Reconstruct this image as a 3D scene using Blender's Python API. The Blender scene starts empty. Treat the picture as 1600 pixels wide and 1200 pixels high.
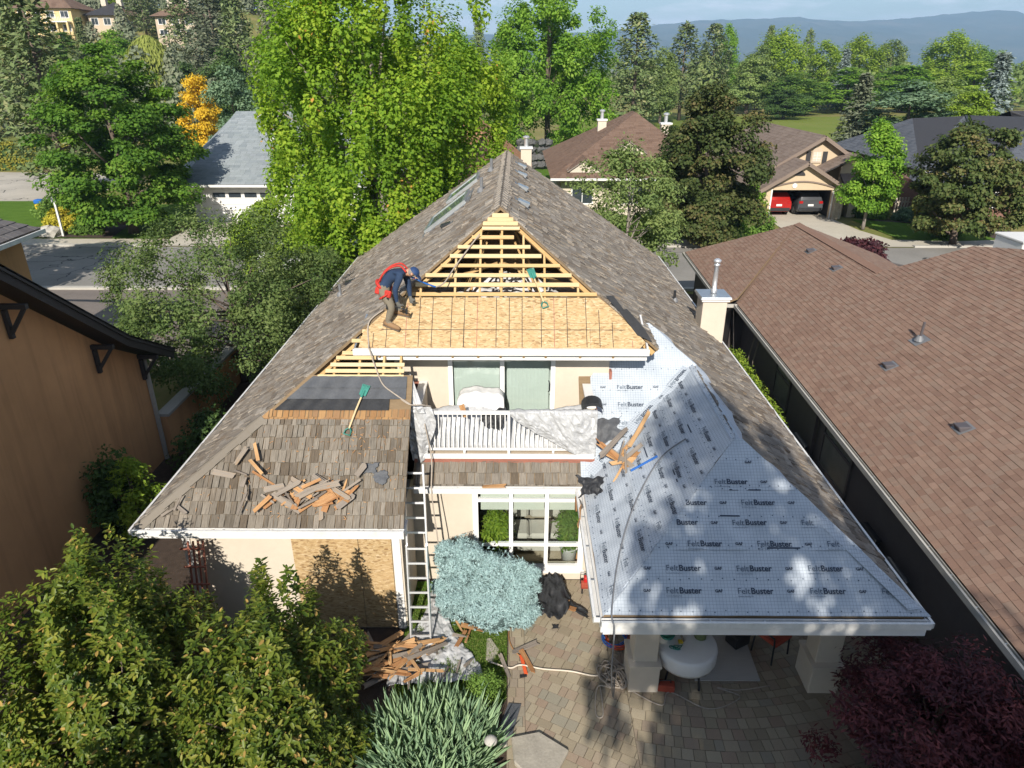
import bpy, bmesh, math, random
import numpy as np
from mathutils import Vector, Matrix, Euler

# ------------------------------------------------------------------ camera, sky, sun, exposure
SC = bpy.context.scene
COL = SC.collection
rad = math.radians

cam_data = bpy.data.cameras.new('camera')
cam_data.sensor_width = 36.0
cam_data.lens = 24.525
cam_data.clip_start = 0.1
cam_data.clip_end = 30000.0
cam = bpy.data.objects.new('camera', cam_data)
cam.location = (0.0, 0.0, 10.0)
cam.rotation_euler = (rad(90 - 24.424), 0.0, rad(0.383))
COL.objects.link(cam)
SC.camera = cam

SUN_EL, SUN_AZ = 33.0, -7.0      # the sun stands behind the camera, a little to its left
sun_dir = Vector((math.sin(rad(SUN_AZ)) * math.cos(rad(SUN_EL)) , -math.cos(rad(SUN_AZ)) * math.cos(rad(SUN_EL)), math.sin(rad(SUN_EL))))
sun_data = bpy.data.lights.new('sun', 'SUN')
sun_data.energy = 4.6
sun_data.angle = rad(0.5)
sun_data.color = (1.0, 0.93, 0.82)
sun = bpy.data.objects.new('sun', sun_data)
sun.rotation_euler = sun_dir.to_track_quat('Z', 'Y').to_euler()
sun.location = sun_dir * 60
COL.objects.link(sun)

world = bpy.data.worlds.new('World')
SC.world = world
world.use_nodes = True
wn = world.node_tree
wn.nodes.clear()
w_out = wn.nodes.new('ShaderNodeOutputWorld')
w_bg = wn.nodes.new('ShaderNodeBackground')
w_bg.inputs['Strength'].default_value = 0.07
w_sky = wn.nodes.new('ShaderNodeTexSky')
w_sky.sky_type = 'NISHITA'
w_sky.sun_disc = False
w_sky.sun_elevation = rad(SUN_EL)
w_sky.sun_rotation = math.atan2(sun_dir.x, sun_dir.y)
w_sky.altitude = 400
w_sky.air_density = 1.0
w_sky.dust_density = 0.25
w_sky.ozone_density = 1.2
# scattered fair-weather cloud over the whole dome
w_tc = wn.nodes.new('ShaderNodeTexCoord')
w_map = wn.nodes.new('ShaderNodeMapping')
w_map.inputs['Scale'].default_value = (1.0, 1.0, 5.0)
w_noise = wn.nodes.new('ShaderNodeTexNoise')
w_noise.inputs['Scale'].default_value = 7.0
w_noise.inputs['Detail'].default_value = 9.0
w_noise.inputs['Roughness'].default_value = 0.62
w_ramp = wn.nodes.new('ShaderNodeValToRGB')
w_ramp.color_ramp.elements[0].position = 0.50
w_ramp.color_ramp.elements[1].position = 0.66
w_mix = wn.nodes.new('ShaderNodeMix')
w_mix.data_type = 'RGBA'
w_mix.inputs[7].default_value = (12, 12.4, 13.4, 1)
wn.links.new(w_tc.outputs['Generated'], w_map.inputs['Vector'])
wn.links.new(w_map.outputs['Vector'], w_noise.inputs['Vector'])
wn.links.new(w_noise.outputs['Fac'], w_ramp.inputs['Fac'])
wn.links.new(w_ramp.outputs['Color'], w_mix.inputs[0])
wn.links.new(w_sky.outputs['Color'], w_mix.inputs[6])
wn.links.new(w_mix.outputs[2], w_bg.inputs['Color'])
wn.links.new(w_bg.outputs['Background'], w_out.inputs['Surface'])

SC.view_settings.view_transform = 'Standard'
SC.view_settings.look = 'None'
SC.view_settings.exposure = 0.64
SC.view_settings.gamma = 1.0
SC.view_settings.use_curve_mapping = False
SC.cycles.max_bounces = 6
SC.cycles.diffuse_bounces = 3
SC.cycles.glossy_bounces = 2
SC.cycles.transmission_bounces = 4
SC.cycles.transparent_max_bounces = 8
SC.cycles.volume_bounces = 0
SC.cycles.caustics_reflective = False
SC.cycles.caustics_refractive = False

RNG = random.Random(7)
NPR = np.random.default_rng(7)
U3 = random.Random

# ------------------------------------------------------------------ helpers
def wloc(o):
    v = Vector((0, 0, 0))
    while o is not None:
        v += o.location
        o = o.parent
    return v

def tag(o, label=None, cat=None, group=None, kind=None):
    if label: o['label'] = label
    if cat: o['category'] = cat
    if group: o['group'] = group
    if kind: o['kind'] = kind
    return o

def thing(name, label, cat, loc=(0, 0, 0), rotz=0.0, group=None):
    o = bpy.data.objects.new(name, None)
    o.empty_display_size = 0.2
    COL.objects.link(o)
    o.location = loc
    o.rotation_euler = (0, 0, rotz)
    return tag(o, label, cat, group)

def link(name, me, parent=None, loc=None):
    o = bpy.data.objects.new(name, me)
    COL.objects.link(o)
    if parent is not None: o.parent = parent
    if loc is not None: o.location = loc
    return o

def frame(axis):
    a = Vector(axis).normalized()
    h = Vector((0, 0, 1)) if abs(a.z) < 0.9 else Vector((1, 0, 0))
    s = a.cross(h).normalized()
    return a, s, s.cross(a)

class MB:
    """collects simple solids; build() links them as one mesh object"""
    def __init__(s):
        s.v = []; s.f = []; s.m = []; s.rn = []; s.uv = None
    def face(s, pts, mi=0, rn=0.5):
        i = len(s.v)
        s.v += [tuple(p) for p in pts]
        s.f.append(tuple(range(i, i + len(pts)))); s.m.append(mi); s.rn.append(rn)
        return s
    def hexa(s, c8, mi=0, rn=0.5):
        i = len(s.v)
        s.v += [tuple(p) for p in c8]
        for q in ((0, 3, 2, 1), (4, 5, 6, 7), (0, 1, 5, 4), (1, 2, 6, 5), (2, 3, 7, 6), (3, 0, 4, 7)):
            s.f.append(tuple(i + k for k in q)); s.m.append(mi); s.rn.append(rn)
        return s
    def box(s, lo, hi, mi=0, rn=0.5):
        a, b, c = lo; d, e, f = hi
        return s.hexa([(a, b, c), (d, b, c), (d, e, c), (a, e, c), (a, b, f), (d, b, f), (d, e, f), (a, e, f)], mi, rn)
    def obox(s, c, size, rot=(0, 0, 0), mi=0, rn=0.5):
        M = Euler(rot).to_matrix(); c = Vector(c)
        hx, hy, hz = size[0] / 2, size[1] / 2, size[2] / 2
        return s.hexa([c + M @ Vector(p) for p in ((-hx, -hy, -hz), (hx, -hy, -hz), (hx, hy, -hz), (-hx, hy, -hz), (-hx, -hy, hz), (hx, -hy, hz), (hx, hy, hz), (-hx, hy, hz))], mi, rn)
    def beam(s, p, q, w, h, up=(0, 0, 1), mi=0, rn=0.5, taper=1.0):
        p, q = Vector(p), Vector(q); a = (q - p).normalized(); up = Vector(up)
        sd = a.cross(up)
        if sd.length < 1e-4: sd = a.cross(Vector((1, 0, 0)))
        sd.normalize(); u2 = sd.cross(a).normalized()
        x, z = sd * w / 2, u2 * h / 2
        return s.hexa([p - x - z, p + x - z, q + (x - z) * taper, q - (x + z) * taper, p - x + z, p + x + z, q + (x + z) * taper, q + (z - x) * taper], mi, rn)
    def prism(s, poly, d, mi=0, rn=0.5):
        i = len(s.v); n = len(poly); d = Vector(d)
        s.v += [tuple(p) for p in poly] + [tuple(Vector(p) + d) for p in poly]
        fs = [tuple(i + k for k in range(n))[::-1], tuple(i + n + k for k in range(n))]
        fs += [(i + k, i + (k + 1) % n, i + n + (k + 1) % n, i + n + k) for k in range(n)]
        for f in fs: s.f.append(f); s.m.append(mi); s.rn.append(rn)
        return s
    def tube(s, pts, r, seg=8, mi=0, cap=True, rn=0.5):
        pts = [Vector(p) for p in pts]; n = len(pts)
        rs = r if isinstance(r, (list, tuple)) else [r] * n
        i0 = len(s.v); prev = None
        for k, p in enumerate(pts):
            a = (pts[min(k + 1, n - 1)] - pts[max(k - 1, 0)])
            if a.length < 1e-9: a = Vector((0, 0, 1))
            a.normalize()
            if prev is None: _, sd, up = frame(a)
            else:
                sd = prev - a * prev.dot(a)
                if sd.length < 1e-6: _, sd, up = frame(a)
                sd.normalize()
            up = sd.cross(a); prev = sd
            for j in range(seg):
                t = 2 * math.pi * j / seg
                s.v.append(tuple(p + (sd * math.cos(t) + up * math.sin(t)) * rs[k]))
        for k in range(n - 1):
            for j in range(seg):
                a = i0 + k * seg + j; b = i0 + k * seg + (j + 1) % seg
                s.f.append((a, b, b + seg, a + seg)); s.m.append(mi); s.rn.append(rn)
        if cap:
            s.f.append(tuple(i0 + j for j in range(seg))[::-1]); s.m.append(mi); s.rn.append(rn)
            s.f.append(tuple(i0 + (n - 1) * seg + j for j in range(seg))); s.m.append(mi); s.rn.append(rn)
        return s
    def lathe(s, prof, c=(0, 0, 0), seg=24, mi=0, sx=1.0, sy=1.0):
        i0 = len(s.v); n = len(prof)
        for r, z in prof:
            for j in range(seg):
                t = 2 * math.pi * j / seg
                s.v.append((c[0] + r * sx * math.cos(t), c[1] + r * sy * math.sin(t), c[2] + z))
        for k in range(n - 1):
            for j in range(seg):
                a = i0 + k * seg + j; b = i0 + k * seg + (j + 1) % seg
                s.f.append((a, b, b + seg, a + seg)); s.m.append(mi); s.rn.append(0.5)
        s.f.append(tuple(i0 + j for j in range(seg))[::-1]); s.m.append(mi); s.rn.append(0.5)
        s.f.append(tuple(i0 + (n - 1) * seg + j for j in range(seg))); s.m.append(mi); s.rn.append(0.5)
        return s
    def grid(s, fn, nu, nv, mi=0):
        i0 = len(s.v)
        for a in range(nu + 1):
            for b in range(nv + 1):
                s.v.append(tuple(fn(a / nu, b / nv)))
        for a in range(nu):
            for b in range(nv):
                q = i0 + a * (nv + 1) + b
                s.f.append((q, q + nv + 1, q + nv + 2, q + 1)); s.m.append(mi); s.rn.append(0.5)
        return s
    def ball(s, c, r, seg=10, rings=6, mi=0, sz=1.0):
        prof = [(max(0.001, r * math.sin(math.pi * k / rings)), -r * sz * math.cos(math.pi * k / rings)) for k in range(rings + 1)]
        return s.lathe(prof, c, seg, mi)
    def mesh(s, name, mats, off=(0, 0, 0), smooth=False):
        me = bpy.data.meshes.new(name)
        ox, oy, oz = off
        me.from_pydata([(x - ox, y - oy, z - oz) for x, y, z in s.v], [], s.f)
        if not isinstance(mats, (list, tuple)): mats = [mats]
        for m in mats: me.materials.append(m)
        if len(mats) > 1: me.polygons.foreach_set('material_index', s.m)
        at = me.attributes.new('rnd', 'FLOAT', 'FACE')
        at.data.foreach_set('value', s.rn)
        if smooth: me.polygons.foreach_set('use_smooth', [True] * len(s.f))
        me.update()
        return me
    def build(s, name, mats, parent=None, smooth=False, world=True, bevel=0.0):
        off = wloc(parent) if (parent is not None and world) else (0, 0, 0)
        o = link(name, s.mesh(name, mats, off, smooth), parent)
        if bevel:
            b = o.modifiers.new('bevel', 'BEVEL'); b.width = bevel; b.segments = 1; b.limit_method = 'ANGLE'
        return o

def copy_tree(o, parent=None):
    c = o.copy(); COL.objects.link(c); c.parent = parent
    for ch in list(o.children): copy_tree(ch, c)
    return c

# ------------------------------------------------------------------ pieces laid on a plane (shakes, shingles, pavers, tiles)
def clip(poly, cv):
    """clip a 2-D polygon by a convex counter-clockwise polygon"""
    out = poly
    n = len(cv)
    for i in range(n):
        ax, ay = cv[i]; bx, by = cv[(i + 1) % n]
        ex, ey = bx - ax, by - ay
        res = []; m = len(out)
        for k in range(m):
            p = out[k]; q = out[(k + 1) % m]
            dp = ex * (p[1] - ay) - ey * (p[0] - ax)
            dq = ex * (q[1] - ay) - ey * (q[0] - ax)
            if dp >= 0: res.append(p)
            if (dp >= 0) != (dq >= 0):
                t = dp / (dp - dq)
                res.append((p[0] + t * (q[0] - p[0]), p[1] + t * (q[1] - p[1])))
        out = res
        if len(out) < 3: return []
    return out

def ccw(poly):
    a = sum(poly[i][0] * poly[(i + 1) % len(poly)][1] - poly[(i + 1) % len(poly)][0] * poly[i][1] for i in range(len(poly)))
    return poly if a > 0 else poly[::-1]

class Pieces:
    """thin overlapping pieces; the nearest `keep` become objects, the rest one mesh"""
    def __init__(s): s.items = []
    def add(s, pts3, base3, uvs, rn): s.items.append((pts3, base3, uvs, rn))
    @staticmethod
    def _mesh(name, items, mat, off):
        v = []; f = []; uv = []; rn = []
        ox, oy, oz = off
        for pts, base, uvs, r in items:
            n = len(pts); i = len(v)
            v += [(p[0] - ox, p[1] - oy, p[2] - oz) for p in pts] + [(p[0] - ox, p[1] - oy, p[2] - oz) for p in base]
            f.append(tuple(range(i, i + n))); uv += uvs; rn.append(r)
            for k in range(n):
                k2 = (k + 1) % n
                f.append((i + k2, i + k, i + n + k, i + n + k2)); uv += [uvs[k2], uvs[k], uvs[k], uvs[k2]]; rn.append(r)
        me = bpy.data.meshes.new(name)
        me.from_pydata(v, [], f)
        me.materials.append(mat)
        me.attributes.new('rnd', 'FLOAT', 'FACE').data.foreach_set('value', rn)
        ul = me.uv_layers.new(name='UVMap')
        ul.data.foreach_set('uv', [c for q in uv for c in q])
        return me
    def build(s, name, rest_name, mat, parent, keep=300, view=(0, 0, 10)):
        off = wloc(parent)
        vx, vy, vz = view
        s.items.sort(key=lambda it: (it[0][0][0] - vx) ** 2 + (it[0][0][1] - vy) ** 2 + (it[0][0][2] - vz) ** 2)
        for it in s.items[:keep]:
            link(name, s._mesh(name, [it], mat, off), parent)
        if len(s.items) > keep:
            o = link(rest_name, s._mesh(rest_name, s.items[keep:], mat, off), parent)
            o['kind'] = 'stuff'

def lay(pc, origin, U, V, poly3, course, wmin, wmax, t, gap=0.006, over=1.12, seed=1, jit=0.0, lift=0.0, v0=0.0, wear=None):
    """rows of pieces on the plane through origin spanned by unit vectors U (along the row) and V (up the slope)"""
    rg = random.Random(seed)
    O, U, V = Vector(origin), Vector(U).normalized(), Vector(V).normalized()
    N = U.cross(V).normalized()
    if N.z < 0: N = -N
    cv = ccw([((Vector(p) - O).dot(U), (Vector(p) - O).dot(V)) for p in poly3])
    us = [p[0] for p in cv]; vs = [p[1] for p in cv]
    k = math.floor((min(vs) - v0) / course)
    while v0 + k * course < max(vs):
        va = v0 + k * course
        u = min(us) - rg.random() * wmax
        while u < max(us):
            w = rg.uniform(wmin, wmax)
            j = rg.uniform(-jit, jit)
            a, b, c, d = u + gap / 2, u + w - gap / 2, va + j, va + course * over
            rn = rg.random(); tt = t * (rg.uniform(0.55, 1.5) if jit else rg.uniform(0.8, 1.25))
            u += w
            q = clip([(a, c), (b, c), (b, d), (a, d)], cv)
            if len(q) < 3: continue
            if wear and wear(q[0]): continue
            h = max(1e-4, d - c)
            tw = rg.uniform(-0.6, 0.6) * tt
            top = []; base = []; uvs = []
            for (x, y) in q:
                z = lift + tt * (1.15 - 0.85 * (y - c) / h) + tw * ((x - a) / max(1e-4, b - a) - 0.5)
                P = O + U * x + V * y
                top.append(tuple(P + N * z)); base.append(tuple(P + N * (lift - 0.012)))
                uvs.append((x + rn * 37.0, y + rn * 11.0))
            pc.add(top, base, uvs, rn)
        k += 1
    return pc

# ------------------------------------------------------------------ scattered leaves as one mesh (numpy)
def leaves_mesh(name, P, Nn, T, L, W, rnd, mat, fold=0.12, pointed=True):
    n = len(P)
    T = T - Nn * np.sum(T * Nn, 1, keepdims=True)
    T /= np.linalg.norm(T, axis=1, keepdims=True) + 1e-9
    S = np.cross(T, Nn)
    L = np.broadcast_to(L, n)[:, None]; W = np.broadcast_to(W, n)[:, None]
    a = P
    b = P + T * L * 0.45 + S * W * 0.5 + Nn * W * fold
    c = P + T * L
    d = P + T * L * 0.45 - S * W * 0.5 + Nn * W * fold
    V = np.stack([a, b, c, d], 1).reshape(-1, 3)
    idx = (np.arange(n) * 4)[:, None] + np.array([0, 1, 2, 0, 2, 3])[None]
    me = bpy.data.meshes.new(name)
    me.vertices.add(4 * n); me.vertices.foreach_set('co', V.astype(np.float32).ravel())
    me.loops.add(6 * n); me.loops.foreach_set('vertex_index', idx.astype(np.int32).ravel())
    me.polygons.add(2 * n)
    me.polygons.foreach_set('loop_start', (np.arange(2 * n) * 3).astype(np.int32))
    me.polygons.foreach_set('loop_total', np.full(2 * n, 3, np.int32))
    at = me.attributes.new('rnd', 'FLOAT', 'FACE')
    at.data.foreach_set('value', np.repeat(rnd, 2).astype(np.float32))
    me.materials.append(mat)
    me.update()
    me.validate()
    return me

def unit(a): return a / (np.linalg.norm(a, axis=-1, keepdims=True) + 1e-9)
# ------------------------------------------------------------------ materials (all procedural)
class NT:
    def __init__(s, name):
        s.m = bpy.data.materials.new(name); s.m.use_nodes = True
        s.t = s.m.node_tree; s.t.nodes.clear()
        s.out = s.t.nodes.new('ShaderNodeOutputMaterial')
    def n(s, typ, **kw):
        nd = s.t.nodes.new('ShaderNode' + typ)
        for k, v in kw.items():
            if k.startswith('i_'): s.put(nd, k[2:], v)
            elif k[0] == 'j' and k[1:].isdigit(): s.put(nd, int(k[1:]), v)
            else: setattr(nd, k, v)
        return nd
    def put(s, nd, key, v):
        if isinstance(key, str) and key not in nd.inputs: key = key.replace('_', ' ')
        sock = nd.inputs[key]
        if isinstance(v, bpy.types.NodeSocket): s.t.links.new(v, sock)
        else: sock.default_value = v
    def math(s, op, a, b=0.0, clamp=False):
        nd = s.n('Math', operation=op, j0=a, j1=b); nd.use_clamp = clamp
        return nd.outputs[0]
    def mix(s, f, a, b, bt='MIX'):
        nd = s.n('Mix', data_type='RGBA', blend_type=bt, j0=f)
        s.put(nd, 6, a if not isinstance(a, tuple) else rgba(a)); s.put(nd, 7, b if not isinstance(b, tuple) else rgba(b))
        return nd.outputs[2]
    def ramp(s, f, els, interp='LINEAR'):
        nd = s.n('ValToRGB', i_Fac=f); cr = nd.color_ramp; cr.interpolation = interp
        while len(cr.elements) < len(els): cr.elements.new(0.5)
        for e, (p, c) in zip(cr.elements, els): e.position = p; e.color = rgba(c)
        return nd.outputs[0]
    def noise(s, vec, scale, detail=3, rough=0.55):
        nd = s.n('TexNoise', i_Scale=scale, i_Detail=detail, i_Roughness=rough)
        if vec is not None: s.put(nd, 'Vector', vec)
        return nd.outputs[0]
    def mapping(s, vec, scale=(1, 1, 1), rot=(0, 0, 0), loc=(0, 0, 0)):
        return s.n('Mapping', i_Vector=vec, i_Scale=scale, i_Rotation=rot, i_Location=loc).outputs[0]
    def coord(s, w='Object'): return s.n('TexCoord').outputs[w]
    def attr(s, nm='rnd'): return s.n('Attribute', attribute_name=nm).outputs['Fac']
    def bump(s, h, strength=0.3, dist=0.02):
        return s.n('Bump', i_Strength=strength, i_Distance=dist, i_Height=h).outputs[0]
    def bsdf(s, col, rough=0.8, normal=None, **kw):
        nd = s.n('BsdfPrincipled')
        s.put(nd, 'Base Color', rgba(col) if isinstance(col, tuple) else col)
        s.put(nd, 'Roughness', rough)
        for k, v in kw.items(): s.put(nd, k.replace('_', ' '), v)
        if normal is not None: s.put(nd, 'Normal', normal)
        s.t.links.new(nd.outputs[0], s.out.inputs[0])
        return nd

def rgba(c): return (c[0], c[1], c[2], 1.0) if len(c) == 3 else c
def mul(c, k): return tuple(min(1, x * k) for x in c)

def plain(name, col, rough=0.7, var=0.18, scale=3.0, bump=0.15, bscale=60.0, metallic=0.0, spec=0.4, stretch=(1, 1, 1)):
    t = NT(name); co = t.mapping(t.coord(), stretch)
    a = t.noise(co, scale, 4); b = t.noise(co, scale * 7, 3)
    f = t.math('ADD', t.math('MULTIPLY', a, 0.65), t.math('MULTIPLY', b, 0.35))
    c = t.ramp(f, [(0.3, mul(col, 1 - var)), (0.7, mul(col, 1 + var))])
    h = t.noise(co, bscale, 3)
    t.bsdf(c, rough, t.bump(h, bump, 0.01), Metallic=metallic, Specular_IOR_Level=spec)
    return t.m

def shake_mat(name, cols, grain=1.0, dark=0.55):
    t = NT(name); r = t.attr(); uv = t.coord('UV')
    base = t.ramp(r, [(i / (len(cols) - 1), c) for i, c in enumerate(cols)])
    g = t.noise(t.mapping(uv, (70, 3.5, 1)), 1.0, 5, 0.7)
    g2 = t.noise(t.mapping(uv, (9, 5, 1)), 1.0, 3, 0.6)
    big = t.noise(t.coord(), 0.7, 4)
    c = t.mix(t.ramp(g, [(0.35, (0, 0, 0)), (0.75, (1, 1, 1))]), t.mix(1.0, base, (dark, dark, dark), 'MULTIPLY'), base)
    c = t.mix(t.math('MULTIPLY', g2, 0.5), c, t.mix(1.0, c, (0.62, 0.6, 0.56), 'MULTIPLY'))
    c = t.mix(t.ramp(big, [(0.4, (0.0, 0, 0)), (0.75, (0.5, 0.5, 0.5))]), c, t.mix(1.0, c, (0.7, 0.68, 0.66), 'MULTIPLY'))
    t.bsdf(c, 0.92, t.bump(g, 0.5 * grain, 0.008), Specular_IOR_Level=0.15)
    return t.m

def granule_mat(name, cols, stain=0.3):
    t = NT(name); r = t.attr(); co = t.coord()
    base = t.ramp(r, [(i / (len(cols) - 1), c) for i, c in enumerate(cols)])
    g = t.noise(co, 160, 2, 0.8); b = t.noise(co, 0.45, 4)
    c = t.mix(t.ramp(g, [(0.35, (0, 0, 0)), (0.7, (1, 1, 1))]), t.mix(1.0, base, (0.68, 0.66, 0.66), 'MULTIPLY'), base)
    c = t.mix(t.ramp(b, [(0.42, (0, 0, 0)), (0.7, (stain, stain, stain))]), c, t.mix(1.0, c, (0.72, 0.7, 0.72), 'MULTIPLY'))
    t.bsdf(c, 0.95, t.bump(g, 0.4, 0.004), Specular_IOR_Level=0.15)
    return t.m

def osb_mat(name, vertical=False):
    t = NT(name); co = t.coord()
    if vertical: co = t.mapping(co, rot=(rad(90), 0, 0))
    d = t.n('VectorMath', operation='ADD', j0=co, j1=t.n('VectorMath', operation='SCALE', j0=t.n('TexNoise', i_Vector=co, i_Scale=6.0).outputs['Color'], i_Scale=0.05).outputs[0]).outputs[0]
    cols = [(0.22, 0.13, 0.06), (0.44, 0.31, 0.155), (0.51, 0.38, 0.215), (0.37, 0.24, 0.11), (0.58, 0.46, 0.29)]
    layers = []
    for k, (ang, sx, sy) in enumerate(((15, 14, 46), (-35, 12, 40), (80, 15, 42))):
        v = t.n('TexVoronoi', i_Vector=t.mapping(d, (sx, sy, sy), (0, 0, rad(ang)), (k * 3.1, k * 1.7, 0)), i_Scale=1.0)
        rr = t.n('SeparateColor', i_Color=v.outputs['Color'])
        layers.append((t.ramp(rr.outputs[0], [(i / 4, c) for i, c in enumerate(cols)]), rr.outputs[1], v.outputs['Distance']))
    c = t.mix(t.math('GREATER_THAN', layers[1][1], 0.55), layers[0][0], layers[1][0])
    c = t.mix(t.math('GREATER_THAN', layers[2][1], 0.7), c, layers[2][0])
    c = t.mix(t.ramp(t.noise(co, 1.2, 3), [(0.4, (0, 0, 0)), (0.8, (0.4, 0.4, 0.4))]), c, (0.52, 0.35, 0.18))
    t.bsdf(c, 0.75, t.bump(layers[0][2], 0.25, 0.004), Specular_IOR_Level=0.3)
    return t.m

def wood_mat(name, cols, scale=1.0, rough=0.75, axis=(1, 12, 12)):
    t = NT(name); co = t.coord(); r = t.n('ObjectInfo').outputs['Random']
    vec = t.n('VectorMath', operation='ADD', j0=t.mapping(co, tuple(a * scale for a in axis)), j1=t.n('CombineXYZ', i_X=t.math('MULTIPLY', r, 40.0)).outputs[0]).outputs[0]
    g = t.noise(vec, 2.5, 5, 0.65)
    rr = t.math('ADD', t.math('MULTIPLY', g, 0.7), t.math('MULTIPLY', r, 0.35))
    c = t.ramp(rr, [(0.2 + 0.65 * i / (len(cols) - 1), k) for i, k in enumerate(cols)])
    t.bsdf(c, rough, t.bump(g, 0.25, 0.004), Specular_IOR_Level=0.3)
    return t.m

def leaf_mat(name, cols, trans=0.35, gloss=0.35, accent=None):
    t = NT(name); r = t.attr(); o = t.n('ObjectInfo').outputs['Random']
    c = t.ramp(r, [(i / (len(cols) - 1), k) for i, k in enumerate(cols)])
    if accent:
        c = t.mix(t.math('GREATER_THAN', r, accent[0]), c, accent[1])
    hs = t.n('HueSaturation', i_Color=c, i_Value=t.math('ADD', 1.0, t.math('MULTIPLY', o, 0.3)))
    c = hs.outputs[0]
    p = t.n('BsdfPrincipled'); t.put(p, 'Base Color', c); t.put(p, 'Roughness', 1 - gloss); t.put(p, 'Specular IOR Level', 0.3)
    tr = t.n('BsdfTranslucent'); t.put(tr, 'Color', t.mix(1.0, c, (1.25, 1.3, 0.65), 'MULTIPLY'))
    mx = t.n('MixShader', i_Fac=trans); t.t.links.new(p.outputs[0], mx.inputs[1]); t.t.links.new(tr.outputs[0], mx.inputs[2])
    t.t.links.new(mx.outputs[0], t.out.inputs[0])
    return t.m

def glass_mat(name, tint=(0.93, 0.96, 0.95), refl=1.0):
    t = NT(name)
    tr = t.n('BsdfTransparent', i_Color=rgba(tint)); gl = t.n('BsdfGlossy', i_Roughness=0.03)
    fr = t.n('Fresnel', i_IOR=1.5)
    mx = t.n('MixShader', i_Fac=t.math('MULTIPLY', fr.outputs[0], refl))
    t.t.links.new(tr.outputs[0], mx.inputs[1]); t.t.links.new(gl.outputs[0], mx.inputs[2]); t.t.links.new(mx.outputs[0], t.out.inputs[0])
    return t.m

def felt_mat(name):
    t = NT(name); uv = t.coord('UV')
    sp = t.n('SeparateXYZ', i_Vector=uv)
    def line(s, per, w):
        fr = t.math('FRACT', t.math('DIVIDE', s, per))
        return t.math('LESS_THAN', t.math('ABSOLUTE', t.math('SUBTRACT', fr, 0.5)), w / per / 2)
    g = t.math('MAXIMUM', line(sp.outputs[0], 0.05, 0.0045), line(sp.outputs[1], 0.05, 0.0045))
    nz = t.noise(uv, 1.3, 4)
    g = t.math('MULTIPLY', g, t.math('ADD', 0.35, t.math('MULTIPLY', nz, 0.9)), True)
    base = t.ramp(t.noise(uv, 2.2, 5), [(0.35, (0.38, 0.425, 0.48)), (0.65, (0.47, 0.515, 0.57))])
    c = t.mix(g, base, (0.17, 0.20, 0.25))
    t.bsdf(c, 0.55, t.bump(t.noise(uv, 5, 4), 0.35, 0.02), Specular_IOR_Level=0.4)
    return t.m

def cracked(name, col, scale=0.35, crack=(0.05, 0.05, 0.05)):
    t = NT(name); co = t.coord()
    d = t.n('VectorMath', operation='ADD', j0=co, j1=t.n('VectorMath', operation='SCALE', j0=t.n('TexNoise', i_Vector=co, i_Scale=0.9).outputs['Color'], i_Scale=1.6).outputs[0]).outputs[0]
    v = t.n('TexVoronoi', feature='DISTANCE_TO_EDGE', i_Vector=d, i_Scale=scale)
    ck = t.math('MULTIPLY', t.math('LESS_THAN', v.outputs['Distance'], 0.012), t.math('GREATER_THAN', t.noise(co, 0.13, 3), 0.47))
    a = t.noise(co, 0.25, 5, 0.65); b = t.noise(co, 9, 4)
    c = t.ramp(t.math('ADD', t.math('MULTIPLY', a, 0.7), t.math('MULTIPLY', b, 0.3)), [(0.3, mul(col, 0.72)), (0.52, col), (0.72, mul(col, 1.2))])
    t.bsdf(t.mix(ck, c, crack), 0.9, t.bump(b, 0.3, 0.01), Specular_IOR_Level=0.3)
    return t.m
def streaky(name, col):
    t = NT(name); co = t.coord()
    a = t.noise(co, 0.35, 5, 0.6); st = t.noise(t.mapping(co, (3.0, 3.0, 0.22)), 1.0, 4, 0.6); f = t.noise(co, 60, 3, 0.7)
    c = t.ramp(a, [(0.3, mul(col, 0.78)), (0.7, mul(col, 1.15))])
    c = t.mix(t.ramp(st, [(0.5, (0, 0, 0)), (0.75, (0.55, 0.55, 0.55))]), c, mul(col, 0.55))
    t.bsdf(c, 0.9, t.bump(f, 0.7, 0.012), Specular_IOR_Level=0.2)
    return t.m

M = {}
M['shake'] = shake_mat('weathered_cedar_shake', [(0.240, 0.202, 0.168), (0.432, 0.382, 0.326), (0.336, 0.294, 0.252), (0.528, 0.474, 0.414), (0.384, 0.342, 0.294), (0.300, 0.240, 0.186), (0.564, 0.516, 0.456)], 1.6, 0.42)
M['shake_old'] = shake_mat('mossy_cedar_shake', [(0.213, 0.185, 0.151), (0.381, 0.336, 0.280), (0.291, 0.263, 0.224), (0.426, 0.375, 0.314), (0.190, 0.151, 0.112), (0.347, 0.308, 0.263)], 1.6, 0.42)
M['shake_fresh'] = shake_mat('unweathered_cedar_shake', [(0.42, 0.23, 0.10), (0.33, 0.20, 0.11), (0.50, 0.30, 0.14)], dark=0.7)
M['brown_shingle'] = granule_mat('brown_asphalt_shingle', [(0.235, 0.15, 0.113), (0.30, 0.20, 0.15), (0.26, 0.165, 0.125), (0.285, 0.205, 0.158), (0.32, 0.215, 0.163)], 0.25)
M['grey_shingle'] = granule_mat('dark_grey_shingle', [(0.10, 0.112, 0.135), (0.145, 0.16, 0.185), (0.125, 0.135, 0.155)])
M['blue_shingle'] = granule_mat('blue_grey_shingle', [(0.24, 0.28, 0.30), (0.33, 0.37, 0.39), (0.28, 0.32, 0.33)])
M['taupe_shingle'] = granule_mat('taupe_shingle', [(0.213, 0.163, 0.131), (0.275, 0.219, 0.181), (0.244, 0.188, 0.156)])
M['umber_shingle'] = granule_mat('umber_shingle', [(0.174, 0.114, 0.084), (0.240, 0.162, 0.120), (0.204, 0.138, 0.102)])
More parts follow.
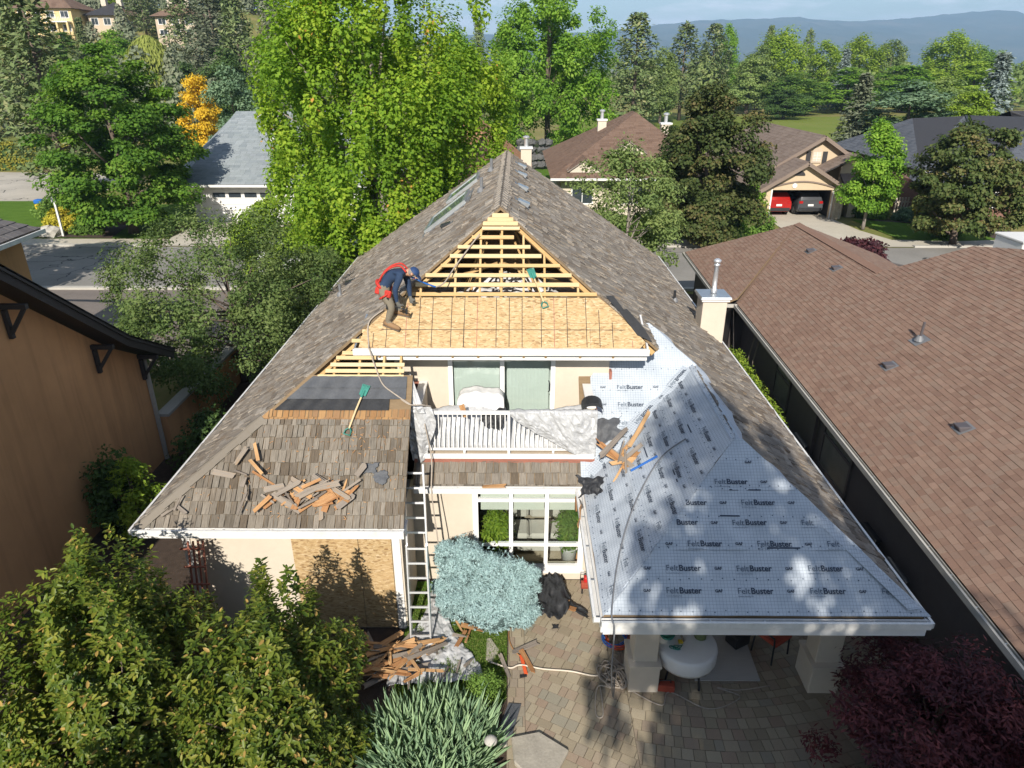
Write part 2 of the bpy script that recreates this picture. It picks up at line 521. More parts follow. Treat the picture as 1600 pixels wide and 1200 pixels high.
M['terracotta'] = granule_mat('terracotta_shingle', [(0.36, 0.19, 0.10), (0.45, 0.26, 0.15), (0.40, 0.22, 0.12)])
M['slate_tile'] = granule_mat('grey_roof_tile', [(0.13, 0.12, 0.12), (0.19, 0.18, 0.18), (0.16, 0.15, 0.15)])
M['deck'] = plain('roof_deck_board', (0.20, 0.14, 0.08), 0.85, stretch=(1, 6, 6))
M['osb'] = osb_mat('oriented_strand_board')
M['osb_wall'] = osb_mat('oriented_strand_board_wall', True)
M['pine'] = wood_mat('pine_lumber', [(0.42, 0.25, 0.10), (0.53, 0.35, 0.16), (0.60, 0.43, 0.23)])
M['pine_pale'] = wood_mat('pale_pine_lumber', [(0.50, 0.35, 0.175), (0.59, 0.45, 0.25), (0.64, 0.51, 0.32)])
M['cedar'] = wood_mat('split_cedar', [(0.20, 0.085, 0.032), (0.33, 0.165, 0.07), (0.46, 0.27, 0.125), (0.52, 0.35, 0.19)])
M['cedar_grey'] = wood_mat('grey_weathered_cedar', [(0.10, 0.082, 0.07), (0.19, 0.16, 0.135), (0.25, 0.215, 0.18), (0.31, 0.21, 0.12)])
M['cream'] = plain('cream_stucco', (0.58, 0.51, 0.42), 0.85, 0.06, 1.2, 0.25, 90)
M['cream_dark'] = plain('tan_stucco', (0.50, 0.41, 0.31), 0.85, 0.07, 1.2, 0.25, 90)
M['white'] = plain('white_paint', (0.72, 0.71, 0.70), 0.45, 0.04, 2.0, 0.05)
M['white_dirty'] = plain('weathered_white_paint', (0.66, 0.655, 0.64), 0.5, 0.14, 4.0, 0.08)
M['vinyl'] = plain('white_vinyl', (0.80, 0.80, 0.80), 0.35, 0.03, 2.0, 0.02)
M['rust_trim'] = plain('red_brown_trim', (0.30, 0.12, 0.085), 0.6, 0.12)
M['concrete'] = plain('pale_concrete', (0.47, 0.43, 0.36), 0.9, 0.10, 0.8, 0.2, 40)
M['kerb'] = plain('kerb_concrete', (0.42, 0.40, 0.36), 0.9, 0.10, 1.5, 0.2, 40)
M['asphalt'] = cracked('road_asphalt', (0.24, 0.228, 0.21))
M['black_paper'] = plain('black_roofing_paper', (0.022, 0.023, 0.026), 0.55, 0.3, 4, 0.6, 14)
M['slate_paper'] = plain('grey_roofing_paper', (0.075, 0.08, 0.09), 0.6, 0.25, 4, 0.6, 14)
M['metal'] = plain('galvanised_steel', (0.55, 0.58, 0.60), 0.38, 0.12, 5, 0.1, 30, metallic=0.85)
M['alu'] = plain('brushed_aluminium', (0.72, 0.73, 0.75), 0.35, 0.06, 5, 0.05, 40, metallic=0.7)
M['dark_metal'] = plain('dark_metal', (0.04, 0.042, 0.046), 0.45, 0.15, 5, 0.1, metallic=0.4)
M['lead_grey'] = plain('grey_vent_plastic', (0.16, 0.165, 0.175), 0.5, 0.15)
M['black_plastic'] = plain('black_plastic', (0.02, 0.02, 0.022), 0.4, 0.15)
M['felt'] = felt_mat('printed_white_underlayment')
M['ink'] = plain('dark_blue_print', (0.03, 0.045, 0.075), 0.6, 0.08)
M['ink_light'] = plain('grey_blue_print', (0.085, 0.115, 0.16), 0.6, 0.08)
M['glass'] = glass_mat('window_glass')
M['dark_glass'] = plain('dark_window_pane', (0.035, 0.045, 0.055), 0.08, 0.2, 1.0, 0.0, spec=0.6)
M['sky_glass'] = plain('skylight_glass', (0.20, 0.25, 0.22), 0.06, 0.2, 1.0, 0.0, spec=0.8)
M['orange_stucco'] = streaky('orange_tan_stucco', (0.58, 0.315, 0.15))
M['dark_timber'] = plain('dark_stained_timber', (0.035, 0.033, 0.035), 0.6, 0.25, 3, 0.2, stretch=(8, 1, 8))
M['brown_wall'] = plain('brown_rendered_wall', (0.13, 0.115, 0.11), 0.85, 0.08)
M['brick_red'] = plain('red_brown_brick', (0.20, 0.105, 0.08), 0.85, 0.2, 6)
M['stone'] = plain('buff_stone', (0.42, 0.36, 0.28), 0.85, 0.25, 4, 0.5, 12)
M['rock'] = plain('dark_basalt_rock', (0.10, 0.10, 0.10), 0.9, 0.4, 3, 0.9, 6)
M['flagstone'] = plain('flagstone', (0.33, 0.30, 0.25), 0.9, 0.25, 4, 0.6, 20)
M['insulation'] = plain('blown_insulation', (0.74, 0.74, 0.76), 0.95, 0.12, 5, 0.9, 25)
M['tarp'] = plain('silver_plastic_sheet', (0.42, 0.425, 0.435), 0.34, 0.2, 5, 1.0, 11)
M['soil'] = plain('bark_mulch', (0.055, 0.038, 0.028), 0.95, 0.4, 8, 0.9, 40)
M['paver'] = granule_mat('concrete_paver', [(0.33, 0.28, 0.20), (0.39, 0.335, 0.24), (0.43, 0.375, 0.275), (0.36, 0.275, 0.205), (0.34, 0.32, 0.25)])
M['sand'] = plain('jointing_sand', (0.15, 0.125, 0.09), 0.95, 0.2, 10)
M['rope'] = plain('grey_rope', (0.36, 0.31, 0.26), 0.85, 0.2, 20)
M['bark'] = plain('tree_bark', (0.13, 0.10, 0.08), 0.9, 0.35, 6, 0.8, 14, stretch=(1, 1, 0.3))
M['bark_grey'] = plain('grey_tree_bark', (0.24, 0.21, 0.185), 0.9, 0.3, 6, 0.7, 14, stretch=(1, 1, 0.3))
M['blind'] = plain('pale_green_blind', (0.66, 0.71, 0.68), 0.6, 0.05)
M['shade'] = plain('cream_roller_shade', (0.60, 0.61, 0.55), 0.7, 0.04)
# ------------------------------------------------------------------ the setting: ground, street, yard, hill, mountains
def ss(a, b, t):
    t = min(1.0, max(0.0, (t - a) / (b - a)))
    return t * t * (3 - 2 * t)
def gh(x, y):
    return 26 * ss(85, 240, y) * ss(-15, -75, x)

def structure(name, mb, mats, smooth=False):
    o = mb.build(name, mats, None, smooth); o['kind'] = 'structure'; return o

def grass_mat(name, cols, sc=0.12):
    t = NT(name); co = t.coord()
    a = t.noise(co, sc, 5, 0.6); b = t.noise(co, sc * 30, 4, 0.7)
    f = t.math('ADD', t.math('MULTIPLY', a, 0.7), t.math('MULTIPLY', b, 0.3))
    c = t.ramp(f, [(0.28 + 0.44 * i / (len(cols) - 1), k) for i, k in enumerate(cols)])
    t.bsdf(c, 0.95, t.bump(b, 0.6, 0.05), Specular_IOR_Level=0.1)
    return t.m
M['turf'] = grass_mat('meadow_turf', [(0.09, 0.11, 0.03), (0.15, 0.17, 0.045), (0.23, 0.20, 0.08), (0.30, 0.24, 0.12)])
M['lawn'] = grass_mat('green_lawn', [(0.055, 0.11, 0.014), (0.085, 0.16, 0.02), (0.11, 0.18, 0.03)], 1.5)
M['drive'] = plain('brown_grey_drive', (0.17, 0.145, 0.13), 0.9, 0.15, 1.0, 0.3, 60)
M['old_street'] = cracked('old_pale_asphalt', (0.42, 0.385, 0.33), 0.3)
M['fairway'] = grass_mat('fairway_lawn', [(0.10, 0.14, 0.025), (0.15, 0.19, 0.035), (0.19, 0.20, 0.05)], 0.05)

xs = [-9000, -5000, -2500, -1200, -600, -400, -300] + list(range(-240, 241, 12)) + [300, 400, 600, 1200, 2500, 5000, 9000]
ys = [-400, -150, -60, -30, -10, 0, 12, 30, 50, 70] + list(range(82, 262, 9)) + [280, 330, 420, 600, 1000, 1800, 3200, 5600, 8500]
g = MB()
for x in xs:
    for y in ys: g.v.append((x, y, gh(x, y) - 0.01))
ny = len(ys)
for i in range(len(xs) - 1):
    for j in range(ny - 1):
        q = i * ny + j
        g.f.append((q, q + ny, q + ny + 1, q + 1)); g.m.append(0); g.rn.append(0.5)
structure('ground', g, M['turf'], True)

def sheet(name, poly, z, mat):
    a = sum(poly[i][0] * poly[(i + 1) % len(poly)][1] - poly[(i + 1) % len(poly)][0] * poly[i][1] for i in range(len(poly)))
    if a < 0: poly = poly[::-1]
    return structure(name, MB().face([(x, y, z) for x, y in poly]), mat)

def curved(p0, p1, bend, n=14):
    p0, p1 = Vector(p0), Vector(p1); d = p1 - p0; nn = Vector((-d.y, d.x)).normalized()
    return [tuple(p0 + d * (k / n) + nn * bend * math.sin(math.pi * k / n)) for k in range(n + 1)]

sheet('yard_soil', [(-9.9, 2), (8.6, 2), (8.8, 32.6), (-9.9, 32.6)], 0.002, M['soil'])
sheet('street', [(-75, 33.4), (75, 33.4), (75, 42.2), (-75, 42.2)], 0.006, M['asphalt'])
sheet('side_street', [(-90, 60), (-40, 57), (-36.5, 63), (-38, 74), (-90, 78)], 0.006, M['old_street'])
sheet('neighbour_driveway', [(-32, 23.2), (-10.2, 23.2), (-10.2, 33.1), (-32, 33.1)], 0.006, M['drive'])
sheet('fairway', curved((8, 92), (140, 92), -8) + curved((140, 175), (8, 170), 6), 0.004, M['fairway'])
k = MB()
for (x0, x1) in ((-75, -21.8), (-16.2, 17.2), (24.2, 75)):
    k.box((x0, 42.2, -0.05), (x1, 42.5, 0.12))
structure('far_kerb', k, M['kerb'])
structure('near_kerb', MB().box((-75, 33.1, -0.05), (-5.2, 33.4, 0.12)).box((3.2, 33.1, -0.05), (75, 33.4, 0.12)), M['kerb'])
sheet('far_pavement', [(-75, 42.5), (75, 42.5), (75, 44.2), (-75, 44.2)], 0.03, M['concrete'])
sheet('concrete_driveway', [(17.0, 42.3), (24.3, 42.3), (23.0, 47), (22.6, 53.3), (24.6, 54.2), (24.6, 55.0), (18.0, 55.0), (18.0, 47)], 0.036, M['concrete'])
sheet('garage_driveway', [(-22.2, 42.3), (-16, 42.3), (-16, 50), (-22.2, 50)], 0.036, M['concrete'])
sheet('house_driveway', [(-5, 29.5), (3, 29.5), (3, 33.4), (-5, 33.4)], 0.012, M['concrete'])
sheet('front_lawn', curved((24.4, 44.3), (30.5, 44.3), -0.4) + curved((30.5, 45), (24.0, 50.6), -1.4), 0.034, M['lawn'])
sheet('corner_lawn', [(-44, 44.4), (-23.5, 44.4), (-23.5, 56), (-38, 58), (-44, 58)], 0.008, M['lawn'])
sheet('terrace_lawn', [(-15.6, 44.4), (16.8, 44.4), (16.8, 90), (-15.6, 90)], 0.008, M['lawn'])
sheet('mulch_bed', curved((27.5, 44.4), (33, 44.6), 0.3) + curved((33, 48), (25, 51.6), 0.6), 0.03, M['soil'])
sheet('roadside_bed', curved((-33.5, 44.4), (-26, 44.4), 0.2) + curved((-27, 49), (-34, 48), 0.6), 0.03, M['soil'])
sheet('patio_bed', [(-0.14, 4.2), (7.0, 4.2), (7.0, 11.84), (0.5, 11.84), (-0.14, 10.9)], 0.010, M['sand'])
sheet('garden_lawn', [(-2.15, 8.6), (-0.16, 8.75), (-0.16, 11.0), (-0.4, 11.8), (-2.15, 11.8)], 0.012, M['lawn'])

# patio of concrete pavers: a slanting field on the left, gently curved rows on the right, a straight edging row
pav = thing('patio_paving', 'patio of mixed size concrete pavers beside the round table', 'patio', (2, 8, 0))
pav['kind'] = 'structure'
pc = Pieces()
ang = rad(-27)
pu, pv = Vector((math.cos(ang), math.sin(ang), 0)), Vector((-math.sin(ang), math.cos(ang), 0))
fld = [(0.17, 5.2, 0), (1.95, 5.2, 0), (1.95, 11.84, 0), (0.6, 11.84, 0), (0.17, 10.9, 0)]
rg = random.Random(5)
def courses(poly, u, v, seed, hs=(0.15, 0.21), ws=(0.13, 0.25)):
    r2 = random.Random(seed)
    O = Vector((0, 0, 0)); cv = ccw([(Vector(p).dot(u), Vector(p).dot(v)) for p in poly])
    y = min(q[1] for q in cv)
    while y < max(q[1] for q in cv):
        h = r2.choice((hs[0], hs[1], hs[1])); x = min(q[0] for q in cv) - r2.random() * 0.3
        while x < max(q[0] for q in cv):
            w = r2.choice((ws[0], 0.19, ws[1])); j = 0.0045
            q = clip([(x + j, y + j), (x + w - j, y + j), (x + w - j, y + h - j), (x + j, y + h - j)], cv)
            x += w
            if len(q) < 3: continue
            z = 0.03 + r2.uniform(-0.003, 0.003)
            P = [u * a + v * b for a, b in q]
            pc.add([(p.x, p.y, z) for p in P], [(p.x, p.y, 0.005) for p in P], [(a, b) for a, b in q], r2.random())
        y += h
courses(fld, pu, pv, 3)
courses([(-0.13, 5.2, 0), (0.16, 5.2, 0), (0.16, 10.9, 0), (-0.13, 10.9, 0)], Vector((1, 0, 0)), Vector((0, 1, 0)), 4, (0.2, 0.2), (0.145, 0.145))
cx, cy, R0 = 3.6, 14.5, 4.0
r_ = 2.7
while r_ < 10.2:
    h = rg.choice((0.15, 0.21)); a0 = -math.pi / 2 - 0.42
    a = a0 + rg.random() * 0.03
    while a < -math.pi / 2 + 0.62:
        w = rg.choice((0.15, 0.19, 0.24)); da = w / r_; j = 0.0045
        aa = [(r_ + j, a + j / r_), (r_ + h - j, a + j / r_), (r_ + h - j, a + da - j / r_), (r_ + j, a + da - j / r_)]
        P = [(cx + q * math.cos(b), cy + q * math.sin(b)) for q, b in aa]
        a += da
        P = clip(ccw(P), [(1.96, 5.0), (6.9, 5.0), (6.9, 11.84), (1.96, 11.84)])
        if len(P) < 3: continue
        z = 0.03 + rg.uniform(-0.003, 0.003)
        pc.add([(p[0], p[1], z) for p in P], [(p[0], p[1], 0.005) for p in P], P, rg.random())
    r_ += h
pc.build('paver', 'far_pavers', M['paver'], pav, 300, view=(0.8, 8.5, 0))

# near grass: blades on the small lawn
def blades(name, poly, n, hmin, hmax, w, mat, seed, z=0.012):
    r = np.random.default_rng(seed)
    xs_ = [p[0] for p in poly]; ys_ = [p[1] for p in poly]
    P = np.stack([r.uniform(min(xs_), max(xs_), n), r.uniform(min(ys_), max(ys_), n), np.full(n, z)], 1)
    N = unit(np.stack([r.normal(size=n), r.normal(size=n), np.full(n, 0.25)], 1))
    T = unit(np.stack([r.normal(size=n) * 0.5, r.normal(size=n) * 0.5, np.ones(n)], 1))
    me = leaves_mesh(name, P, N, T, r.uniform(hmin, hmax, n), w, r.random(n), mat)
    o = link(name, me); o['kind'] = 'stuff'; return o
M['blade'] = leaf_mat('grass_blade', [(0.07, 0.13, 0.02), (0.12, 0.20, 0.03), (0.20, 0.22, 0.07)], 0.3, 0.2)
tag(blades('grass', [(-2.1, 8.7), (-0.17, 11.6)], 26000, 0.03, 0.075, 0.012, M['blade'], 3), 'short green grass of the small lawn by the ladder', 'grass')

# mountains across the valley
def ridge(name, pts, depth, seed, foot):
    r = random.Random(seed)
    m = MB(); n = len(pts); rows = 9
    for i, (x, y, z) in enumerate(pts):
        for k in range(rows + 1):
            t = k / rows
            zz = z * (1 - t) ** 0.9 + (r.random() - 0.5) * z * 0.10 * (1 if 0 < k < rows else 0)
            m.v.append((x, y - depth * t, zz - (foot if k == rows else 0)))
    for i in range(n - 1):
        for k in range(rows):
            q = i * (rows + 1) + k
            m.f.append((q, q + 1, q + rows + 2, q + rows + 1)); m.m.append(0); m.rn.append(0.5)
    return structure(name, m, M['hillside'], True)
t = NT('wooded_mountainside'); co = t.coord()
c_ = t.ramp(t.noise(co, 0.0022, 7, 0.65), [(0.35, (0.045, 0.055, 0.03)), (0.55, (0.075, 0.08, 0.045)), (0.7, (0.14, 0.115, 0.08))])
t.bsdf(c_, 0.95, t.bump(t.noise(co, 0.006, 6), 0.8, 30.0), Specular_IOR_Level=0.05)
M['hillside'] = t.m
MY = 6500.0
prof = [(-9000, 150), (-6000, 240), (-4000, 180), (-2200, 230), (-800, 250), (300, 265), (780, 290), (1170, 330), (1540, 362), (1970, 375), (2330, 386), (2440, 365), (2860, 354), (3230, 380), (3550, 410), (3920, 436), (4030, 410), (4190, 402), (5000, 420), (6500, 380), (9000, 240)]
pts = []
for a, b in zip(prof[:-1], prof[1:]):
    for q in range(6):
        tt = q / 6
        pts.append((a[0] + (b[0] - a[0]) * tt, MY, (a[1] + (b[1] - a[1]) * tt) * 1.0 + RNG.uniform(-5, 5)))
ridge('mountain_ridge', pts, 2600, 3, 5)
# ------------------------------------------------------------------ the house under re-roofing
XL, XR, CX, ZE, ZR = -6.61, 5.94, -0.335, 2.7, 7.37
SL = (ZR - ZE) / (CX - XL)                     # side slopes
SF = 0.987                                     # front slope
P0 = (CX, 14.7, ZR); B0 = (CX, 25.2, ZR)
def ls(x, y): return (x, y, ZE + SL * (x - XL))          # on the left slope
def rs(x, y): return (x, y, ZE + SL * (XR - x))          # on the right slope
def fp(x, z, y0=9.97, s=SF): return (x, y0 + (z - ZE) / s, z)   # on a front slope
def hipx(z): return XL + (z - ZE) / SL
house = thing('house', 'house with grey cedar shake roof half stripped for re-roofing', 'house', (0, 18, 0))

deck = MB()
def slab(poly, th=0.05):
    p = [Vector(q) for q in poly]; n = (p[1] - p[0]).cross(p[2] - p[0]).normalized()
    if n.z < 0: n = -n
    deck.prism([q - n * (th + 0.004) for q in p], n * th)
slab([ls(XL, 9.97), ls(XL, 29.2), B0, P0])
slab([P0, rs(2.72, 12.42), rs(2.72, 27.15), B0])
slab([rs(2.72, 13.83), rs(3.605, 13.16), rs(3.605, 27.72), rs(2.72, 27.15)])
slab([rs(3.605, 10.1), rs(XR, 7.87), rs(XR, 29.2), rs(3.605, 27.72)])
slab([ls(XL, 29.2), (XR, 29.2, ZE), B0])
slab([fp(XL, ZE), fp(-1.95, ZE), fp(-1.95, 4.72), fp(hipx(4.72), 4.72)])
slab([fp(-1.98, ZE, 11.4), fp(1.3, ZE, 11.4), fp(1.3, 3.05, 11.4), fp(-1.98, 3.05, 11.4)])
slab([fp(1.27, ZE, 11.4), (3.605, 13.16, 4.44), fp(2.72, 5.1, 11.4), fp(1.5, 5.0, 11.4), fp(1.27, 4.6, 11.4)])
slab([(1.27, 7.87, ZE), (XR, 7.87, ZE), (3.605, 10.1, 4.44)])
slab([(1.27, 7.87, ZE), (3.605, 10.1, 4.44), (3.605, 13.16, 4.44), (1.27, 11.4, ZE)])
roof = deck.build('roof', M['deck'], house)

lv = Vector((1, 0, SL)).normalized(); rv = Vector((-1, 0, SL)).normalized(); fv = Vector((0, 1, SF)).normalized()
pc = Pieces()
lay(pc, (XL, 9.97, ZE), (0, 1, 0), lv, [ls(XL - 0.04, 9.97), ls(XL - 0.04, 29.2), B0, P0], 0.205, 0.09, 0.22, 0.034, seed=11, jit=0.035)
lay(pc, (XR, 7.87, ZE), (0, 1, 0), rv, [P0, rs(2.72, 12.42), rs(2.72, 27.15), B0], 0.205, 0.09, 0.22, 0.034, seed=12, jit=0.035)
lay(pc, (XR, 7.87, ZE), (0, 1, 0), rv, [rs(2.72, 13.83), rs(3.605, 13.16), rs(3.605, 27.72), rs(2.72, 27.15)], 0.205, 0.09, 0.22, 0.034, seed=13, jit=0.035)
lay(pc, (XR, 7.87, ZE), (0, 1, 0), rv, [rs(3.605, 10.1), rs(XR + 0.04, 7.87), rs(XR + 0.04, 29.2), rs(3.605, 27.72)], 0.205, 0.09, 0.22, 0.034, seed=14, jit=0.035)
lay(pc, (XL, 29.2, ZE), (1, 0, 0), Vector((0, -4.0, 4.67)).normalized(), [ls(XL, 29.2), (XR, 29.2, ZE), B0], 0.205, 0.12, 0.26, 0.022, seed=15)
pc.build('shake', 'far_shakes', M['shake'], roof, 60, view=(-5, 10, 5))
pc = Pieces()
lay(pc, fp(XL, ZE), (1, 0, 0), fv, [fp(XL, ZE - 0.02), fp(-1.95, ZE - 0.02), fp(-1.95, 4.10), fp(hipx(4.10), 4.10)], 0.235, 0.07, 0.16, 0.022, seed=16, jit=0.012, gap=0.012)
lay(pc, fp(-1.98, ZE, 11.4), (1, 0, 0), fv, [fp(-1.93, ZE - 0.02, 11.4), fp(1.3, ZE - 0.02, 11.4), fp(1.3, 3.02, 11.4), fp(-1.93, 3.02, 11.4)], 0.225, 0.09, 0.2, 0.022, seed=17, jit=0.01, gap=0.012)
pc.build('wing_shake', 'upper_wing_shakes', M['shake_old'], roof, 240, view=(-4, 4, 6))
pc = Pieces()
lay(pc, fp(XL, ZE), (1, 0, 0), fv, [fp(hipx(4.10), 4.10), fp(-1.95, 4.10), fp(-1.95, 4.24), fp(hipx(4.24), 4.24)], 0.2, 0.06, 0.14, 0.012, seed=18, jit=0.03, v0=0.02, gap=0.02)
pc.build('fresh_shake', 'other_fresh_shakes', M['shake_fresh'], roof, 60)

# hip and ridge caps
def caps(a, b, n, w, nl, nr, name, mat, seed):
    r = random.Random(seed); a, b = Vector(a), Vector(b); d = (b - a); L = d.length / n; d.normalize()
    nl, nr = Vector(nl).normalized(), Vector(nr).normalized()
    up = (nl + nr).normalized()
    for i in range(n):
        p = a + d * L * i; q = p + d * L * 1.25
        sl = nl.cross(d).normalized(); sr = d.cross(nr).normalized()
        if (sl - sr).dot(nl) > 0 and False: pass
        m = MB(); t = 0.03
        for s_, nn in ((sl, nl), (sr, nr)):
            if s_.z > 0: s_ = -s_
            ww = w * r.uniform(0.85, 1.15)
            z0, z1 = nn * 0.055, nn * 0.03
            c = [p + z0, p + s_ * ww + z0, q + s_ * ww + z1, q + z1]
            m.hexa([v - nn * t for v in c] + c)
        m.build(name, mat, roof)
nL = (-SL, 0, 1); nR = (SL, 0, 1); nF = (0, -SF, 1)
caps(fp(XL, ZE), fp(hipx(4.1), 4.1), 10, 0.13, nL, nF, 'hip_cap', M['shake_old'], 3)
caps(P0, B0, 34, 0.15, nL, nR, 'ridge_cap', M['shake'], 4)

# gutters along the eaves: back, bottom, front lip
def gutter(name, p, q, out, parent, w=0.105, h=0.09, mat=None):
    p, q, out = Vector(p), Vector(q), Vector(out).normalized()
    m = MB(); z = Vector((0, 0, 1))
    m.beam(p - z * h / 2, q - z * h / 2, 0.012, h)
    m.beam(p + out * w / 2 - z * h, q + out * w / 2 - z * h, w, 0.012)
    m.beam(p + out * w - z * (h / 2 - 0.008), q + out * w - z * (h / 2 - 0.008), 0.014, h + 0.012)
    m.beam(p + out * (w - 0.012) + z * 0.012, q + out * (w - 0.012) + z * 0.012, 0.04, 0.016)
    d = (q - p); n = max(2, int(d.length / 0.75))
    for e in (p, q): m.prism([e, e + out * w, e + out * w - z * h, e - z * h], d.normalized() * (0.01 if e is p else -0.01))
    o = m.build(name, mat or M['white_dirty'], parent)
    for i in range(1, n):
        c = p + d * (i / n)
        MB().beam(c + out * 0.0 - z * 0.012, c + out * (w - 0.02) - z * 0.012, 0.02, 0.006).build('gutter_hanger', M['metal'], o)
    return o
gutter('gutter', (XL - 0.02, 9.95, ZE + 0.015), (-1.93, 9.95, ZE + 0.015), (0, -1, 0), house)
gutter('gutter', (-1.95, 11.36, ZE - 0.02), (1.36, 11.36, ZE - 0.02), (0, -1, 0), house)
gutter('gutter', (1.24, 7.83, ZE + 0.01), (XR + 0.04, 7.83, ZE + 0.01), (0, -1, 0), house)
gutter('gutter', (1.24, 7.84, ZE + 0.01), (1.24, 11.2, ZE + 0.01), (-1, 0, 0), house)
gutter('gutter', (XR + 0.02, 7.74, ZE + 0.0), (XR + 0.02, 29.2, ZE + 0.0), (1, 0, 0), house, w=0.06, h=0.07)
gutter('gutter', (XL - 0.04, 9.9, ZE - 0.02), (XL - 0.04, 29.2, ZE - 0.02), (-1, 0, 0), house, w=0.06, h=0.07)
gutter('gutter', (-3.1, 12.38, 5.12), (2.52, 12.38, 5.12), (0, -1, 0), house, w=0.11, h=0.10)
# fascia and soffit under the eaves
m = MB()
m.box((XL, 9.95, ZE - 0.2), (-1.95, 9.99, ZE - 0.045)).box((-1.95, 11.38, ZE - 0.2), (1.3, 11.42, ZE - 0.045)).box((1.27, 7.75, ZE - 0.22), (XR, 7.79, ZE - 0.045))
m.box((1.24, 7.79, ZE - 0.22), (1.28, 11.38, ZE - 0.045)).box((XR - 0.02, 7.79, ZE - 0.2), (XR + 0.02, 29.1, ZE - 0.045)).box((XL - 0.02, 9.99, ZE - 0.2), (XL + 0.02, 29.1, ZE - 0.045))
m.box((-3.1, 12.38, 4.88), (2.5, 12.42, 5.04))
m.build('fascia', M['white'], house)
m = MB()
m.box((XL + 0.03, 10.0, ZE - 0.2), (-1.96, 10.5, ZE - 0.18)).box((-1.95, 11.43, ZE - 0.2), (1.24, 11.92, ZE - 0.18)).box((1.29, 7.8, ZE - 0.215), (XR - 0.03, 11.92, ZE - 0.19))
m.box((-3.08, 12.43, 4.885), (2.48, 13.02, 4.905))
m.build('soffit', M['white'], house)

# walls
def wall_y(mb, x0, x1, z0, z1, y, t, holes=()):
    """a wall facing -y with rectangular holes (x0, x1, z0, z1)"""
    xs_ = sorted({x0, x1, *[h for q in holes for h in q[:2]]}); zs_ = sorted({z0, z1, *[h for q in holes for h in q[2:]]})
    for a, b in zip(xs_[:-1], xs_[1:]):
        for c, d in zip(zs_[:-1], zs_[1:]):
            mx, mz = (a + b) / 2, (c + d) / 2
            if any(h[0] < mx < h[1] and h[2] < mz < h[3] for h in holes): continue
            mb.box((a, y, c), (b, y + t, d))
    return mb
wall_y(MB(), -6.1, -2.25, 0, 2.5, 10.46, 0.15).build('wall', M['cream'], house)
MB().box((-2.25, 10.46, 0), (-2.1, 11.9, 2.5)).build('wall', M['cream'], house)
WIN = (-0.80, 1.33, 0.36, 2.46)
wall_y(MB(), -2.1, 5.42, 0, 2.5, 11.9, 0.15, [WIN, (2.4, 4.6, 0.08, 2.1)]).build('wall', M['cream'], house)
MB().box((5.27, 12.05, 0), (5.42, 28.7, 2.5)).build('wall', M['cream'], house)
MB().box((-6.1, 10.61, 0), (-5.95, 28.7, 2.5)).build('wall', M['cream'], house)
MB().box((-6.1, 28.7, 0), (5.42, 28.85, 2.5)).build('wall', M['cream'], house)
DOOR = (-1.36, 0.77, 3.2, 5.24)
wall_y(MB(), -2.46, 1.88, 3.16, 4.885, 13.0, 0.15, [DOOR]).build('wall', M['cream'], house)
for x in (-2.46, 1.73):
    MB().box((x, 13.15, 3.16), (x + 0.15, 14.6, 4.6)).build('wall', M['cream'], house)
# step flashing where the upper wall meets the roof
MB().box((1.88, 12.9, 4.05), (1.93, 13.2, 4.42)).box((1.5, 12.93, 4.06), (1.93, 12.985, 4.16)).box((1.5, 11.95, 3.16), (1.56, 12.98, 4.0)).build('flashing', M['rust_trim'], house)
MB().box((-2.5, 12.93, 4.06), (-1.98, 12.985, 4.16)).box((-2.06, 12.1, 3.16), (-1.99, 12.98, 4.0)).build('flashing', M['rust_trim'], house)
# corner boards
for x, y, z0, z1 in ((-2.27, 10.43, 0, 2.5), (-6.13, 10.43, 0, 2.5)):
    MB().box((x, y, z0), (x + 0.14, y + 0.03, z1)).build('corner_board', M['white'], house)

# boarded-up front of the left wing: two sheets of strand board
for (a, b) in ((-4.12, -2.9), (-2.89, -2.29)):
    MB().box((a, 10.425, 0.05), (b, 10.445, 2.42)).build('board_panel', M['osb_wall'], house)
m = MB()
for k in range(4): m.obox((-6.0 + 0.09 * k, 10.2, 1.2), (0.03, 0.03, 2.1), (0, rad(6), 0))
for k in range(5): m.obox((-5.85, 10.17, 0.5 + 0.4 * k), (0.4, 0.03, 0.03))
tag(m.build('trellis', M['rust_trim']), 'brown wooden trellis against the wall behind the laurel shrubs', 'trellis')

# the big window under the balcony
win = MB()
x0, x1, z0, z1 = WIN
def frame_y(mb, x0, x1, z0, z1, y0, y1, w):
    mb.box((x0, y0, z0), (x0 + w, y1, z1)).box((x1 - w, y0, z0), (x1, y1, z1)).box((x0 + w, y0, z1 - w), (x1 - w, y1, z1)).box((x0 + w, y0, z0), (x1 - w, y1, z0 + w))
frame_y(win, x0 - 0.08, x1 + 0.08, z0 - 0.08, z1, 11.86, 11.96, 0.11)
colx = [x0 + 0.03, -0.10, 0.63, x1 - 0.03]
rowz = [z0 + 0.03, 0.92, 2.02, z1 - 0.11]
for xx in colx[1:3]: win.box((xx - 0.04, 11.865, z0 + 0.03), (xx + 0.04, 11.955, z1 - 0.11))
for i in range(3):
    a = colx[i] + (0.04 if i else 0); b = colx[i + 1] - (0.04 if i < 2 else 0)
    for zz in rowz[1:3]: win.box((a, 11.87, zz - 0.035), (b, 11.95, zz + 0.035))
wo = win.build('window', M['vinyl'], house)
for i in range(3):
    for j in range(3):
        MB().box((colx[i] + 0.04, 11.905, rowz[j] + 0.035), (colx[i + 1] - 0.04, 11.915, rowz[j + 1] - 0.035)).build('pane', M['glass'], wo)
    MB().box((colx[i] + 0.05, 11.99, 1.72), (colx[i + 1] - 0.05, 12.0, 2.44)).build('roller_shade', M['shade'], wo)
MB().box((x0 - 0.12, 11.80, z0 - 0.12), (x1 + 0.12, 11.86, z0 - 0.06)).build('sill', M['white'], wo)
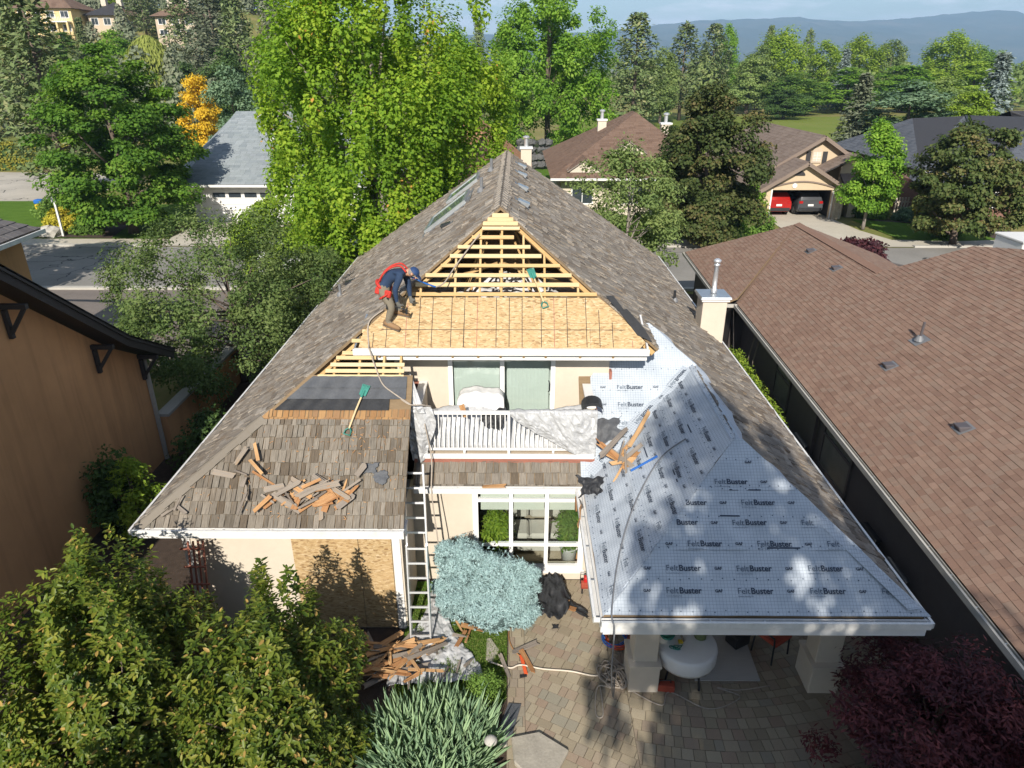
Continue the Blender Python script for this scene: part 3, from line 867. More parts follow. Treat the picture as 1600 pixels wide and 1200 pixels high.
# inside the room
room = MB().box((-2.0, 12.06, 0.02), (2.2, 15.6, 0.06)).box((-2.0, 15.6, 0), (2.2, 15.7, 2.5)).box((2.2, 12.06, 0), (2.3, 15.7, 2.5)).box((-2.1, 12.06, 0), (-2.0, 15.7, 2.5))
room.build('room', M['cream_dark'], house)
sf = thing('sofa', 'pale cushioned sofa seen through the big window', 'sofa', (0.55, 13.2, 0.06))
M['linen'] = plain('pale_linen', (0.55, 0.51, 0.47), 0.9, 0.06)
MB().box((-0.45, 12.7, 0.1), (1.05, 13.5, 0.42)).build('base', M['linen'], sf, bevel=0.03)
for k in range(2): MB().box((-0.44 + 0.75 * k, 12.68, 0.43), (0.29 + 0.75 * k, 13.3, 0.58)).build('seat_cushion', M['linen'], sf, bevel=0.05)
for k in range(2): MB().obox((-0.07 + 0.75 * k, 13.35, 0.86), (0.72, 0.2, 0.55), (rad(12), 0, 0)).build('back_cushion', M['linen'], sf, bevel=0.06)
for x in (-0.6, 1.05): MB().box((x, 12.7, 0.1), (x + 0.14, 13.5, 0.75)).build('arm', M['linen'], sf, bevel=0.04)
cab = thing('cabinet', 'orange brown wooden cabinet behind the window beside the potted fern', 'cabinet', (1.25, 12.8, 0.06))
MB().box((1.22, 12.5, 0.06), (1.42, 13.1, 1.5)).build('body', M['cedar'], cab); MB().box((1.215, 12.49, 0.75), (1.43, 13.11, 0.78)).build('shelf', M['cedar'], cab)

# balcony
MB().box((-1.97, 11.74, 3.0), (1.5, 13.0, 3.14)).build('balcony_floor', M['cream_dark'], house)
MB().box((-1.97, 11.69, 3.10), (1.5, 11.735, 3.19)).build('balcony_trim', M['white'], house)
MB().box((-1.97, 11.705, 2.98), (1.52, 11.735, 3.095)).build('balcony_fascia', M['rust_trim'], house)
for s, x in ((-1, -1.96), (1, 1.36)):
    MB().box((x, 11.86, 3.16), (x + 0.13, 12.99, 4.12)).build('parapet', M['cream'], house)
    MB().box((x - 0.02, 11.84, 4.12), (x + 0.15, 12.99, 4.16)).build('parapet_cap', M['white'], house)
rail = MB().box((-1.82, 11.76, 4.02), (1.5, 11.82, 4.08)).build('railing', M['white'], house)
MB().box((-1.82, 11.77, 3.24), (1.5, 11.81, 3.28)).build('bottom_rail', M['white'], rail)
n = 36
for i in range(n):
    x = -1.75 + 3.17 * i / (n - 1)
    if abs(x + 0.14) < 0.03: continue
    MB().box((x - 0.009, 11.78, 3.28), (x + 0.009, 11.80, 4.02)).build('baluster', M['white'], rail)
for x in (-1.82, -0.14, 1.46):
    MB().box((x - 0.025, 11.755, 3.16), (x + 0.025, 11.825, 4.02)).build('post', M['white'], rail)
for x in (-1.0, 0.72):
    MB().box((x - 0.02, 11.765, 3.18), (x + 0.02, 11.815, 3.24)).build('rail_foot', M['white'], rail)
# sliding door with vertical blinds behind it
x0, x1, z0, z1 = DOOR
dm = MB(); frame_y(dm, x0 - 0.02, x1 + 0.02, z0 - 0.03, 4.88, 12.95, 13.08, 0.09)
dm.box((-0.33, 12.96, z0 + 0.06), (-0.24, 13.07, 4.79))
dr = dm.build('sliding_door', M['vinyl'], house)
for a, b in ((x0 + 0.07, -0.33), (-0.24, x1 - 0.07)):
    MB().box((a, 13.01, z0 + 0.06), (b, 13.02, 4.79)).build('pane', M['glass'], dr)
MB().tube([(0.66, 12.95, 3.95), (0.68, 12.9, 4.0), (0.68, 12.9, 4.15), (0.66, 12.95, 4.2)], 0.012, 6).build('handle', M['dark_metal'], dr)
k = 0; x = x0 + 0.08
while x < x1 - 0.12:
    if not (-0.36 < x < -0.26):
        MB().obox((x + 0.04, 13.10 if x < -0.3 else 13.13, 4.0), (0.085, 0.004, 1.62), (0, 0, rad(24))).build('blind_slat', M['blind'], dr)
    x += 0.078
MB().box((x0, 13.3, 3.16), (x1, 13.32, 4.9)).build('inner_curtain', M['blind'], house)

# patio posts and back door under the right wing
def column(x, y, nm):
    c = MB().box((x, y, 0.6), (x + 0.42, y + 0.42, 2.48)).build('column', M['cream'], house, bevel=0.01)
    MB().box((x - 0.06, y - 0.1, 0.03), (x + 0.46, y + 0.5, 0.6)).build('pedestal', M['cream'], c, bevel=0.012)
    MB().box((x - 0.08, y - 0.12, 0.6), (x + 0.48, y + 0.52, 0.66)).build('pedestal_cap', M['cream'], c)
column(2.03, 9.0, 'column'); column(5.16, 9.0, 'column')
pd = MB(); frame_y(pd, 2.4, 4.6, 0.06, 2.1, 11.88, 11.98, 0.08); pd.box((3.46, 11.89, 0.1), (3.54, 11.97, 2.02))
po = pd.build('patio_door', M['vinyl'], house)
for a, b in ((2.48, 3.46), (3.54, 4.52)): MB().box((a, 11.92, 0.14), (b, 11.93, 2.02)).build('pane', M['dark_glass'], po)

# exposed framing: strand-board sheets, battens, rafters, attic
def osb_panel(xa, xb, za, zb):
    n = Vector((0, -SF, 1)).normalized()
    p = [Vector(fp(xa, za)), Vector(fp(xb, za)), Vector(fp(xb, zb)), Vector(fp(xa, zb))]
    # clip to the hips
    lo, hi = [], []
    q = clip(ccw([(xa, za), (xb, za), (xb, zb), (xa, zb)]), ccw([(-3.02, 5.1), (2.35, 5.1), (2.47, 5.2), (1.98 - 0.02, 5.64), (1.9, 5.68), (CX, ZR), (hipx(5.35) + 0.1, 5.35)]))
    if len(q) < 3: return
    pts = [Vector(fp(x, z)) for x, z in q]
    MB().prism([v + n * 0.004 for v in pts], n * 0.014).build('sheathing_panel', M['osb'], roof)
xx = [-3.1, -1.02, 1.42, 2.6]
for a, b in zip(xx[:-1], xx[1:]): osb_panel(a + 0.002, b - 0.002, 5.105, 5.478)
xx = [-3.0, -2.1, 0.34, 2.6]
for a, b in zip(xx[:-1], xx[1:]): osb_panel(a + 0.002, b - 0.002, 5.482, 5.87)
# chalked and snapped lines on the sheets are thin strips
n = Vector((0, -SF, 1)).normalized()
ln = MB(); lr = MB(); k = 0; x = -2.75
while x < 2.3:
    top = min(5.87, ZR - SL * abs(x - CX) - 0.25)
    if top > 5.2:
        (lr if k % 5 == 2 else ln).prism([Vector(fp(x - 0.006, 5.12)) + n * 0.0185, Vector(fp(x + 0.006, 5.12)) + n * 0.0185, Vector(fp(x + 0.006, top)) + n * 0.0185, Vector(fp(x - 0.006, top)) + n * 0.0185], n * 0.001)
    x += 0.25 + (0.12 if k % 3 == 1 else 0); k += 1
ln.prism([Vector(fp(-2.6, 5.375)) + n * 0.020, Vector(fp(2.1, 5.375)) + n * 0.020, Vector(fp(2.1, 5.383)) + n * 0.020, Vector(fp(-2.6, 5.383)) + n * 0.020], n * 0.001)
ln.build('snapped_line', M['black_plastic'], roof); lr.build('red_line', M['rust_trim'], roof)
# black tarpaper left at the right hand corner of the sheathing
for q in ([(2.0, 5.66), (2.32, 5.3), (2.6, 5.2), (2.45, 5.42), (2.15, 5.7)], [(1.75, 5.9), (1.98, 5.66), (2.1, 5.68), (1.9, 5.9)]):
    MB().prism([Vector(fp(x, z)) + n * 0.021 for x, z in q], n * 0.004).build('tarpaper', M['black_paper'], roof)

BAT = [5.93, 6.08, 6.23, 6.385, 6.54, 6.69, 6.85, 7.0]
def batten(xa, xb, z, mat, w=0.085, dx=0.0, y0=9.97):
    a, b = Vector(fp(xa, z, y0)), Vector(fp(xb, z, y0)); nn = n
    MB().beam(a - nn * 0.012, b - nn * 0.012, 0.024, w, up=fv).build('batten', mat, roof)
rb = random.Random(9)
for i, z in enumerate(BAT):
    hw = (ZR - z) / SL
    cut = [0.02, 0.16, 0.1, 0.12, 0.28, 0.3, 0.42, 0.1][i]
    batten(CX - hw + 0.05 + rb.uniform(0, 0.1), CX + hw - cut, z, M['pine_pale'] if i % 3 else M['pine'], rb.uniform(0.07, 0.095))
for z in (7.08, 7.15, 7.22):
    hw = (ZR - z) / SL; batten(CX - hw + 0.03, CX + hw - 0.03, z, M['pine_pale'], 0.095)
for z in (5.04, 4.97, 4.87, 4.78, 4.70):
    batten(hipx(z) + 0.12 + rb.uniform(0, 0.1), -2.12 - (0.55 if z == 4.97 else 0.0), z, M['pine_pale'], 0.075)
for z in (5.22, 5.36):
    batten(hipx(z) + 0.06, -2.86, z, M['pine_pale'], 0.075)
# rafters and trusses under the battens
def rafter(p, q, w=0.04, h=0.12, nm='rafter'):
    MB().beam(p, q, w, h).build(nm, M['pine'], roof)
for x in (-2.62, -1.9, -1.22, -0.73, -0.3, 0.14, 0.56, 1.22, 1.85):
    zt = ZR - SL * abs(x - CX) - 0.12
    if zt > 5.2: rafter(Vector(fp(x, 5.0)) - n * 0.10, Vector(fp(x, zt)) - n * 0.10)
for sx in (-1, 1):       # hip rafters
    a = Vector((CX + sx * 0.1, 14.62, ZR - 0.12)); b = Vector((CX + sx * 3.0, 12.5, 5.02))
    MB().beam(a - n * 0.08, b - n * 0.08, 0.15, 0.05, up=n).build('hip_rafter', M['pine'], roof)
b2 = Vector((XL + 0.6, 10.45, 3.05)); a2 = Vector((CX - 3.0, 12.5, 5.02))
MB().beam(a2 - n * 0.08, b2 - n * 0.08, 0.15, 0.05, up=n).build('hip_rafter', M['pine'], roof)
for x in (-3.45, -2.98, -2.52, -2.2):
    rafter(Vector(fp(x, 4.4)) - n * 0.10, Vector(fp(x, min(5.3, ZR - SL * abs(x - CX) - 0.1))) - n * 0.10)
for yy in (13.9, 14.8, 15.9):    # trusses deeper in the attic
    hw = 2.6
    zt = min(ZR, ZE + SF * (yy - 9.97)) - 0.2
    for sx in (-1, 1):
        MB().beam((CX + sx * 2.3, yy, 5.62), (CX + sx * 0.05, yy, min(zt, 7.2)), 0.04, 0.1, up=(0, 1, 0)).build('truss_chord', M['pine'], roof)
        MB().beam((CX + sx * 0.9, yy, 5.3), (CX + sx * 0.3, yy, min(zt, 6.6)), 0.04, 0.09, up=(0, 1, 0)).build('truss_web', M['pine'], roof)
    MB().beam((CX, yy, 5.25), (CX, yy, min(zt, 7.2)), 0.04, 0.1, up=(0, 1, 0)).build('truss_post', M['pine'], roof)
def ins(u, v):
    x = -2.95 + 5.2 * u; y = 12.75 + 4.2 * v
    return (x, y, 5.16 + 0.16 * ss(13.0, 13.8, y) + 0.09 * math.sin(x * 5.1 + y * 3) * math.sin(y * 4.3) + 0.06 * math.sin(x * 13 + 1.7) * math.sin(y * 11) + RNG.uniform(-0.02, 0.03))
MB().grid(ins, 60, 44).build('attic_insulation', M['insulation'], house, True)
MB().prism([(-3.1, 17.0, 5.0), (2.43, 17.0, 5.0), (2.43, 17.0, 5.15), (CX, 17.0, 7.2), (-3.1, 17.0, 5.15)], (0, 0.05, 0)).build('attic_baffle_wall', M['deck'], house)
for x in (-2.2, -0.2, 1.75):     # grey duct boards standing in the insulation
    MB().obox((x, 13.6, 5.45), (0.42, 0.05, 0.62), (rad(-40), 0, 0)).build('vent_chute', M['lead_grey'], house)
# lower left wing: dark attic floor behind the open battens
MB().box((-4.95, 11.2, 3.75), (-1.98, 13.2, 3.8)).build('wing_ceiling', M['black_paper'], house)
MB().prism([(-4.9, 13.1, 3.8), (-2.47, 13.1, 3.8), (-2.47, 13.1, 5.0), (-3.3, 13.1, 5.0)], (0, 0.05, 0)).build('wing_back_wall', M['deck'], house)
# black paper strips across the wing between battens and shakes
for (za, zb) in ((4.22, 4.40), (4.375, 4.55), (4.53, 4.70)):
    m = MB()
    def pp(u, v, za=za, zb=zb):
        z = za + (zb - za) * v; xa = hipx(z) + 0.1; xb = -2.0 - (0.35 if za < 4.3 else 0.05)
        p = Vector(fp(xa + (xb - xa) * u, z)) + n * (0.03 - 0.02 * v + 0.006 * math.sin(u * 40 + za * 9) + RNG.uniform(0, 0.004))
        return p
    m.grid(pp, 36, 5); m.build('paper_strip', M['slate_paper'] if za > 4.3 else M['black_paper'], roof, True)
# metal rake edges either side of the sheathing
for x, s in ((-3.08, -1), (2.5, 1)):
    p = Vector(fp(x, 5.1)); yb = 13.5 if s < 0 else 13.75
    q = Vector((-3.0, 13.35, 5.44)) if s < 0 else Vector((2.58, 13.85, 5.26))
    MB().beam(p, q, 0.035, 0.09).build('rake_trim', M['white'] if s > 0 else M['metal'], house)

# skylight and vents
def on_left(x, y): return Vector(ls(x, y))
nl = Vector(nL).normalized(); nr = Vector(nR).normalized()
sk = MB()
a, b = 22.6, 20.6
c4 = [on_left(-2.5, 19.3), on_left(-2.5, 21.3), on_left(-1.35, 21.3), on_left(-1.35, 19.3)]
def ringbox(c, h0, h1, w, nn, mb):
    n4 = len(c); ctr = sum(c, Vector()) / n4
    inn = [p + (ctr - p) * w for p in c]
    for k in range(n4):
        p, q, r_, s_ = c[k], c[(k + 1) % n4], inn[(k + 1) % n4], inn[k]
        mb.hexa([p + nn * h0, q + nn * h0, r_ + nn * h0, s_ + nn * h0, p + nn * h1, q + nn * h1, r_ + nn * h1, s_ + nn * h1])
    return inn
inn = ringbox(c4, -0.02, 0.13, 0.14, nl, sk)
so = sk.build('skylight', M['metal'], house)
MB().prism([p + nl * 0.10 for p in inn], nl * 0.01).build('pane', M['sky_glass'], so)
fl = MB(); ringbox([c + (c - sum(c4, Vector()) / 4) * 0.16 for c in c4], 0.03, 0.045, 0.16, nl, fl); fl.build('flashing', M['lead_grey'], so)
c5 = [on_left(-2.2, 22.6), on_left(-2.2, 24.2), on_left(-1.2, 24.2), on_left(-1.2, 22.6)]
s2 = MB(); inn = ringbox(c5, -0.02, 0.12, 0.14, nl, s2); so2 = s2.build('skylight', M['metal'], house)
MB().prism([p + nl * 0.09 for p in inn], nl * 0.01).build('pane', M['sky_glass'], so2)
def roof_pipe(p, nn, h=0.4, r=0.045, nm='vent_pipe', mat=None):
    p = Vector(p)
    o = MB().tube([p - Vector((0, 0, 0.05)), p + Vector((0, 0, h))], r, 10).build(nm, mat or M['lead_grey'], house)
    MB().tube([p + nn * 0.03, p + nn * 0.05 + Vector((0, 0, 0.1))], [r * 2.6, r * 1.15], 12).build('boot', M['lead_grey'], o)
roof_pipe(ls(-0.79, 22.5), nl); roof_pipe(ls(-0.95, 19.3), nl); roof_pipe(ls(-5.38, 20.5), nl, 0.38, 0.04); roof_pipe(rs(4.69, 19.95), nr, 0.36, 0.04, mat=M['dark_metal'])
def box_vent(p, nn, along, up, mat, sz=0.3):
    p = Vector(p); along = Vector(along).normalized(); up = Vector(up).normalized()
    c = [p - along * sz / 2 - up * sz / 2, p + along * sz / 2 - up * sz / 2, p + along * sz / 2 + up * sz / 2, p - along * sz / 2 + up * sz / 2]
    o = MB().hexa([q + nn * 0.03 for q in c] + [c[0] + nn * 0.14, c[1] + nn * 0.14, c[2] + nn * 0.06, c[3] + nn * 0.06]).build('box_vent', mat, house, bevel=0.012)
    d = [p - along * sz * 0.7 - up * sz * 0.6, p + along * sz * 0.7 - up * sz * 0.6, p + along * sz * 0.7 + up * sz * 0.8, p - along * sz * 0.7 + up * sz * 0.8]
    MB().prism([q + nn * 0.035 for q in d], nn * 0.006).build('flange', M['lead_grey'], o)
for y in (23.69, 21.71, 19.22, 16.86): box_vent(rs(0.12, y), nr, (0, 1, 0), rv, M['metal'])
box_vent(ls(-5.41, 22.0), nl, (0, 1, 0), lv, M['dark_metal'], 0.26)
box_vent(ls(-1.76, 17.8), nl, (0, 1, 0), lv, M['dark_metal'], 0.26)
# chimney with steel flue at the right eave
ch = MB().box((5.24, 18.8, 2.4), (5.92, 19.45, 4.02)).build('chimney', M['cream'], house, bevel=0.01)
MB().box((5.19, 18.75, 4.02), (5.97, 19.5, 4.1)).build('cap_trim', M['white'], ch)
MB().hexa([(5.15, 18.7, 4.1), (6.01, 18.7, 4.1), (6.01, 19.55, 4.1), (5.15, 19.55, 4.1), (5.17, 18.72, 4.16), (5.99, 18.72, 4.16), (5.99, 19.53, 4.16), (5.17, 19.53, 4.16)]).build('metal_cap', M['metal'], ch)
MB().lathe([(0.09, 0), (0.09, 0.12), (0.065, 0.14), (0.065, 0.78), (0.085, 0.79), (0.085, 0.84), (0.06, 0.85), (0.06, 0.88), (0.105, 0.89), (0.105, 0.95), (0.05, 0.99)], (5.6, 19.15, 4.16), 16).build('flue', M['alu'], ch, True)

# ------------------------------------------------------------------ white underlayment on the right wing
felt = thing('roof_underlayment', 'white grid printed underlayment sheets over the right wing roof', 'underlayment', (3.5, 9.5, 3.5))
def fontmesh(txt, size, mat, bold=0.0, name='printed_word'):
    cu = bpy.data.curves.new(name, 'FONT'); cu.body = txt; cu.size = size; cu.offset = bold; cu.extrude = 0.0
    cu.resolution_u = 3
    o = bpy.data.objects.new(name, cu); COL.objects.link(o)
    dg = bpy.context.evaluated_depsgraph_get()
    me = bpy.data.meshes.new_from_object(o.evaluated_get(dg))
    w = max((v.co.x for v in me.vertices), default=0)
    bpy.data.objects.remove(o); bpy.data.curves.remove(cu)
    me.name = name
    me.materials.clear(); me.materials.append(mat)
    return me, w
me_felt, wf_ = fontmesh('Felt', 0.125, M['ink_light'], 0.0002)
me_bust, wb_ = fontmesh('Buster', 0.125, M['ink'], 0.0028)
me_gaf, wg_ = fontmesh('GAF', 0.06, M['ink'], 0.002)
me_sub, wsub = fontmesh('Synthetic Roofing Felt', 0.026, M['ink_light'], 0.0)
def felt_sheet(O, U, V, poly2, seed, lift=0.03, wr=0.014, rows=(), bars=(), res=0.09):
    """one course of underlayment: poly2 (u, v) on the plane O + uU + vV, wrinkled, with the printing riding on it"""
    r = random.Random(seed)
    O, U, V = Vector(O), Vector(U).normalized(), Vector(V).normalized(); N = U.cross(V).normalized()
    if N.z < 0: N = -N
    poly2 = ccw(poly2)
    us = [p[0] for p in poly2]; vs = [p[1] for p in poly2]
    def hgt(u, v):
        return lift + wr * (math.sin(u * 3.1 + seed) * math.sin(v * 4.7 + seed * 2) + 0.6 * math.sin(u * 9.0 + v * 5.0 + seed) * 0.6 + 0.3 * math.sin(u * 17 - v * 13))
    v_, f_, uvs = [], [], []
    idx = {}
    def vid(u, v):
        k_ = (round(u, 4), round(v, 4))
        if k_ not in idx:
            idx[k_] = len(v_); v_.append(tuple(O + U * u + V * v + N * hgt(u, v) - wloc(felt))); uvs.append((u, v))
        return idx[k_]
    u0, v0 = min(us), min(vs); nu = int((max(us) - u0) / res) + 1; nv = int((max(vs) - v0) / res) + 1
    for i in range(nu):
        for j in range(nv):
            a, b = u0 + i * res, v0 + j * res
            q = clip([(a, b), (a + res, b), (a + res, b + res), (a, b + res)], poly2)
            if len(q) >= 3:
                ids = []
                for p in q:
                    w = vid(*p)
                    if w not in ids: ids.append(w)
                if len(ids) >= 3: f_.append(ids)
    me = bpy.data.meshes.new('sheet'); me.from_pydata(v_, [], f_); me.materials.append(M['felt'])
    ul = me.uv_layers.new(name='UVMap')
    ul.data.foreach_set('uv', [c for l in me.loops for c in uvs[l.vertex_index]])
    me.polygons.foreach_set('use_smooth', [True] * len(f_)); me.update()
    so = link('sheet', me, felt)
    R3 = Matrix((U, V, N)).transposed()
    def inside(u, v):
        for k in range(len(poly2)):
            a, b = poly2[k], poly2[(k + 1) % len(poly2)]
            if (b[0] - a[0]) * (v - a[1]) - (b[1] - a[1]) * (u - a[0]) < 0: return False
        return True
    def put(me_, u, v, w, nm):
        if not (inside(u + 0.01, v) and inside(u + w, v + 0.02)): return
        h = max(hgt(u + w * q, v + 0.04) for q in (0, 0.25, 0.5, 0.75, 1.0)) + 0.010
        o = link(nm, me_, so); P = O + U * u + V * v + N * h - wloc(felt)
        o.matrix_local = Matrix.Translation(P) @ R3.to_4x4()
    for (v, ph) in rows:
        u = u0 - 1.06 + ph % 1.06
        while u < max(us):
            put(me_felt, u, v, wf_, 'printed_word'); put(me_bust, u + wf_ + 0.008, v, wb_, 'printed_word'); put(me_sub, u, v - 0.045, wsub, 'printed_line')
            put(me_gaf, u - 0.33, v + 0.02, wg_, 'printed_mark')
            u += 1.06
    nm_ = MB(); vlap = min(vs) + 0.06
    while vlap < max(vs):
        uu_ = u0 + 0.07
        while uu_ < max(us):
            if inside(uu_, vlap):
                Pn = O + U * uu_ + V * (vlap + r.uniform(-0.015, 0.015)) + N * (hgt(uu_, vlap) + 0.003)
                nm_.tube([Pn, Pn + N * 0.003], 0.011, 6)
            uu_ += r.uniform(0.13, 0.19)
        vlap += 0.46
    if nm_.v: nm_.build('cap_nails', M['ink_light'], felt)['kind'] = 'stuff'
    for (u, v, w) in bars:
        if inside(u, v) and inside(u + w, v):
            P = [O + U * a + V * b + N * (hgt(a, b) + 0.008) for a, b in ((u, v), (u + w, v), (u + w, v + 0.022), (u, v + 0.022))]
            MB().prism(P, N * 0.002).build('printed_bar', M['ink'], felt)
    return so
wv = Vector((0, 1, 0.7803)).normalized()
OW = (1.27, 7.87, ZE); hl = Vector((3.605 - 1.27, 10.1 - 7.87, 1.74)); 
def wfp(v0, v1, ex=0.12):       # strip of the front triangle between slope distances v0..v1
    Lw = XR - 1.27; H = math.hypot(2.23, 1.74)
    def hw(v): return (v / H) * Lw / 2
    return [(hw(v0) - 0.02, v0), (Lw - hw(v0) + ex, v0), (Lw - hw(v1) + ex, v1), (hw(v1) - 0.02, v1)]
felt_sheet(OW, (1, 0, 0), wv, wfp(0.02, 1.02), 1, 0.026, rows=[(0.33, 0.95), (0.66, 0.98)], bars=[(2.55, 1.0, 0.5), (1.3, 0.98, 0.33)])
felt_sheet(OW, (1, 0, 0), wv, wfp(0.98, 1.98), 2, 0.036, rows=[(1.03, 0.55), (1.36, 0.22), (1.68, 0.4)], bars=[(2.1, 1.92, 0.5), (1.9, 1.5, 0.3)])
felt_sheet(OW, (1, 0, 0), wv, wfp(1.93, 2.81, 0.08), 3, 0.046, rows=[(2.02, 0.3), (2.35, 0.1)])
# left slope of the wing (faces the balcony)
wlv = Vector((1, 0, SL)).normalized(); OL = (1.27, 11.4, ZE)
HL = math.hypot(2.335, 1.74)
def wlp(v0, v1):
    def near(v): return 3.53 - 2.23 * v / HL
    def far(v): return -1.76 * v / HL
    return [(far(v0), v0), (near(v0) + 0.05, v0), (near(v1) + 0.05, v1), (far(v1), v1)]
felt_sheet(OL, (0, -1, 0), wlv, wlp(0.02, 1.02), 4, 0.026, rows=[(0.2, 0.5), (0.52, 0.1), (0.85, 0.7)], bars=[(2.4, 0.9, 0.5)])
felt_sheet(OL, (0, -1, 0), wlv, wlp(0.98, 1.98), 5, 0.036, rows=[(1.2, 0.3), (1.52, 0.9), (1.8, 0.1)], bars=[(1.2, 1.75, 0.4), (0.1, 1.4, 0.35)])
felt_sheet(OL, (0, -1, 0), wlv, wlp(1.93, 2.93), 6, 0.046, rows=[(2.15, 0.6), (2.5, 0.2)], bars=[(0.2, 2.3, 0.3)])
# main slope to the right of the balcony
OM = (1.27, 11.4, ZE); HV = 1.405
def mrp(v0, v1):
    def xv(v): return min(2.335, v * (2.335 / (1.76 * HV)))
    def xr(v): return 2.335 - max(0, (v - 1.76 * HV)) * 0.94 + 0.14
    return [(max(xv(v0) - 0.1, 0.28), v0), (max(xv(v0), 0), v0), (xr(v1) if v1 > 2.47 else xv(v1), v1), (0.28, v1)]
def mrp2(v0, v1): 
    a = 2.335 / (1.76 * HV)
    if v1 <= 2.48: return [(-0.02 if v1 < 0.6 else 0.23, v0), (a * v0 + 0.06, v0), (a * v1 + 0.06, v1), (-0.02 if v1 < 0.6 else 0.23, v1)]
    return [(0.23, v0), (a * v0 + 0.06, v0), (2.40, 2.48), (1.5, 3.42), (1.0, 3.42), (0.23, 2.2)]
felt_sheet(OM, (1, 0, 0), fv, mrp2(0.02, 0.5), 7, 0.026, rows=[(0.16, 0.2)])
felt_sheet(OM, (1, 0, 0), fv, mrp2(0.46, 1.45), 8, 0.034, rows=[(0.82, 0.52), (1.2, 0.52)])
felt_sheet(OM, (1, 0, 0), fv, mrp2(1.41, 3.4), 9, 0.044, rows=[(1.58, 0.52), (1.95, 0.52)])
# strip laid along the valley, and the flap turned over the hip onto the right slope
va, vb = Vector((1.27, 11.4, ZE)), Vector((3.605, 13.16, 4.44)); vd = (vb - va).normalized()
nv_ = (Vector((-SL, 0, 1)).normalized() + Vector((0, -SF, 1)).normalized()).normalized(); su = vd.cross(nv_).normalized()
felt_sheet(va + vd * 0.25 + nv_ * 0.05, vd, su.cross(vd).cross(vd) * -1, [(0, -0.24), (3.0, -0.24), (3.0, 0.26), (0, 0.26)], 10, 0.055, 0.012, rows=[(-0.03, 0.3)])
def over(u, v):     # the loose edge lapped over the ridge and hip
    prof_ = [(3.605, 13.16), (3.605, 10.1), (5.8, 7.9)]
    pts_ = [Vector((2.78, 13.78, 5.06)), Vector((3.605, 13.16, 4.44)), Vector((3.605, 11.6, 4.44)), Vector((3.605, 10.1, 4.44)), Vector((4.4, 9.31, 3.85)), Vector((5.2, 8.51, 3.25)), Vector((5.8, 7.91, 2.8))]
    k_ = min(len(pts_) - 2, int(u * (len(pts_) - 1))); t_ = u * (len(pts_) - 1) - k_
    p = pts_[k_].lerp(pts_[k_ + 1], t_)
    wdt = 0.26 + 0.07 * math.sin(u * 23) + 0.05 * math.sin(u * 57 + 1)
    if u > 0.9: wdt *= (1 - u) * 8 + 0.2
    d = Vector((1, 0, -SL)).normalized()
    if v == 0: return p + Vector((-0.09, 0, 0.015))
    q = p + d * (wdt * v) + nr * (0.055 + 0.012 * math.sin(u * 70) * v + 0.02 * math.sin(u * 31 + 2) * v)
    return q
fo = MB().grid(over, 90, 4)
me = fo.mesh('lapped_edge', M['felt'], wloc(felt), True)
ul = me.uv_layers.new(name='UVMap'); ul.data.foreach_set('uv', [c for l in me.loops for c in (me.vertices[l.vertex_index].co.y, me.vertices[l.vertex_index].co.x * 1.25)])
link('lapped_edge', me, felt)
# ------------------------------------------------------------------ neighbour on the right: brown asphalt shingles
rd = Vector((0.0376, 0.9993, 0)).normalized(); ra = Vector((0.9993, -0.0376, 0)).normalized()
E0 = Vector((7.17, 7.4, 2.4))
M['dim_blind'] = plain('dim_grey_blind', (0.17, 0.17, 0.15), 0.6)
M['vent_dark'] = plain('dark_vent_metal', (0.085, 0.075, 0.08), 0.45)
rn_house = thing('neighbour_house', 'single storey neighbour house with broad brown asphalt shingle roof', 'house', (12, 14, 0))
def rp(s, t, z=None, sl=0.5):
    p = E0 + rd * s + ra * t
    p.z = 2.4 + sl * t if z is None else z
    return p
dk = MB()
def slab2(mb, poly, th=0.06):
    p = [Vector(q) for q in poly]; nn = (p[1] - p[0]).cross(p[2] - p[0]).normalized()
    if nn.z < 0: nn = -nn
    mb.prism([q - nn * (th + 0.003) for q in p], nn * th)
q1 = [rp(-8, 0), rp(16.2, 0), rp(21.56, 3.5), rp(14.0, 3.606), rp(-8, 3.606)]
q2 = [rp(-8, 3.606), rp(14.0, 3.606), rp(13.13, 5.67), rp(11.7, 6.17), rp(-8, 6.17)]
q3 = [rp(16.3, -0.45, 2.4), rp(23.8, -0.45, 2.4), rp(21.56, 3.5, 4.15), rp(16.3, 0.0, 2.6)]
slab2(dk, q1); slab2(dk, q2); slab2(dk, q3)
slab2(dk, [rp(21.56, 3.5, 4.15), rp(14.0, 3.606, 4.2), rp(14.0, 8, 2.4), rp(23.8, 8, 2.4)])
slab2(dk, [rp(23.8, -0.45, 2.4), rp(21.56, 3.5, 4.15), rp(23.8, 8, 2.4)])
slab2(dk, [rp(-8, 6.17, 5.485), rp(11.7, 6.17, 5.485), rp(17, 12.5, 2.4), rp(-8, 12.5, 2.4)])
slab2(dk, [rp(14.0, 3.606, 4.2), rp(13.13, 5.67, 5.235), rp(11.7, 6.17, 5.485), rp(17, 12.5, 2.4), rp(14.2, 8, 2.4)])
rroof = dk.build('roof', M['deck'], rn_house)
pc = Pieces()
av = Vector((ra.x, ra.y, 0.5)).normalized()
lay(pc, E0, rd, av, q1, 0.132, 0.13, 0.27, 0.014, gap=0.006, over=1.1, seed=31)
lay(pc, E0, rd, av, q2, 0.132, 0.13, 0.27, 0.014, gap=0.006, over=1.1, seed=32)
lay(pc, q3[0], rd, Vector((ra.x, ra.y, 0.443)).normalized(), q3, 0.132, 0.13, 0.27, 0.014, gap=0.006, over=1.1, seed=33)
pc.build('shingle', 'far_shingles', M['brown_shingle'], rroof, 300, view=(5, 3, 9))
pc = Pieces()
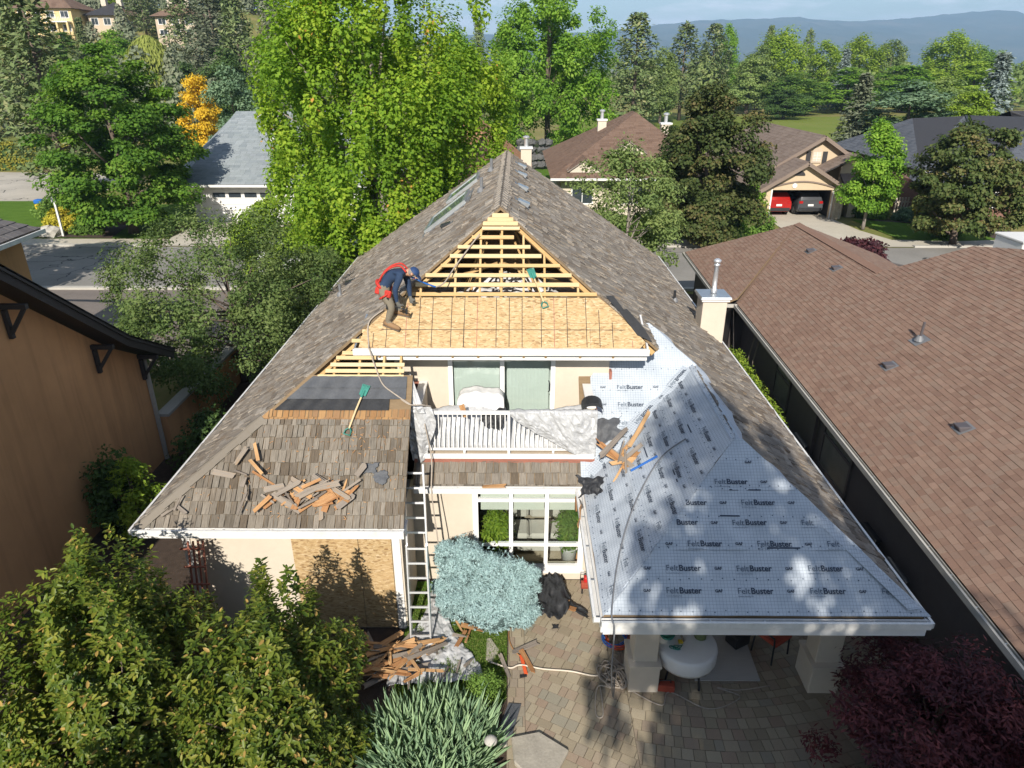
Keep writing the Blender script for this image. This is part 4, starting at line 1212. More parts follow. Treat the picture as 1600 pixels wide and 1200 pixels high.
b_ = [rp(21.56, 3.5, 4.15), rp(14.0, 3.606, 4.2), rp(14.0, 8, 2.4), rp(23.8, 8, 2.4)]
lay(pc, b_[3], rd, -Vector((ra.x, ra.y, -0.4)).normalized(), b_, 0.2, 0.2, 0.4, 0.010, seed=34)
b_ = [rp(23.8, -0.45, 2.4), rp(21.56, 3.5, 4.15), rp(23.8, 8, 2.4)]
lay(pc, b_[0], ra, Vector((-rd.x * 2.24, -rd.y * 2.24, 1.75)).normalized(), b_, 0.2, 0.2, 0.4, 0.010, seed=35)
b_ = [rp(-8, 6.17, 5.485), rp(11.7, 6.17, 5.485), rp(17, 12.5, 2.4), rp(-8, 12.5, 2.4)]
lay(pc, b_[3], rd, -Vector((ra.x, ra.y, -0.487)).normalized(), b_, 0.2, 0.2, 0.4, 0.010, seed=36)
pc.build('back_shingle', 'back_shingles', M['brown_shingle'], rroof, 0)
# valley line, ridge caps
def capline(a, b, w, mat, parent, nm, n=20):
    a, b = Vector(a), Vector(b); d = (b - a) / n
    m = MB(); nn = Vector((-0.4, 0, 1)).normalized(); sd = d.normalized().cross(nn).normalized()
    for i in range(n):
        p, q = a + d * i, a + d * (i + 1.1)
        m.hexa([p - sd * w, p + sd * w, q + sd * w, q - sd * w, p - sd * w + nn * 0.03, p + sd * w + nn * 0.03, q + sd * w + nn * 0.016, q - sd * w + nn * 0.016])
    m.build(nm, mat, parent)
capline(rp(16.25, 0.05) , rp(21.5, 3.46), 0.07, M['umber_shingle'], rroof, 'valley_strip', 30)
capline(rp(21.5, 3.48, 4.16), rp(14.0, 3.58, 4.205), 0.12, M['brown_shingle'], rroof, 'ridge_cap_strip', 30)
gutter('gutter', rp(-8, -0.02, 2.38), rp(16.2, -0.02, 2.38), -ra, rn_house, w=0.1, h=0.1, mat=M['kerb'])
gutter('gutter', rp(16.3, -0.47, 2.38), rp(23.8, -0.47, 2.38), -ra, rn_house, w=0.1, h=0.1, mat=M['kerb'])
gutter('gutter', rp(16.28, -0.5, 2.38), rp(16.28, 0.0, 2.38), -rd, rn_house, w=0.1, h=0.1, mat=M['kerb'])
def rwall(s0, t0, s1, t1, z1=2.36, th=0.15):
    a, b = rp(s0, t0, 0), rp(s1, t1, 0); d = (b - a).normalized(); nn = Vector((d.y, -d.x, 0)) * th
    MB().prism([a, b, b + nn, a + nn], (0, 0, z1)).build('wall', M['brown_wall'], rn_house)
rwall(-8, 0.45, 16.7, 0.45); rwall(16.7, 0.45, 16.7, 0.0); rwall(16.7, 0.0, 23.3, 0.0); rwall(23.3, 0, 23.3, 7.6); rwall(23.3, 7.6, 17, 12); rwall(17, 12, -8, 12)
MB().prism([rp(-8, 0.02, 2.25), rp(16.6, 0.02, 2.25), rp(16.6, 0.5, 2.25), rp(-8, 0.5, 2.25)], (0, 0, 0.03)).build('soffit', M['white_dirty'], rn_house)
def rwindow(s0, s1, z0, z1):
    m = MB()
    def pq(s, t, z): return rp(s, t, z)
    for (a, b, c, d) in ((s0, s0 + 0.09, z0, z1), (s1 - 0.09, s1, z0, z1), (s0, s1, z0, z0 + 0.09), (s0, s1, z1 - 0.09, z1), (s0, s1, z1 - 0.55, z1 - 0.48)):
        m.hexa([pq(a, 0.40, c), pq(b, 0.40, c), pq(b, 0.46, c), pq(a, 0.46, c), pq(a, 0.40, d), pq(b, 0.40, d), pq(b, 0.46, d), pq(a, 0.46, d)])
    o = m.build('window', M['brown_wall'], rn_house)
    MB().hexa([pq(s0 + .09, 0.43, z0 + .09), pq(s1 - .09, 0.43, z0 + .09), pq(s1 - .09, 0.445, z0 + .09), pq(s0 + .09, 0.445, z0 + .09), pq(s0 + .09, 0.43, z1 - .09), pq(s1 - .09, 0.43, z1 - .09), pq(s1 - .09, 0.445, z1 - .09), pq(s0 + .09, 0.445, z1 - .09)]).build('pane', M['dim_blind'], o)
rwindow(6.7, 8.5, 0.55, 2.0); rwindow(11.2, 12.6, 0.6, 2.0)
m = MB().beam(rp(8.9, 0.36, 0.1), rp(8.9, 0.36, 2.3), 0.08, 0.08, up=rd); m.build('downspout', M['brown_wall'], rn_house)
nrs = Vector((-ra.x * 0.5, -ra.y * 0.5, 1)).normalized()
def rvent(p, sz=0.24):
    p = Vector(p); p.z = 2.4 + 0.5 * (p - E0).dot(ra) - 0.0 * p.z
    c = [p - rd * sz / 2 - av * sz / 2, p + rd * sz / 2 - av * sz / 2, p + rd * sz / 2 + av * sz / 2, p - rd * sz / 2 + av * sz / 2]
    o = MB().hexa([q + nrs * 0.01 for q in c] + [c[0] + nrs * 0.15, c[1] + nrs * 0.15, c[2] + nrs * 0.05, c[3] + nrs * 0.05]).build('box_vent', M['vent_dark'], rn_house, bevel=0.015)
    MB().prism([q + (q - p) * 0.4 + nrs * 0.02 for q in c], nrs * 0.006).build('flange', M['lead_grey'], o)
for p in ((9.22, 15.93, 0), (9.13, 12.65, 0), (10.77, 25.31, 0), (10.69, 22.88, 0)): rvent(p)
p = Vector((10.15, 16.52, 0)); p.z = 2.4 + 0.5 * (p - E0).dot(ra)
o = MB().tube([p, p + Vector((0.02, 0, 0.5))], 0.032, 10).build('vent_pipe', M['vent_dark'], rn_house)
MB().tube([p + nrs * 0.02, p + nrs * 0.03 + Vector((0, 0, 0.12))], [0.13, 0.055], 12).build('boot', M['lead_grey'], o)
MB().prism([p + nrs * 0.02 + rd * a + av * b for a, b in ((-0.2, -0.18), (0.2, -0.18), (0.2, 0.2), (-0.2, 0.2))], nrs * 0.006).build('flange', M['lead_grey'], o)

# air conditioner and bins in the narrow side yard
def side_box(name, label, cat, s, t, sx, sy, h, mat, lid=None):
    r = thing(name, label, cat, tuple(rp(s, t, 0)))
    b = MB().hexa([(-sx / 2, -sy / 2, 0), (sx / 2, -sy / 2, 0), (sx / 2, sy / 2, 0), (-sx / 2, sy / 2, 0), (-sx / 2 * 1.05, -sy / 2 * 1.05, h), (sx / 2 * 1.05, -sy / 2 * 1.05, h), (sx / 2 * 1.05, sy / 2 * 1.05, h), (-sx / 2 * 1.05, sy / 2 * 1.05, h)])
    b.build('body', mat, r, world=False, bevel=0.02)
    MB().box((-sx * 0.56, -sy * 0.56, h), (sx * 0.56, sy * 0.56, h + 0.05)).build('lid', lid or mat, r, world=False, bevel=0.02)
side_box('storage_box', 'dark lidded storage box between the houses below the clipped hedge', 'box', 9.3, -0.1, 0.7, 0.7, 0.75, M['dark_metal'], M['slate_paper'])
side_box('air_conditioner', 'beige boxed air conditioner between the houses by the neighbour window', 'air conditioner', 8.3, -0.15, 0.6, 0.55, 0.65, M['cream_dark'], M['lead_grey'])
side_box('wheelie_bin', 'dark wheelie bin in the shaded passage near the underlayment edge', 'bin', 4.9, 0.0, 0.55, 0.6, 0.95, M['dark_metal'])
side_box('recycling_bin', 'dark rounded lid bin furthest down the shaded side passage', 'bin', 3.6, -0.1, 0.6, 0.7, 1.0, M['black_plastic'], M['slate_paper'])
for k, (s, dz) in enumerate(((14.0, 2.3), (14.5, 2.2))):
    o = MB().tube([rp(s, 0.0, 0.02), rp(s + 0.25, 0.38, dz)], 0.025, 6).build('timber_pole', M['cedar_grey'])
    tag(o, ['left pale pole leaning on the neighbour wall behind the chimney', 'right pale pole leaning on the neighbour wall behind the chimney'][k], 'pole', 'poles leaning on the neighbour wall')

# ------------------------------------------------------------------ neighbour on the left: orange stucco gable
ln_house = thing('stucco_house', 'tall orange tan stucco house with dark bracketed gable eaves', 'house', (-12, 11, 0))
XG = -9.85
gz = lambda y: 4.12 + (15.66 - y) * 0.77 if y < 15.66 else 4.12 - (y - 15.66) * 0.566
ridge_y = 9.6
prof_ = [(17.0, 0.0), (17.0, gz(17.0) - 0.3), (15.66, gz(15.66) - 0.3), (ridge_y, gz(ridge_y) - 0.3), (3.5, gz(15.66) - 0.3), (2.2, 3.1), (2.2, 0)]
MB().prism([(XG, y, z) for y, z in prof_], (-0.2, 0, 0)).build('gable_wall', M['orange_stucco'], ln_house)
MB().box((-16, 16.8, 0), (XG - 0.2, 17.0, 3.0)).build('wall', M['orange_stucco'], ln_house)
MB().box((-16, 2.2, 0), (XG - 0.2, 2.4, 3.0)).build('wall', M['orange_stucco'], ln_house)
m = MB(); XO = -9.38
seq = [(17.6, gz(17.6)), (15.66, gz(15.66)), (ridge_y, gz(ridge_y)), (3.54, gz(15.66)), (1.6, gz(17.6))]
for (y0, z0), (y1, z1) in zip(seq[:-1], seq[1:]):
    m.hexa([(-16, y0, z0 - 0.2), (XO, y0, z0 - 0.2), (XO, y1, z1 - 0.2), (-16, y1, z1 - 0.2), (-16, y0, z0), (XO, y0, z0), (XO, y1, z1), (-16, y1, z1)])
lroof = m.build('roof', M['dark_timber'], ln_house)
m = MB()
for (y0, z0), (y1, z1) in zip(seq[:-1], seq[1:]):
    m.beam((XO + 0.03, y0, z0 - 0.12), (XO + 0.03, y1, z1 - 0.12), 0.06, 0.26)
    m.beam((XO + 0.08, y0, z0 - 0.02), (XO + 0.08, y1, z1 - 0.02), 0.04, 0.1)
m.build('bargeboard', M['dark_timber'], ln_house)
pc = Pieces()
for i in range(2):
    (y0, z0), (y1, z1) = seq[i], seq[i + 1]
    vdir = Vector((0, y1 - y0, z1 - z0)).normalized()
    lay(pc, (XO, y0, z0), (1, 0, 0), vdir, [(XO + 0.1, y0, z0), (XO + 0.1, y1, z1), (-16, y1, z1), (-16, y0, z0)], 0.3, 0.24, 0.32, 0.025, seed=41 + i)
pc.build('roof_tile', 'far_roof_tiles', M['slate_tile'], lroof, 40)
# timber brackets under the rake
for (y, z) in ((12.65, 5.9), (15.0, 4.15), (16.75, 3.2)):
    b = MB()
    b.beam((XG, y, z - 0.05), (XO + 0.05, y, z - 0.05), 0.09, 0.10)
    b.beam((XG + 0.06, y, z - 0.12), (XG + 0.06, y, z - 0.7), 0.09, 0.08)
    b.beam((XG + 0.06, y, z - 0.62), (XO - 0.02, y, z - 0.10), 0.07, 0.065)
    b.build('bracket', M['dark_timber'], ln_house)
MB().beam((XG + 0.06, 16.9, 0.0), (XG + 0.06, 16.9, 3.0), 0.09, 0.08, up=(0, 1, 0)).build('downspout', M['kerb'], ln_house)
# rear wing with hipped tile roof
m = MB(); slab2(m, [(-15.6, 15.0, 5.0), (-16.2, 23.7, 5.0), (-20, 20.5, 7.0), (-20, 15, 7.2)], 0.08); slab2(m, [(-16.2, 23.7, 5.0), (-20, 20.5, 7.0), (-24, 24, 5.0)], 0.08)
r2 = m.build('wing_roof', M['deck'], ln_house)
pc = Pieces()
uu = Vector((-0.6, 8.7, 0)).normalized()
lay(pc, (-15.6, 15.0, 5.0), uu, Vector((-0.89, -0.06, 0.46)), [(-15.6, 15.0, 5.0), (-16.2, 23.7, 5.0), (-20, 20.5, 7.0), (-20, 15, 7.2)], 0.3, 0.25, 0.33, 0.028, seed=44)
pc.build('wing_tile', 'far_wing_tiles', M['slate_tile'], r2, 120, view=(-5, 18, 9))
gutter('gutter', (-15.58, 15.0, 4.98), (-16.18, 23.7, 4.98), (1, 0.07, 0), ln_house, w=0.12, h=0.12)
MB().prism([(-16.1, 15.0, 0), (-16.65, 23.2, 0), (-16.9, 23.2, 0), (-16.4, 15.0, 0)], (0, 0, 4.85)).build('wing_wall', M['orange_stucco'], ln_house)
# garden wall running on from the stucco house, with grey coping
gw = thing('garden_wall', 'low orange stucco garden wall with grey coping behind the downspout', 'wall', (-9.7, 19, 0))
MB().box((-9.85, 17.02, 0), (-9.6, 22.5, 1.25)).build('wall_body', M['orange_stucco'], gw)
MB().box((-9.9, 17.03, 1.25), (-9.55, 22.5, 1.33)).build('coping', M['kerb'], gw)
# board fence at the lower left
fe = thing('board_fence', 'grey tan board fence between laurel shrub and stucco house', 'fence', (-7.5, 7, 0))
y = 3.2; rf = random.Random(2)
while y < 8.55:
    h = 1.46 + rf.uniform(-0.01, 0.01)
    MB().box((-7.53 + 0.02 * rf.random(), y, 0.02), (-7.505 + 0.02 * rf.random(), y + 0.135, h)).build('board', M['cedar_grey'], fe)
    y += 0.14
MB().box((-7.58, 3.2, 1.475), (-7.45, 8.55, 1.51)).build('top_rail', M['cedar_grey'], fe)
for yy in (3.3, 5.7, 8.3): MB().box((-7.64, yy, 0), (-7.545, yy + 0.09, 1.47)).build('post', M['cedar_grey'], fe)
# ------------------------------------------------------------------ houses across the street and on the hill
def roof_faces(parent, nm, polys, mat, seed, course=0.3, w=(0.3, 0.6), t=0.012, deckmat=None):
    m = MB()
    for p in polys: slab2(m, p, 0.1)
    o = m.build(nm, deckmat or M['dark_timber'], parent)
    pc = Pieces()
    for i, p in enumerate(polys):
        P = [Vector(q) for q in p]; nn = (P[1] - P[0]).cross(P[2] - P[0]).normalized()
        if nn.z < 0: nn = -nn
        u = Vector((-nn.y, nn.x, 0)).normalized(); v = nn.cross(u)
        if v.z < 0: v = -v
        lay(pc, P[0], u, v, p, course, w[0], w[1], t, gap=0.008, seed=seed + i)
    pc.build(nm + '_shingle', nm + '_shingles', mat, o, 0)
    return o
def hip(x0, x1, y0, y1, ze, zr, inset=None, axis='x'):
    """hip roof faces"""
    if axis == 'x':
        ins = inset if inset is not None else (y1 - y0) / 2
        a, b = (x0 + ins, (y0 + y1) / 2, zr), (x1 - ins, (y0 + y1) / 2, zr)
        return [[(x0, y0, ze), (x1, y0, ze), b, a], [(x1, y1, ze), (x0, y1, ze), a, b], [(x0, y1, ze), (x0, y0, ze), a], [(x1, y0, ze), (x1, y1, ze), b]]
    ins = inset if inset is not None else (x1 - x0) / 2
    a, b = ((x0 + x1) / 2, y0 + ins, zr), ((x0 + x1) / 2, y1 - ins, zr)
    return [[(x0, y0, ze), (x1, y0, ze), a], [(x1, y1, ze), (x0, y1, ze), b], [(x0, y1, ze), (x0, y0, ze), a, b], [(x1, y0, ze), (x1, y1, ze), b, a]]
def win_y(parent, x0, x1, z0, z1, y, fm, gm=None, bars=1, w=0.07):
    m = MB(); frame_y(m, x0, x1, z0, z1, y - 0.05, y + 0.02, w)
    for k in range(1, bars + 1):
        xm = x0 + (x1 - x0) * k / (bars + 1); m.box((xm - 0.025, y - 0.045, z0 + w), (xm + 0.025, y + 0.015, z1 - w))
    o = m.build('window', fm, parent)
    MB().box((x0 + w, y - 0.02, z0 + w), (x1 - w, y - 0.01, z1 - w)).build('pane', gm or M['dark_glass'], o)
    return o
def flue(parent, x, y, z0, z1, w=0.8, mat=None):
    c = MB().box((x - w / 2, y - w / 2, z0), (x + w / 2, y + w / 2, z1)).build('chimney', mat or M['cream'], parent)
    MB().box((x - w / 2 - 0.08, y - w / 2 - 0.08, z1), (x + w / 2 + 0.08, y + w / 2 + 0.08, z1 + 0.12)).build('chimney_cap', M['white'], c)
    MB().lathe([(0.14, 0), (0.14, 0.55), (0.24, 0.58), (0.24, 0.68), (0.1, 0.74)], (x, y, z1 + 0.12), 10).build('flue', M['alu'], c)

# blue-grey roofed house with white garage door, left
h = thing('blue_roof_house', 'house with blue grey shingle roof and white garage door', 'house', (-18, 55, 0))
wall_y(MB(), -22.6, -9, 0, 2.55, 49.6, 0.2, [(-21.4, -16.9, 0, 2.15)]).box((-22.6, 49.8, 0), (-22.4, 62, 2.55)).box((-9.2, 49.8, 0), (-9, 62, 2.55)).box((-22.4, 61.8, 0), (-9.2, 62, 2.55)).build('wall', M['white'], h)
gd = MB().box((-21.4, 49.66, 0.03), (-16.9, 49.72, 2.15)).build('garage_door', M['white'], h)
for k in range(4): MB().box((-21.4, 49.645, 0.42 + 0.4 * k), (-16.9, 49.66, 0.44 + 0.4 * k)).build('panel_groove', M['kerb'], gd)
for k in range(4):
    MB().box((-21.2 + 1.1 * k, 49.63, 1.72), (-20.35 + 1.1 * k, 49.655, 2.02)).build('door_pane', M['dark_glass'], gd)
br = roof_faces(h, 'roof', [[(-23.2, 48.9, 2.7), (-8.2, 48.9, 2.7), (-12, 58, 6.9), (-21.8, 58, 6.8)], [(-23.2, 48.9, 2.7), (-26.2, 56, 2.7), (-21.8, 58, 6.8)], [(-26.2, 56, 2.7), (-24, 63, 2.7), (-12, 58, 6.9), (-21.8, 58, 6.8)], [(-24, 63, 2.7), (-8.2, 63, 2.7), (-12, 58, 6.9)], [(-8.2, 48.9, 2.7), (-8.2, 63, 2.7), (-12, 58, 6.9)]], M['blue_shingle'], 61)
gutter('gutter', (-23.2, 48.85, 2.68), (-8.2, 48.85, 2.68), (0, -1, 0), h, w=0.13, h=0.14)
for k, (x, y) in enumerate(((-17.9, 54.2), (-17.3, 54.5), (-19.6, 57.4), (-18.3, 57.4))):
    z = 2.7 + (y - 48.9) * 0.453
    MB().obox((x, y, z + 0.12), (0.5, 0.55, 0.2), (rad(24), 0, 0)).build('roof_vent', M['white'], h)
flue(h, -16.2, 57, 5.9, 7.6, 0.9)

# umber roof house, centre right
h = thing('umber_roof_house', 'cream house with umber hip roof, two small gablets and white chimneys', 'house', (8, 57, 0))
wall_y(MB(), 3.2, 14, 0, 2.75, 52.3, 0.2, [(4.0, 5.6, 0.8, 2.0), (7.5, 9.5, 0.8, 2.0)]).box((3.2, 52.5, 0), (3.4, 68, 2.75)).box((13.8, 52.5, 0), (14, 68, 2.75)).box((3.4, 67.8, 0), (13.8, 68, 2.75)).build('wall', M['cream'], h)
win_y(h, 4.0, 5.6, 0.8, 2.0, 52.4, M['vinyl']); win_y(h, 7.5, 9.5, 0.8, 2.0, 52.4, M['vinyl'])
roof_faces(h, 'roof', [[(2.4, 51.4, 2.8), (14.8, 51.4, 2.8), (9.7, 61, 6.65)], [(2.4, 51.4, 2.8), (2.4, 69, 2.8), (9.7, 63, 6.65), (9.7, 61, 6.65)], [(14.8, 51.4, 2.8), (14.8, 69, 2.8), (9.7, 63, 6.65), (9.7, 61, 6.65)], [(2.4, 69, 2.8), (14.8, 69, 2.8), (9.7, 63, 6.65)]], M['umber_shingle'], 71)
gutter('gutter', (2.4, 51.35, 2.78), (14.8, 51.35, 2.78), (0, -1, 0), h, w=0.13, h=0.14, mat=M['white'])
def gablet(parent, x, y, z, w, hh, roofmat, seed):
    roof_faces(parent, 'gablet_roof', [[(x - w, y, z), (x, y, z + hh), (x, y + 4, z + hh), (x - w, y + 2.2, z + 0.2)], [(x + w, y, z), (x, y, z + hh), (x, y + 4, z + hh), (x + w, y + 2.2, z + 0.2)]], roofmat, seed, deckmat=M['cedar_grey'])
    MB().prism([(x - w * 0.85, y + 0.12, z - 0.1), (x + w * 0.85, y + 0.12, z - 0.1), (x, y + 0.12, z + hh * 0.85)], (0, 0.1, 0)).build('gablet_wall', M['cream'], parent)
gablet(h, 4.9, 51.9, 3.2, 1.3, 0.85, M['umber_shingle'], 75); gablet(h, 8.3, 54.3, 4.2, 1.4, 0.9, M['umber_shingle'], 78)
flue(h, 7.1, 62.2, 5.0, 5.95, 0.7); flue(h, 11.9, 59.5, 4.6, 5.85, 0.75)

# terracotta roof house just beyond our ridge
h = thing('terracotta_roof_house', 'house with orange terracotta roof showing beyond the ridge', 'house', (-3, 55, 0))
MB().box((-7.2, 46.6, 0), (0.4, 60, 2.7)).build('wall', M['cream'], h)
roof_faces(h, 'roof', hip(-8, 1.2, 45.8, 61, 2.8, 7.0, axis='y'), M['terracotta'], 81)
flue(h, 0.66, 52.0, 2.9, 4.75, 0.75)

# beige house with open double garage
h = thing('beige_house', 'beige stucco house with stacked gables and open double garage', 'house', (21.5, 54, 0))
beige = plain('beige_render', (0.52, 0.41, 0.28), 0.85, 0.05)
gf = 51.0; gx0, gx1 = 17.6, 23.0
m = MB(); wall_y(m, gx0, gx1, 0, 2.3, gf, 0.2, [(18.2, 22.45, 0, 2.05)])
m.prism([(gx0, gf, 2.3), (gx1, gf, 2.3), (20.3, gf, 3.85)], (0, 0.2, 0)); m.build('garage_wall', beige, h)
# shallow arch moulding over the door
pts_ = [(18.0 + 4.6 * k / 14, gf - 0.04, 2.22 + 0.42 * math.sin(math.pi * k / 14)) for k in range(15)]
a = MB()
for p, q in zip(pts_[:-1], pts_[1:]): a.beam(p, q, 0.1, 0.09)
a.build('arch_moulding', M['taupe_shingle'], h)
MB().prism([(19.9 + 0.42 * math.cos(math.pi * k / 10), gf - 0.06, 3.05 + 0.32 * math.sin(math.pi * k / 10)) for k in range(11)], (0, 0.05, 0)).build('lunette_vent', M['dark_timber'], h)
MB().tube([(19.7, gf - 0.03, 2.36), (19.7, gf - 0.06, 2.36)], 0.17, 14).build('house_number_plate', M['white'], h)
MB().box((gx0, gf + 0.2, 0), (gx0 + 0.2, 58, 2.3)).box((gx1 - 0.2, gf + 0.2, 0), (gx1, 58, 2.3)).box((gx0 + 0.2, 57.8, 0), (gx1 - 0.2, 58, 2.3)).box((gx0 + .2, gf + .2, 2.3), (gx1 - .2, 57.8, 2.4)).build('garage_inside', M['brown_wall'], h)
for x in (18.1, 22.47):
    MB().box((x, gf - 0.05, 0.03), (x + 0.1, gf - 0.01, 2.1)).build('door_trim', M['white'], h)
st = MB().box((22.6, gf - 0.25, 0.03), (23.25, gf - 0.005, 2.2)).build('stone_pier', M['stone'], h, bevel=0.02)
rsn = random.Random(8)
for k in range(36):
    w = rsn.uniform(0.14, 0.3); xx = rsn.uniform(22.6, 23.25 - w); zz = 0.05 + (k // 3) * 0.175
    MB().box((22.6 + (k % 3) * 0.215, gf - 0.29, zz), (22.6 + (k % 3) * 0.215 + 0.2, gf - 0.245, zz + 0.165)).build('stone_block', M['stone'], st)
roof_faces(h, 'garage_roof', [[(gx0 - 0.6, gf - 0.4, 2.02), (20.3, gf - 0.4, 4.02), (20.3, 57, 4.02), (gx0 - 0.6, 57, 2.02)], [(gx1 + 0.4, gf - 0.4, 2.22), (20.3, gf - 0.4, 4.02), (20.3, 57, 4.02), (gx1 + 0.4, 57, 2.22)]], M['taupe_shingle'], 91)
uf = 54.0
m = MB(); m.prism([(18.2, uf, 2.3), (26.4, uf, 2.3), (26.4, uf, 2.75), (22.35, uf, 5.3), (18.2, uf, 2.75)], (0, 0.2, 0)).box((18.2, 54.2, 0), (18.4, 68, 2.6)).box((26.2, 54.2, 0), (26.4, 68, 2.6)).box((18.4, 67.8, 0), (26.2, 68, 2.6)).box((23.0, 54.0, 0), (26.4, 54.2, 2.299)).build('wall', beige, h)
roof_faces(h, 'upper_roof', [[(17.4, uf - 0.5, 2.4), (22.35, uf - 0.5, 5.5), (22.35, 69, 5.5), (17.4, 69, 2.4)], [(27.2, uf - 0.5, 2.45), (22.35, uf - 0.5, 5.5), (22.35, 69, 5.5), (27.2, 69, 2.45)]], M['taupe_shingle'], 94)
for (x0, z0, x1, z1, yy) in ((17.4, 2.4, 22.35, 5.5, uf - 0.55), (27.2, 2.45, 22.35, 5.5, uf - 0.55), (17.0, 2.02, 20.3, 4.02, gf - 0.45), (23.4, 2.22, 20.3, 4.02, gf - 0.45)):
    MB().beam((x0, yy, z0 - 0.14), (x1, yy, z1 - 0.14), 0.08, 0.24).build('bargeboard', M['taupe_shingle'], h)
aw = MB().prism([(21.75, uf - 0.08, 3.55), (22.5, uf - 0.08, 3.55), (22.5, uf - 0.08, 4.3)] + [(22.125 + 0.375 * math.cos(math.pi * k / 8), uf - 0.08, 4.3 + 0.35 * math.sin(math.pi * k / 8)) for k in range(9)] + [(21.75, uf - 0.08, 4.3)], (0, 0.07, 0)).build('arched_window', M['cream_dark'], h)
MB().box((21.84, uf - 0.1, 3.64), (22.41, uf - 0.085, 4.32)).build('pane', M['cream'], aw)
for k in range(2): MB().box((21.84, uf - 0.115, 3.85 + 0.23 * k), (22.41, uf - 0.102, 3.875 + 0.23 * k)).build('glazing_bar', M['white'], aw)
MB().box((22.11, uf - 0.118, 3.64), (22.14, uf - 0.1161, 4.32)).build('glazing_bar', M['white'], aw)
for x in (21.35, 22.56): MB().box((x, uf - 0.06, 3.5), (x + 0.34, uf - 0.01, 4.35)).build('shutter', M['dark_timber'], h)
sf_ = 52.4
MB().prism([(23.6, sf_, 0), (26.2, sf_, 0), (26.2, sf_, 3.0), (24.3, sf_, 4.05), (23.4, sf_, 3.5), (23.4, sf_, 2.3), (23.6, sf_, 2.3)], (0, 0.2, 0)).build('entry_wall', beige, h)
roof_faces(h, 'entry_roof', [[(21.4, sf_ - 0.5, 2.85), (24.3, sf_ - 0.5, 4.35), (24.3, 57, 4.35), (21.4, 57, 2.85)], [(26.9, sf_ - 0.5, 2.85), (24.3, sf_ - 0.5, 4.35), (24.3, 57, 4.35), (26.9, 57, 2.85)]], M['taupe_shingle'], 98)
roof_faces(h, 'porch_roof', [[(23.4, sf_ - 1.2, 2.2), (26.6, sf_ - 1.2, 2.2), (26.6, sf_, 3.0), (23.4, sf_, 3.0)]], M['taupe_shingle'], 99)
MB().box((24.0, sf_ - 0.9, 0.03), (24.6, sf_ - 0.3, 2.15)).box((25.6, sf_ - 0.9, 0.03), (26.2, sf_ - 0.3, 2.15)).build('stone_column', M['stone'], h)

# dark grey roofed house, far right
h = thing('dark_grey_house', 'red brick house with dark slate grey hip roofs', 'house', (36, 58, 0))
MB().prism([(29.0, 50.5, 0), (45, 50.5, 0), (45, 74, 0), (31.5, 74, 0), (31.5, 57, 0), (29.0, 57, 0)], (0, 0, 2.5)).build('wall', M['brick_red'], h)
win_y(h, 29.8, 30.3, 0.9, 2.0, 50.49, M['dark_timber'], bars=0); win_y(h, 32.4, 33.9, 0.9, 2.0, 50.49, M['vinyl'])
roof_faces(h, 'roof', [[(30.0, 54, 3.0), (33.6, 51.8, 3.0), (39.6, 66, 6.1), (34.9, 66, 5.9)], [(30.0, 54, 3.0), (31, 73, 3.0), (34.9, 66, 5.9)], [(33.6, 51.8, 3.0), (37.6, 62, 5.3), (39.6, 66, 6.1)], [(31, 73, 3.0), (42, 76, 3.0), (39.6, 66, 6.1), (34.9, 66, 5.9)]], M['grey_shingle'], 101)
roof_faces(h, 'front_roof', [[(33.4, 50.0, 2.8), (46, 50.0, 2.8), (46, 66, 6.0), (39.9, 66, 6.15)], [(27.8, 49.6, 2.5), (33.2, 49.4, 2.5), (31.8, 53.2, 3.5)], [(27.8, 49.6, 2.5), (29.6, 55, 2.5), (31.8, 53.2, 3.5)], [(33.2, 49.4, 2.5), (33.6, 52.2, 3.1), (31.8, 53.2, 3.5)]], M['grey_shingle'], 105)
roof_faces(h, 'rear_roof', hip(43, 54, 62, 78, 3.0, 6.3, axis='x'), M['grey_shingle'], 109)
MB().beam((33.5, 51.7, 3.05), (39.5, 65.9, 6.15), 0.16, 0.06).build('valley_flashing', M['dark_metal'], h)
gutter('gutter', (30.0, 53.9, 2.98), (33.5, 51.75, 2.98), (-0.5, -0.85, 0), h, w=0.13, h=0.14, mat=M['white'])
h2 = thing('open_shelter', 'small dark roofed open shelter beside the beige house', 'shelter', (33, 70, 0))
roof_faces(h2, 'roof', hip(31.5, 36.5, 70, 75, 2.6, 4.0, axis='x'), M['grey_shingle'], 112)
for x in (32, 36):
    for y in (70.6, 74.4): MB().box((x - 0.1, y - 0.1, 0), (x + 0.1, y + 0.1, 2.5)).build('post', M['white'], h2)

# houses on the hill
def hill_house(name, label, x, y, z, w, d, ze, zr, wallmat, roofmat, seed, floors=2, cols=4):
    h = thing(name, label, 'house', (x, y, z))
    MB().box((x - w / 2, y - d / 2, z - 2.5), (x + w / 2, y + d / 2, z + ze)).build('wall', wallmat, h)
    roof_faces(h, 'roof', hip(x - w / 2 - 0.8, x + w / 2 + 0.8, y - d / 2 - 0.8, y + d / 2 + 0.8, z + ze, z + zr, axis='x'), roofmat, seed, 0.5, (0.6, 1.2))
    fh = ze / floors
    for f in range(floors):
        for k in range(cols):
            cx_ = x - w / 2 + w * (k + 0.5) / cols
            win_y(h, cx_ - w / cols * 0.3, cx_ + w / cols * 0.3, z + f * fh + fh * 0.25, z + f * fh + fh * 0.82, y - d / 2, M['white'], bars=1, w=0.12)
    flue(h, x - w * 0.22, y - 0.5, z + zr - 0.8, z + zr + 0.9, 1.1); flue(h, x + w * 0.2, y - 0.5, z + zr - 0.8, z + zr + 0.9, 1.1)
    return h
yel = plain('yellow_render', (0.62, 0.48, 0.25), 0.85, 0.05)
